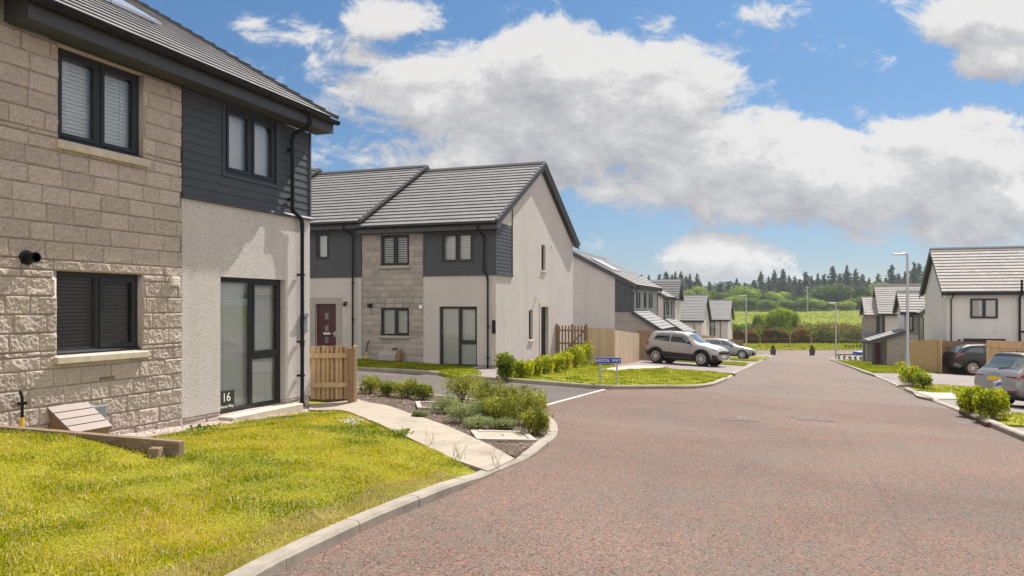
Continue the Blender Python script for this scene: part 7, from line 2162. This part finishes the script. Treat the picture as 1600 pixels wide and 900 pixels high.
def chipmat():
    m, nt, b, out = mat_new('bark_chip'); geo = nt.nodes.new('ShaderNodeNewGeometry')
    nt.links.new(ramp(nt, geo.outputs['Random Per Island'], [(0, (0.035, 0.022, 0.015)), (0.5, (0.10, 0.063, 0.042)), (0.85, (0.21, 0.14, 0.095)), (0.96, (0.32, 0.27, 0.22)), (1, (0.42, 0.37, 0.32))]), b.inputs['Base Color']); b.inputs['Roughness'].default_value = 0.9
    return m
M['chips'] = chipmat()
scatter('bark_chips', BED, 26000, 0.016, M['chips'], 21, 0.082)
scatter('gravel_stones', GRAV, 9000, 0.014, M['gravel'], 22, -0.05)

# ================================================================== trees
def conifer(seed, h=18.0, rad=3.0):
    r = np.random.default_rng(seed); C = []; Nn = 0
    lv = 46
    for k in range(lv):
        f = k / lv; z = h * (0.10 + 0.90 * f); R = rad * (1 - f) ** 0.75 * r.uniform(0.5, 1.35) + 0.2
        nb = max(3, int(9 * (1 - f) + 3))
        for b in range(nb):
            a = r.uniform(0, 2 * PI); L = R * r.uniform(0.55, 1.12)
            m = max(3, int(L * 5)); s = (np.arange(m) + r.uniform(0, 1)) / m
            C.append(np.stack([np.cos(a) * L * s, np.sin(a) * L * s, z - 0.30 * L * s + 0.12 * L * s ** 2 * 2 + r.normal(0, 0.12, m)], 1) + r.normal(0, 0.10, (m, 3)))
    C = np.concatenate(C)
    V, Fq = leafcards(C, 1.0, 0.6, r, -0.2)
    return V, Fq


def broad(seed, w=9.0, h=9.0, clumps=17, per=210, leaf=(0.5, 0.34)):
    r = np.random.default_rng(seed); C = []
    for k in range(clumps):
        s = r.normal(size=3); s /= np.linalg.norm(s); s[2] = abs(s[2]) * 1.0 - 0.25 * r.uniform(0, 1)
        q = r.uniform(0.35, 0.92)
        c = np.array([s[0] * w * 0.42 * q, s[1] * w * 0.42 * q, h * (0.50 + 0.40 * s[2] * q)])
        cr = r.uniform(0.14, 0.27) * min(w, h)
        d = r.normal(size=(per, 3)); d /= np.linalg.norm(d, axis=1)[:, None]
        C.append(c + d * (r.uniform(0.6, 1.05, per) * cr)[:, None] * np.array([1.05, 1.05, 0.85]))
    m = clumps * per // 5
    th = r.uniform(0, 2 * PI, m); rr = np.sqrt(r.uniform(0, 1, m)) * w * 0.33
    C.append(np.stack([np.cos(th) * rr, np.sin(th) * rr, r.uniform(0.02, 0.4, m) * h], 1))
    C = np.concatenate(C); C[:, 2] = np.maximum(C[:, 2], 0.1)
    return leafcards(C, leaf[0], leaf[1], r, 0.3)


def limbs(h, w, seed, r0):
    r = np.random.default_rng(seed); q = MB()
    q.tube([(0, 0, -0.3), (r.normal(0, .1), r.normal(0, .1), h * 0.35), (r.normal(0, .2), r.normal(0, .2), h * 0.7)], r0, 7, r0 * 0.4)
    for k in range(6):
        a = r.uniform(0, 2 * PI); z = h * r.uniform(0.25, 0.5)
        q.tube([(0, 0, z), (math.cos(a) * w * 0.15, math.sin(a) * w * 0.15, z + h * 0.12), (math.cos(a) * w * 0.33, math.sin(a) * w * 0.33, z + h * 0.26)], r0 * 0.5, 5, r0 * 0.15)
    return q


def tree_proto(name, V, Fq, mat, trunk, label, cat, group):
    t = thing(name, label, cat, (0, -500, 0), 0, group)
    np_mesh('crown', V, Fq, M[mat], t); trunk.build('trunk', M['bark'], t)
    return t


ORD = ['first', 'second', 'third', 'fourth', 'fifth', 'sixth', 'seventh', 'eighth', 'ninth', 'tenth', 'eleventh', 'twelfth', 'thirteenth', 'fourteenth', 'fifteenth', 'sixteenth', 'seventeenth', 'eighteenth', 'nineteenth', 'twentieth', 'twenty-first', 'twenty-second', 'twenty-third', 'twenty-fourth', 'twenty-fifth', 'twenty-sixth', 'twenty-seventh', 'twenty-eighth', 'twenty-ninth', 'thirtieth', 'thirty-first', 'thirty-second', 'thirty-third', 'thirty-fourth', 'thirty-fifth', 'thirty-sixth', 'thirty-seventh', 'thirty-eighth', 'thirty-ninth', 'fortieth', 'forty-first', 'forty-second', 'forty-third', 'forty-fourth', 'forty-fifth']
# skyline conifers: (picture x, picture y of the tip)
con = [(1002, 429), (1014, 430), (1031, 428), (1041, 424), (1050, 429), (1055, 424), (1064, 424), (1072, 431), (1078, 428), (1089, 427), (1108, 440), (1126, 442), (1139, 440), (1151, 435), (1163, 441), (1178, 437), (1189, 424), (1201, 432), (1210, 422), (1223, 420), (1233, 430), (1242, 431), (1250, 436), (1258, 424), (1268, 431), (1278, 427), (1288, 428), (1301, 415), (1312, 427), (1323, 414), (1337, 420), (1348, 428), (1358, 434), (1372, 427), (1384, 434), (1394, 413), (1404, 427), (1414, 424), (1428, 409), (1436, 411), (1446, 416), (1456, 425)]
protos = []
for k in range(4):
    V, Fq = conifer(500 + k, 18.0, 5.4 + 0.6 * k); q = MB(); q.tube([(0, 0, -1), (0, 0, 14)], 0.22, 6, 0.06)
    protos.append((V, Fq, q))
src = [None] * 4
for i, (x, y) in enumerate(con):
    D = 372 + (i * 37) % 29
    z = float(zg((x - CX) / FPX * D, D)); top = CAMH - (y - HY) / FPX * D; h = max(8.0, top - z)
    lab = '%s dark conifer from the left along the skyline behind the field' % ORD[i]
    k = i % 4
    loc = ((x - CX) / FPX * D, D, z)
    if src[k] is None:
        src[k] = tree_proto('conifer', protos[k][0], protos[k][1], 'needle', protos[k][2], lab, 'conifer', 'conifers on the skyline')
        t = src[k]; t.location = loc; t.scale = (0.95, 0.95, h / 18.0); t.rotation_euler = (0, 0, i * 1.3)
    else:
        s = h / 18.0
        copy_thing(src[k], loc, i * 1.3, lab, 'conifers on the skyline', (0.8 + 0.22 * ((i * 13) % 5) / 4, 0.9, s))
# broadleaf trees in front of them: (x centre, y top, width)
brd = [(1010, 446, 24), (1030, 443, 26), (1052, 446, 26), (1075, 445, 26), (1093, 441, 32), (1113, 447, 18), (1122, 455, 22), (1133, 452, 30), (1150, 456, 32), (1166, 440, 42), (1172, 462, 32), (1189, 447, 36), (1196, 465, 36), (1206, 449, 32), (1219, 451, 36), (1228, 464, 34), (1241, 456, 28), (1254, 462, 26), (1266, 461, 36), (1276, 452, 30), (1290, 468, 30), (1297, 436, 66), (1312, 450, 42), (1322, 466, 32), (1332, 450, 34), (1340, 463, 42), (1346, 441, 26), (1358, 458, 34), (1362, 445, 38), (1378, 434, 34), (1392, 440, 34), (1408, 444, 34), (1424, 440, 32), (1442, 438, 32), (1456, 442, 28)]
bp = []
for k in range(5):
    V, Fq = broad(600 + k, 9.0, 9.0 if k else 8.0); bp.append((V, Fq, limbs(9, 9, 620 + k, 0.22)))
bsrc = {}
mats_ = ['leaf_wood', 'leaf_wood_light', 'leaf_wood']
for i, (x, y, w) in enumerate(sorted(brd)):
    low_ = y > 455
    D = (322 if low_ else 345) + (i * 23) % 17
    z = float(zg((x - CX) / FPX * D, D)) - 0.3; top = CAMH - (y - HY) / FPX * D; h = max(4.0, top - z); W = w / FPX * D * 1.12
    k = i % 5; mk = ('leaf_wood', 'leaf_wood_light', 'leaf_wood_dark', 'leaf_wood_light', 'leaf_wood')[(i * 7) % 5]; y = y - ((i * 29) % 13) * 0.9 + 2 if low_ else y + (((i * 29) % 11) - 5) * 0.5; w = w * (1.25 if low_ else 1.1)
    size = 'biggest round' if w > 60 else ('small' if w < 27 else ('low spreading' if low_ else 'tall'))
    lab = '%s broadleaf tree, %s from the left in the wood edge' % (size, ORD[i])
    loc = ((x - CX) / FPX * D, D, z); sc = (W / 9.0, W / 9.0, h / 9.0)
    if (k, mk) not in bsrc:
        t = tree_proto('broadleaf_tree', bp[k][0], bp[k][1], mk, MB().add(bp[k][2].v, bp[k][2].f), lab, 'tree', 'broadleaf trees along the wood edge'); t.location = loc; t.scale = sc; t.rotation_euler = (0, 0, i * 0.9); bsrc[(k, mk)] = t
    else:
        copy_thing(bsrc[(k, mk)], loc, i * 0.9, lab, 'broadleaf trees along the wood edge', sc)
# the wood continues either side and behind as one dark mass
def mass(name, x0, x1, y0, y1, h, n, leaf, mat, seed, base=0.0, hv=0.4, kind='stuff'):
    r = np.random.default_rng(seed)
    X = r.uniform(x0, x1, n); Y = r.uniform(y0, y1, n)
    H = h * (1 - hv + hv * (0.5 + 0.5 * np.sin(X * 0.9 / leaf[0] * 0.35 + 1.7 * np.sin(Y * 0.35 / leaf[0])) * np.sin(Y * 0.7 / leaf[0] * 0.5 + np.sin(X * 0.27))))
    edge = np.clip((Y - y0) / (0.35 * (y1 - y0) + 0.01), 0.35, 1)
    Z = zg(X, Y) + base + H * edge * (1 - r.uniform(0, 1, n) ** 1.8 * 0.9)
    V, Fq = leafcards(np.stack([X, Y, Z], 1), leaf[0], leaf[1], r, 0.3)
    o = np_mesh(name, V, Fq, M[mat]); o['kind'] = kind
    return o
mass('far_wood', -60, 330, 385, 420, 14.5, 34000, (1.5, 1.0), 'needle', 31)
mass('wood_edge', 30, 300, 356, 372, 6.0, 12000, (1.0, 0.7), 'leaf_gorse', 32, hv=0.7)
# rusty beech hedge and gorse bank between the mown verge and the meadow
mass('rusty_hedge', at(1150, 114).x, at(1272, 114).x, 113.2, 115.8, 2.15, 15000, (0.28, 0.17), 'leaf_rust', 33, hv=0.3)
mass('gorse_bank', at(1120, 120).x - 8, at(1460, 120).x, 116, 146, 1.8, 34000, (0.38, 0.22), 'leaf_gorse', 34, hv=0.75)
mass('gorse_bank', at(1262, 118).x, at(1460, 118).x, 112.5, 118, 2.2, 12000, (0.30, 0.18), 'leaf_gorse', 35, hv=0.6)
mass('rusty_scrub', at(1225, 124).x, at(1420, 124).x, 118, 140, 2.6, 6000, (0.36, 0.2), 'leaf_rust', 36, hv=0.8)
mass('green_scrub', at(1120, 130).x, at(1400, 130).x, 122, 150, 2.4, 5000, (0.4, 0.25), 'leaf_mid', 37, hv=0.8)

# round tree standing alone in the scrub, and bushes beside it
def big_bush(name, label, x, ytop, w, D, seed, mat, cat='tree', n=34, per=170, leaf=(0.34, 0.22)):
    z = float(zg((x - CX) / FPX * D, D)) - 0.1; top = CAMH - (ytop - HY) / FPX * D; h = top - z; W = w / FPX * D
    V, Fq = broad(seed, W, h, n, per, leaf); t = thing(name, label, cat, ((x - CX) / FPX * D, D, z), 0)
    np_mesh('crown', V, Fq, M[mat], t); limbs(h, W, seed, 0.16).build('trunk', M['bark'], t)
big_bush('broadleaf_tree', 'large round green tree standing alone in front of the meadow', 1222, 479, 62, 134, 701, 'leaf_wood_light', n=46, per=300)
big_bush('broadleaf_tree', 'smaller bushy tree leaning against the left of the large round one', 1192, 487, 34, 142, 702, 'leaf_wood_light')
big_bush('broadleaf_tree', 'pale bushy tree behind the left-hand street lamp', 1150, 505, 26, 132, 703, 'leaf_mid', n=20)
big_bush('shrub', 'bright green bush on the gorse bank near the right-hand houses', 1345, 517, 26, 124, 704, 'leaf_lime', 'shrub', n=14, per=90)
big_bush('shrub', 'mid green bush on the gorse bank behind the far street lamp', 1300, 509, 34, 140, 705, 'leaf_mid', 'shrub', n=14, per=90)

# staked saplings on the far verge
for i, (x, y, lab) in enumerate(((1186, 503, 'thin staked sapling on the far verge, left of the other two'), (1233, 500, 'staked sapling on the far verge in front of the large round tree'), (1266, 505, 'pale green sapling on the far verge behind the right-hand cone planter'))):
    D = 104.0; p = at(x, D, 0.03); top = CAMH - (y - HY) / FPX * D; h = top - p.z; r = np.random.default_rng(800 + i)
    t = thing('sapling', lab, 'sapling', p, 0, 'staked saplings on the far verge')
    q = MB(); q.tube([(0, 0, 0), (0.02, 0, h * 0.5), (0, 0.03, h * 0.95)], 0.035, 6, 0.012); q.build('trunk', M['twig'], t)
    q = MB(); q.tube([(0.14, 0, 0), (0.14, 0, 1.5)], 0.045, 6); q.build('stake', M['timber'], t)
    n = 150; f = r.uniform(0, 1, n) ** 0.8; a = r.uniform(0, 2 * PI, n); R = (0.15 + 0.75 * np.sin(f * PI)) * r.uniform(0.2, 1, n)
    C = np.stack([np.cos(a) * R, np.sin(a) * R, h * (0.38 + 0.62 * f)], 1)
    V, Fq = leafcards(C, 0.24, 0.15, r, 0.3); np_mesh('crown', V, Fq, M['leaf_mid' if i != 1 else 'leaf_wood'], t)
# ------------------------------------------------------------------ thin summer haze
def haze(density):
    m = bpy.data.materials.new('air'); m.use_nodes = True; nt = m.node_tree
    nt.nodes.remove(nt.nodes['Principled BSDF'])
    v = nt.nodes.new('ShaderNodeVolumePrincipled'); v.inputs['Color'].default_value = (0.86, 0.92, 1.0, 1); v.inputs['Density'].default_value = density; v.inputs['Anisotropy'].default_value = 0.2
    nt.links.new(v.outputs[0], nt.nodes['Material Output'].inputs['Volume'])
    q = MB(); q.box(-6500, 6500, -500, 6500, -12, 48)
    o = q.build('haze', m); o['kind'] = 'stuff'


haze(0.0002)
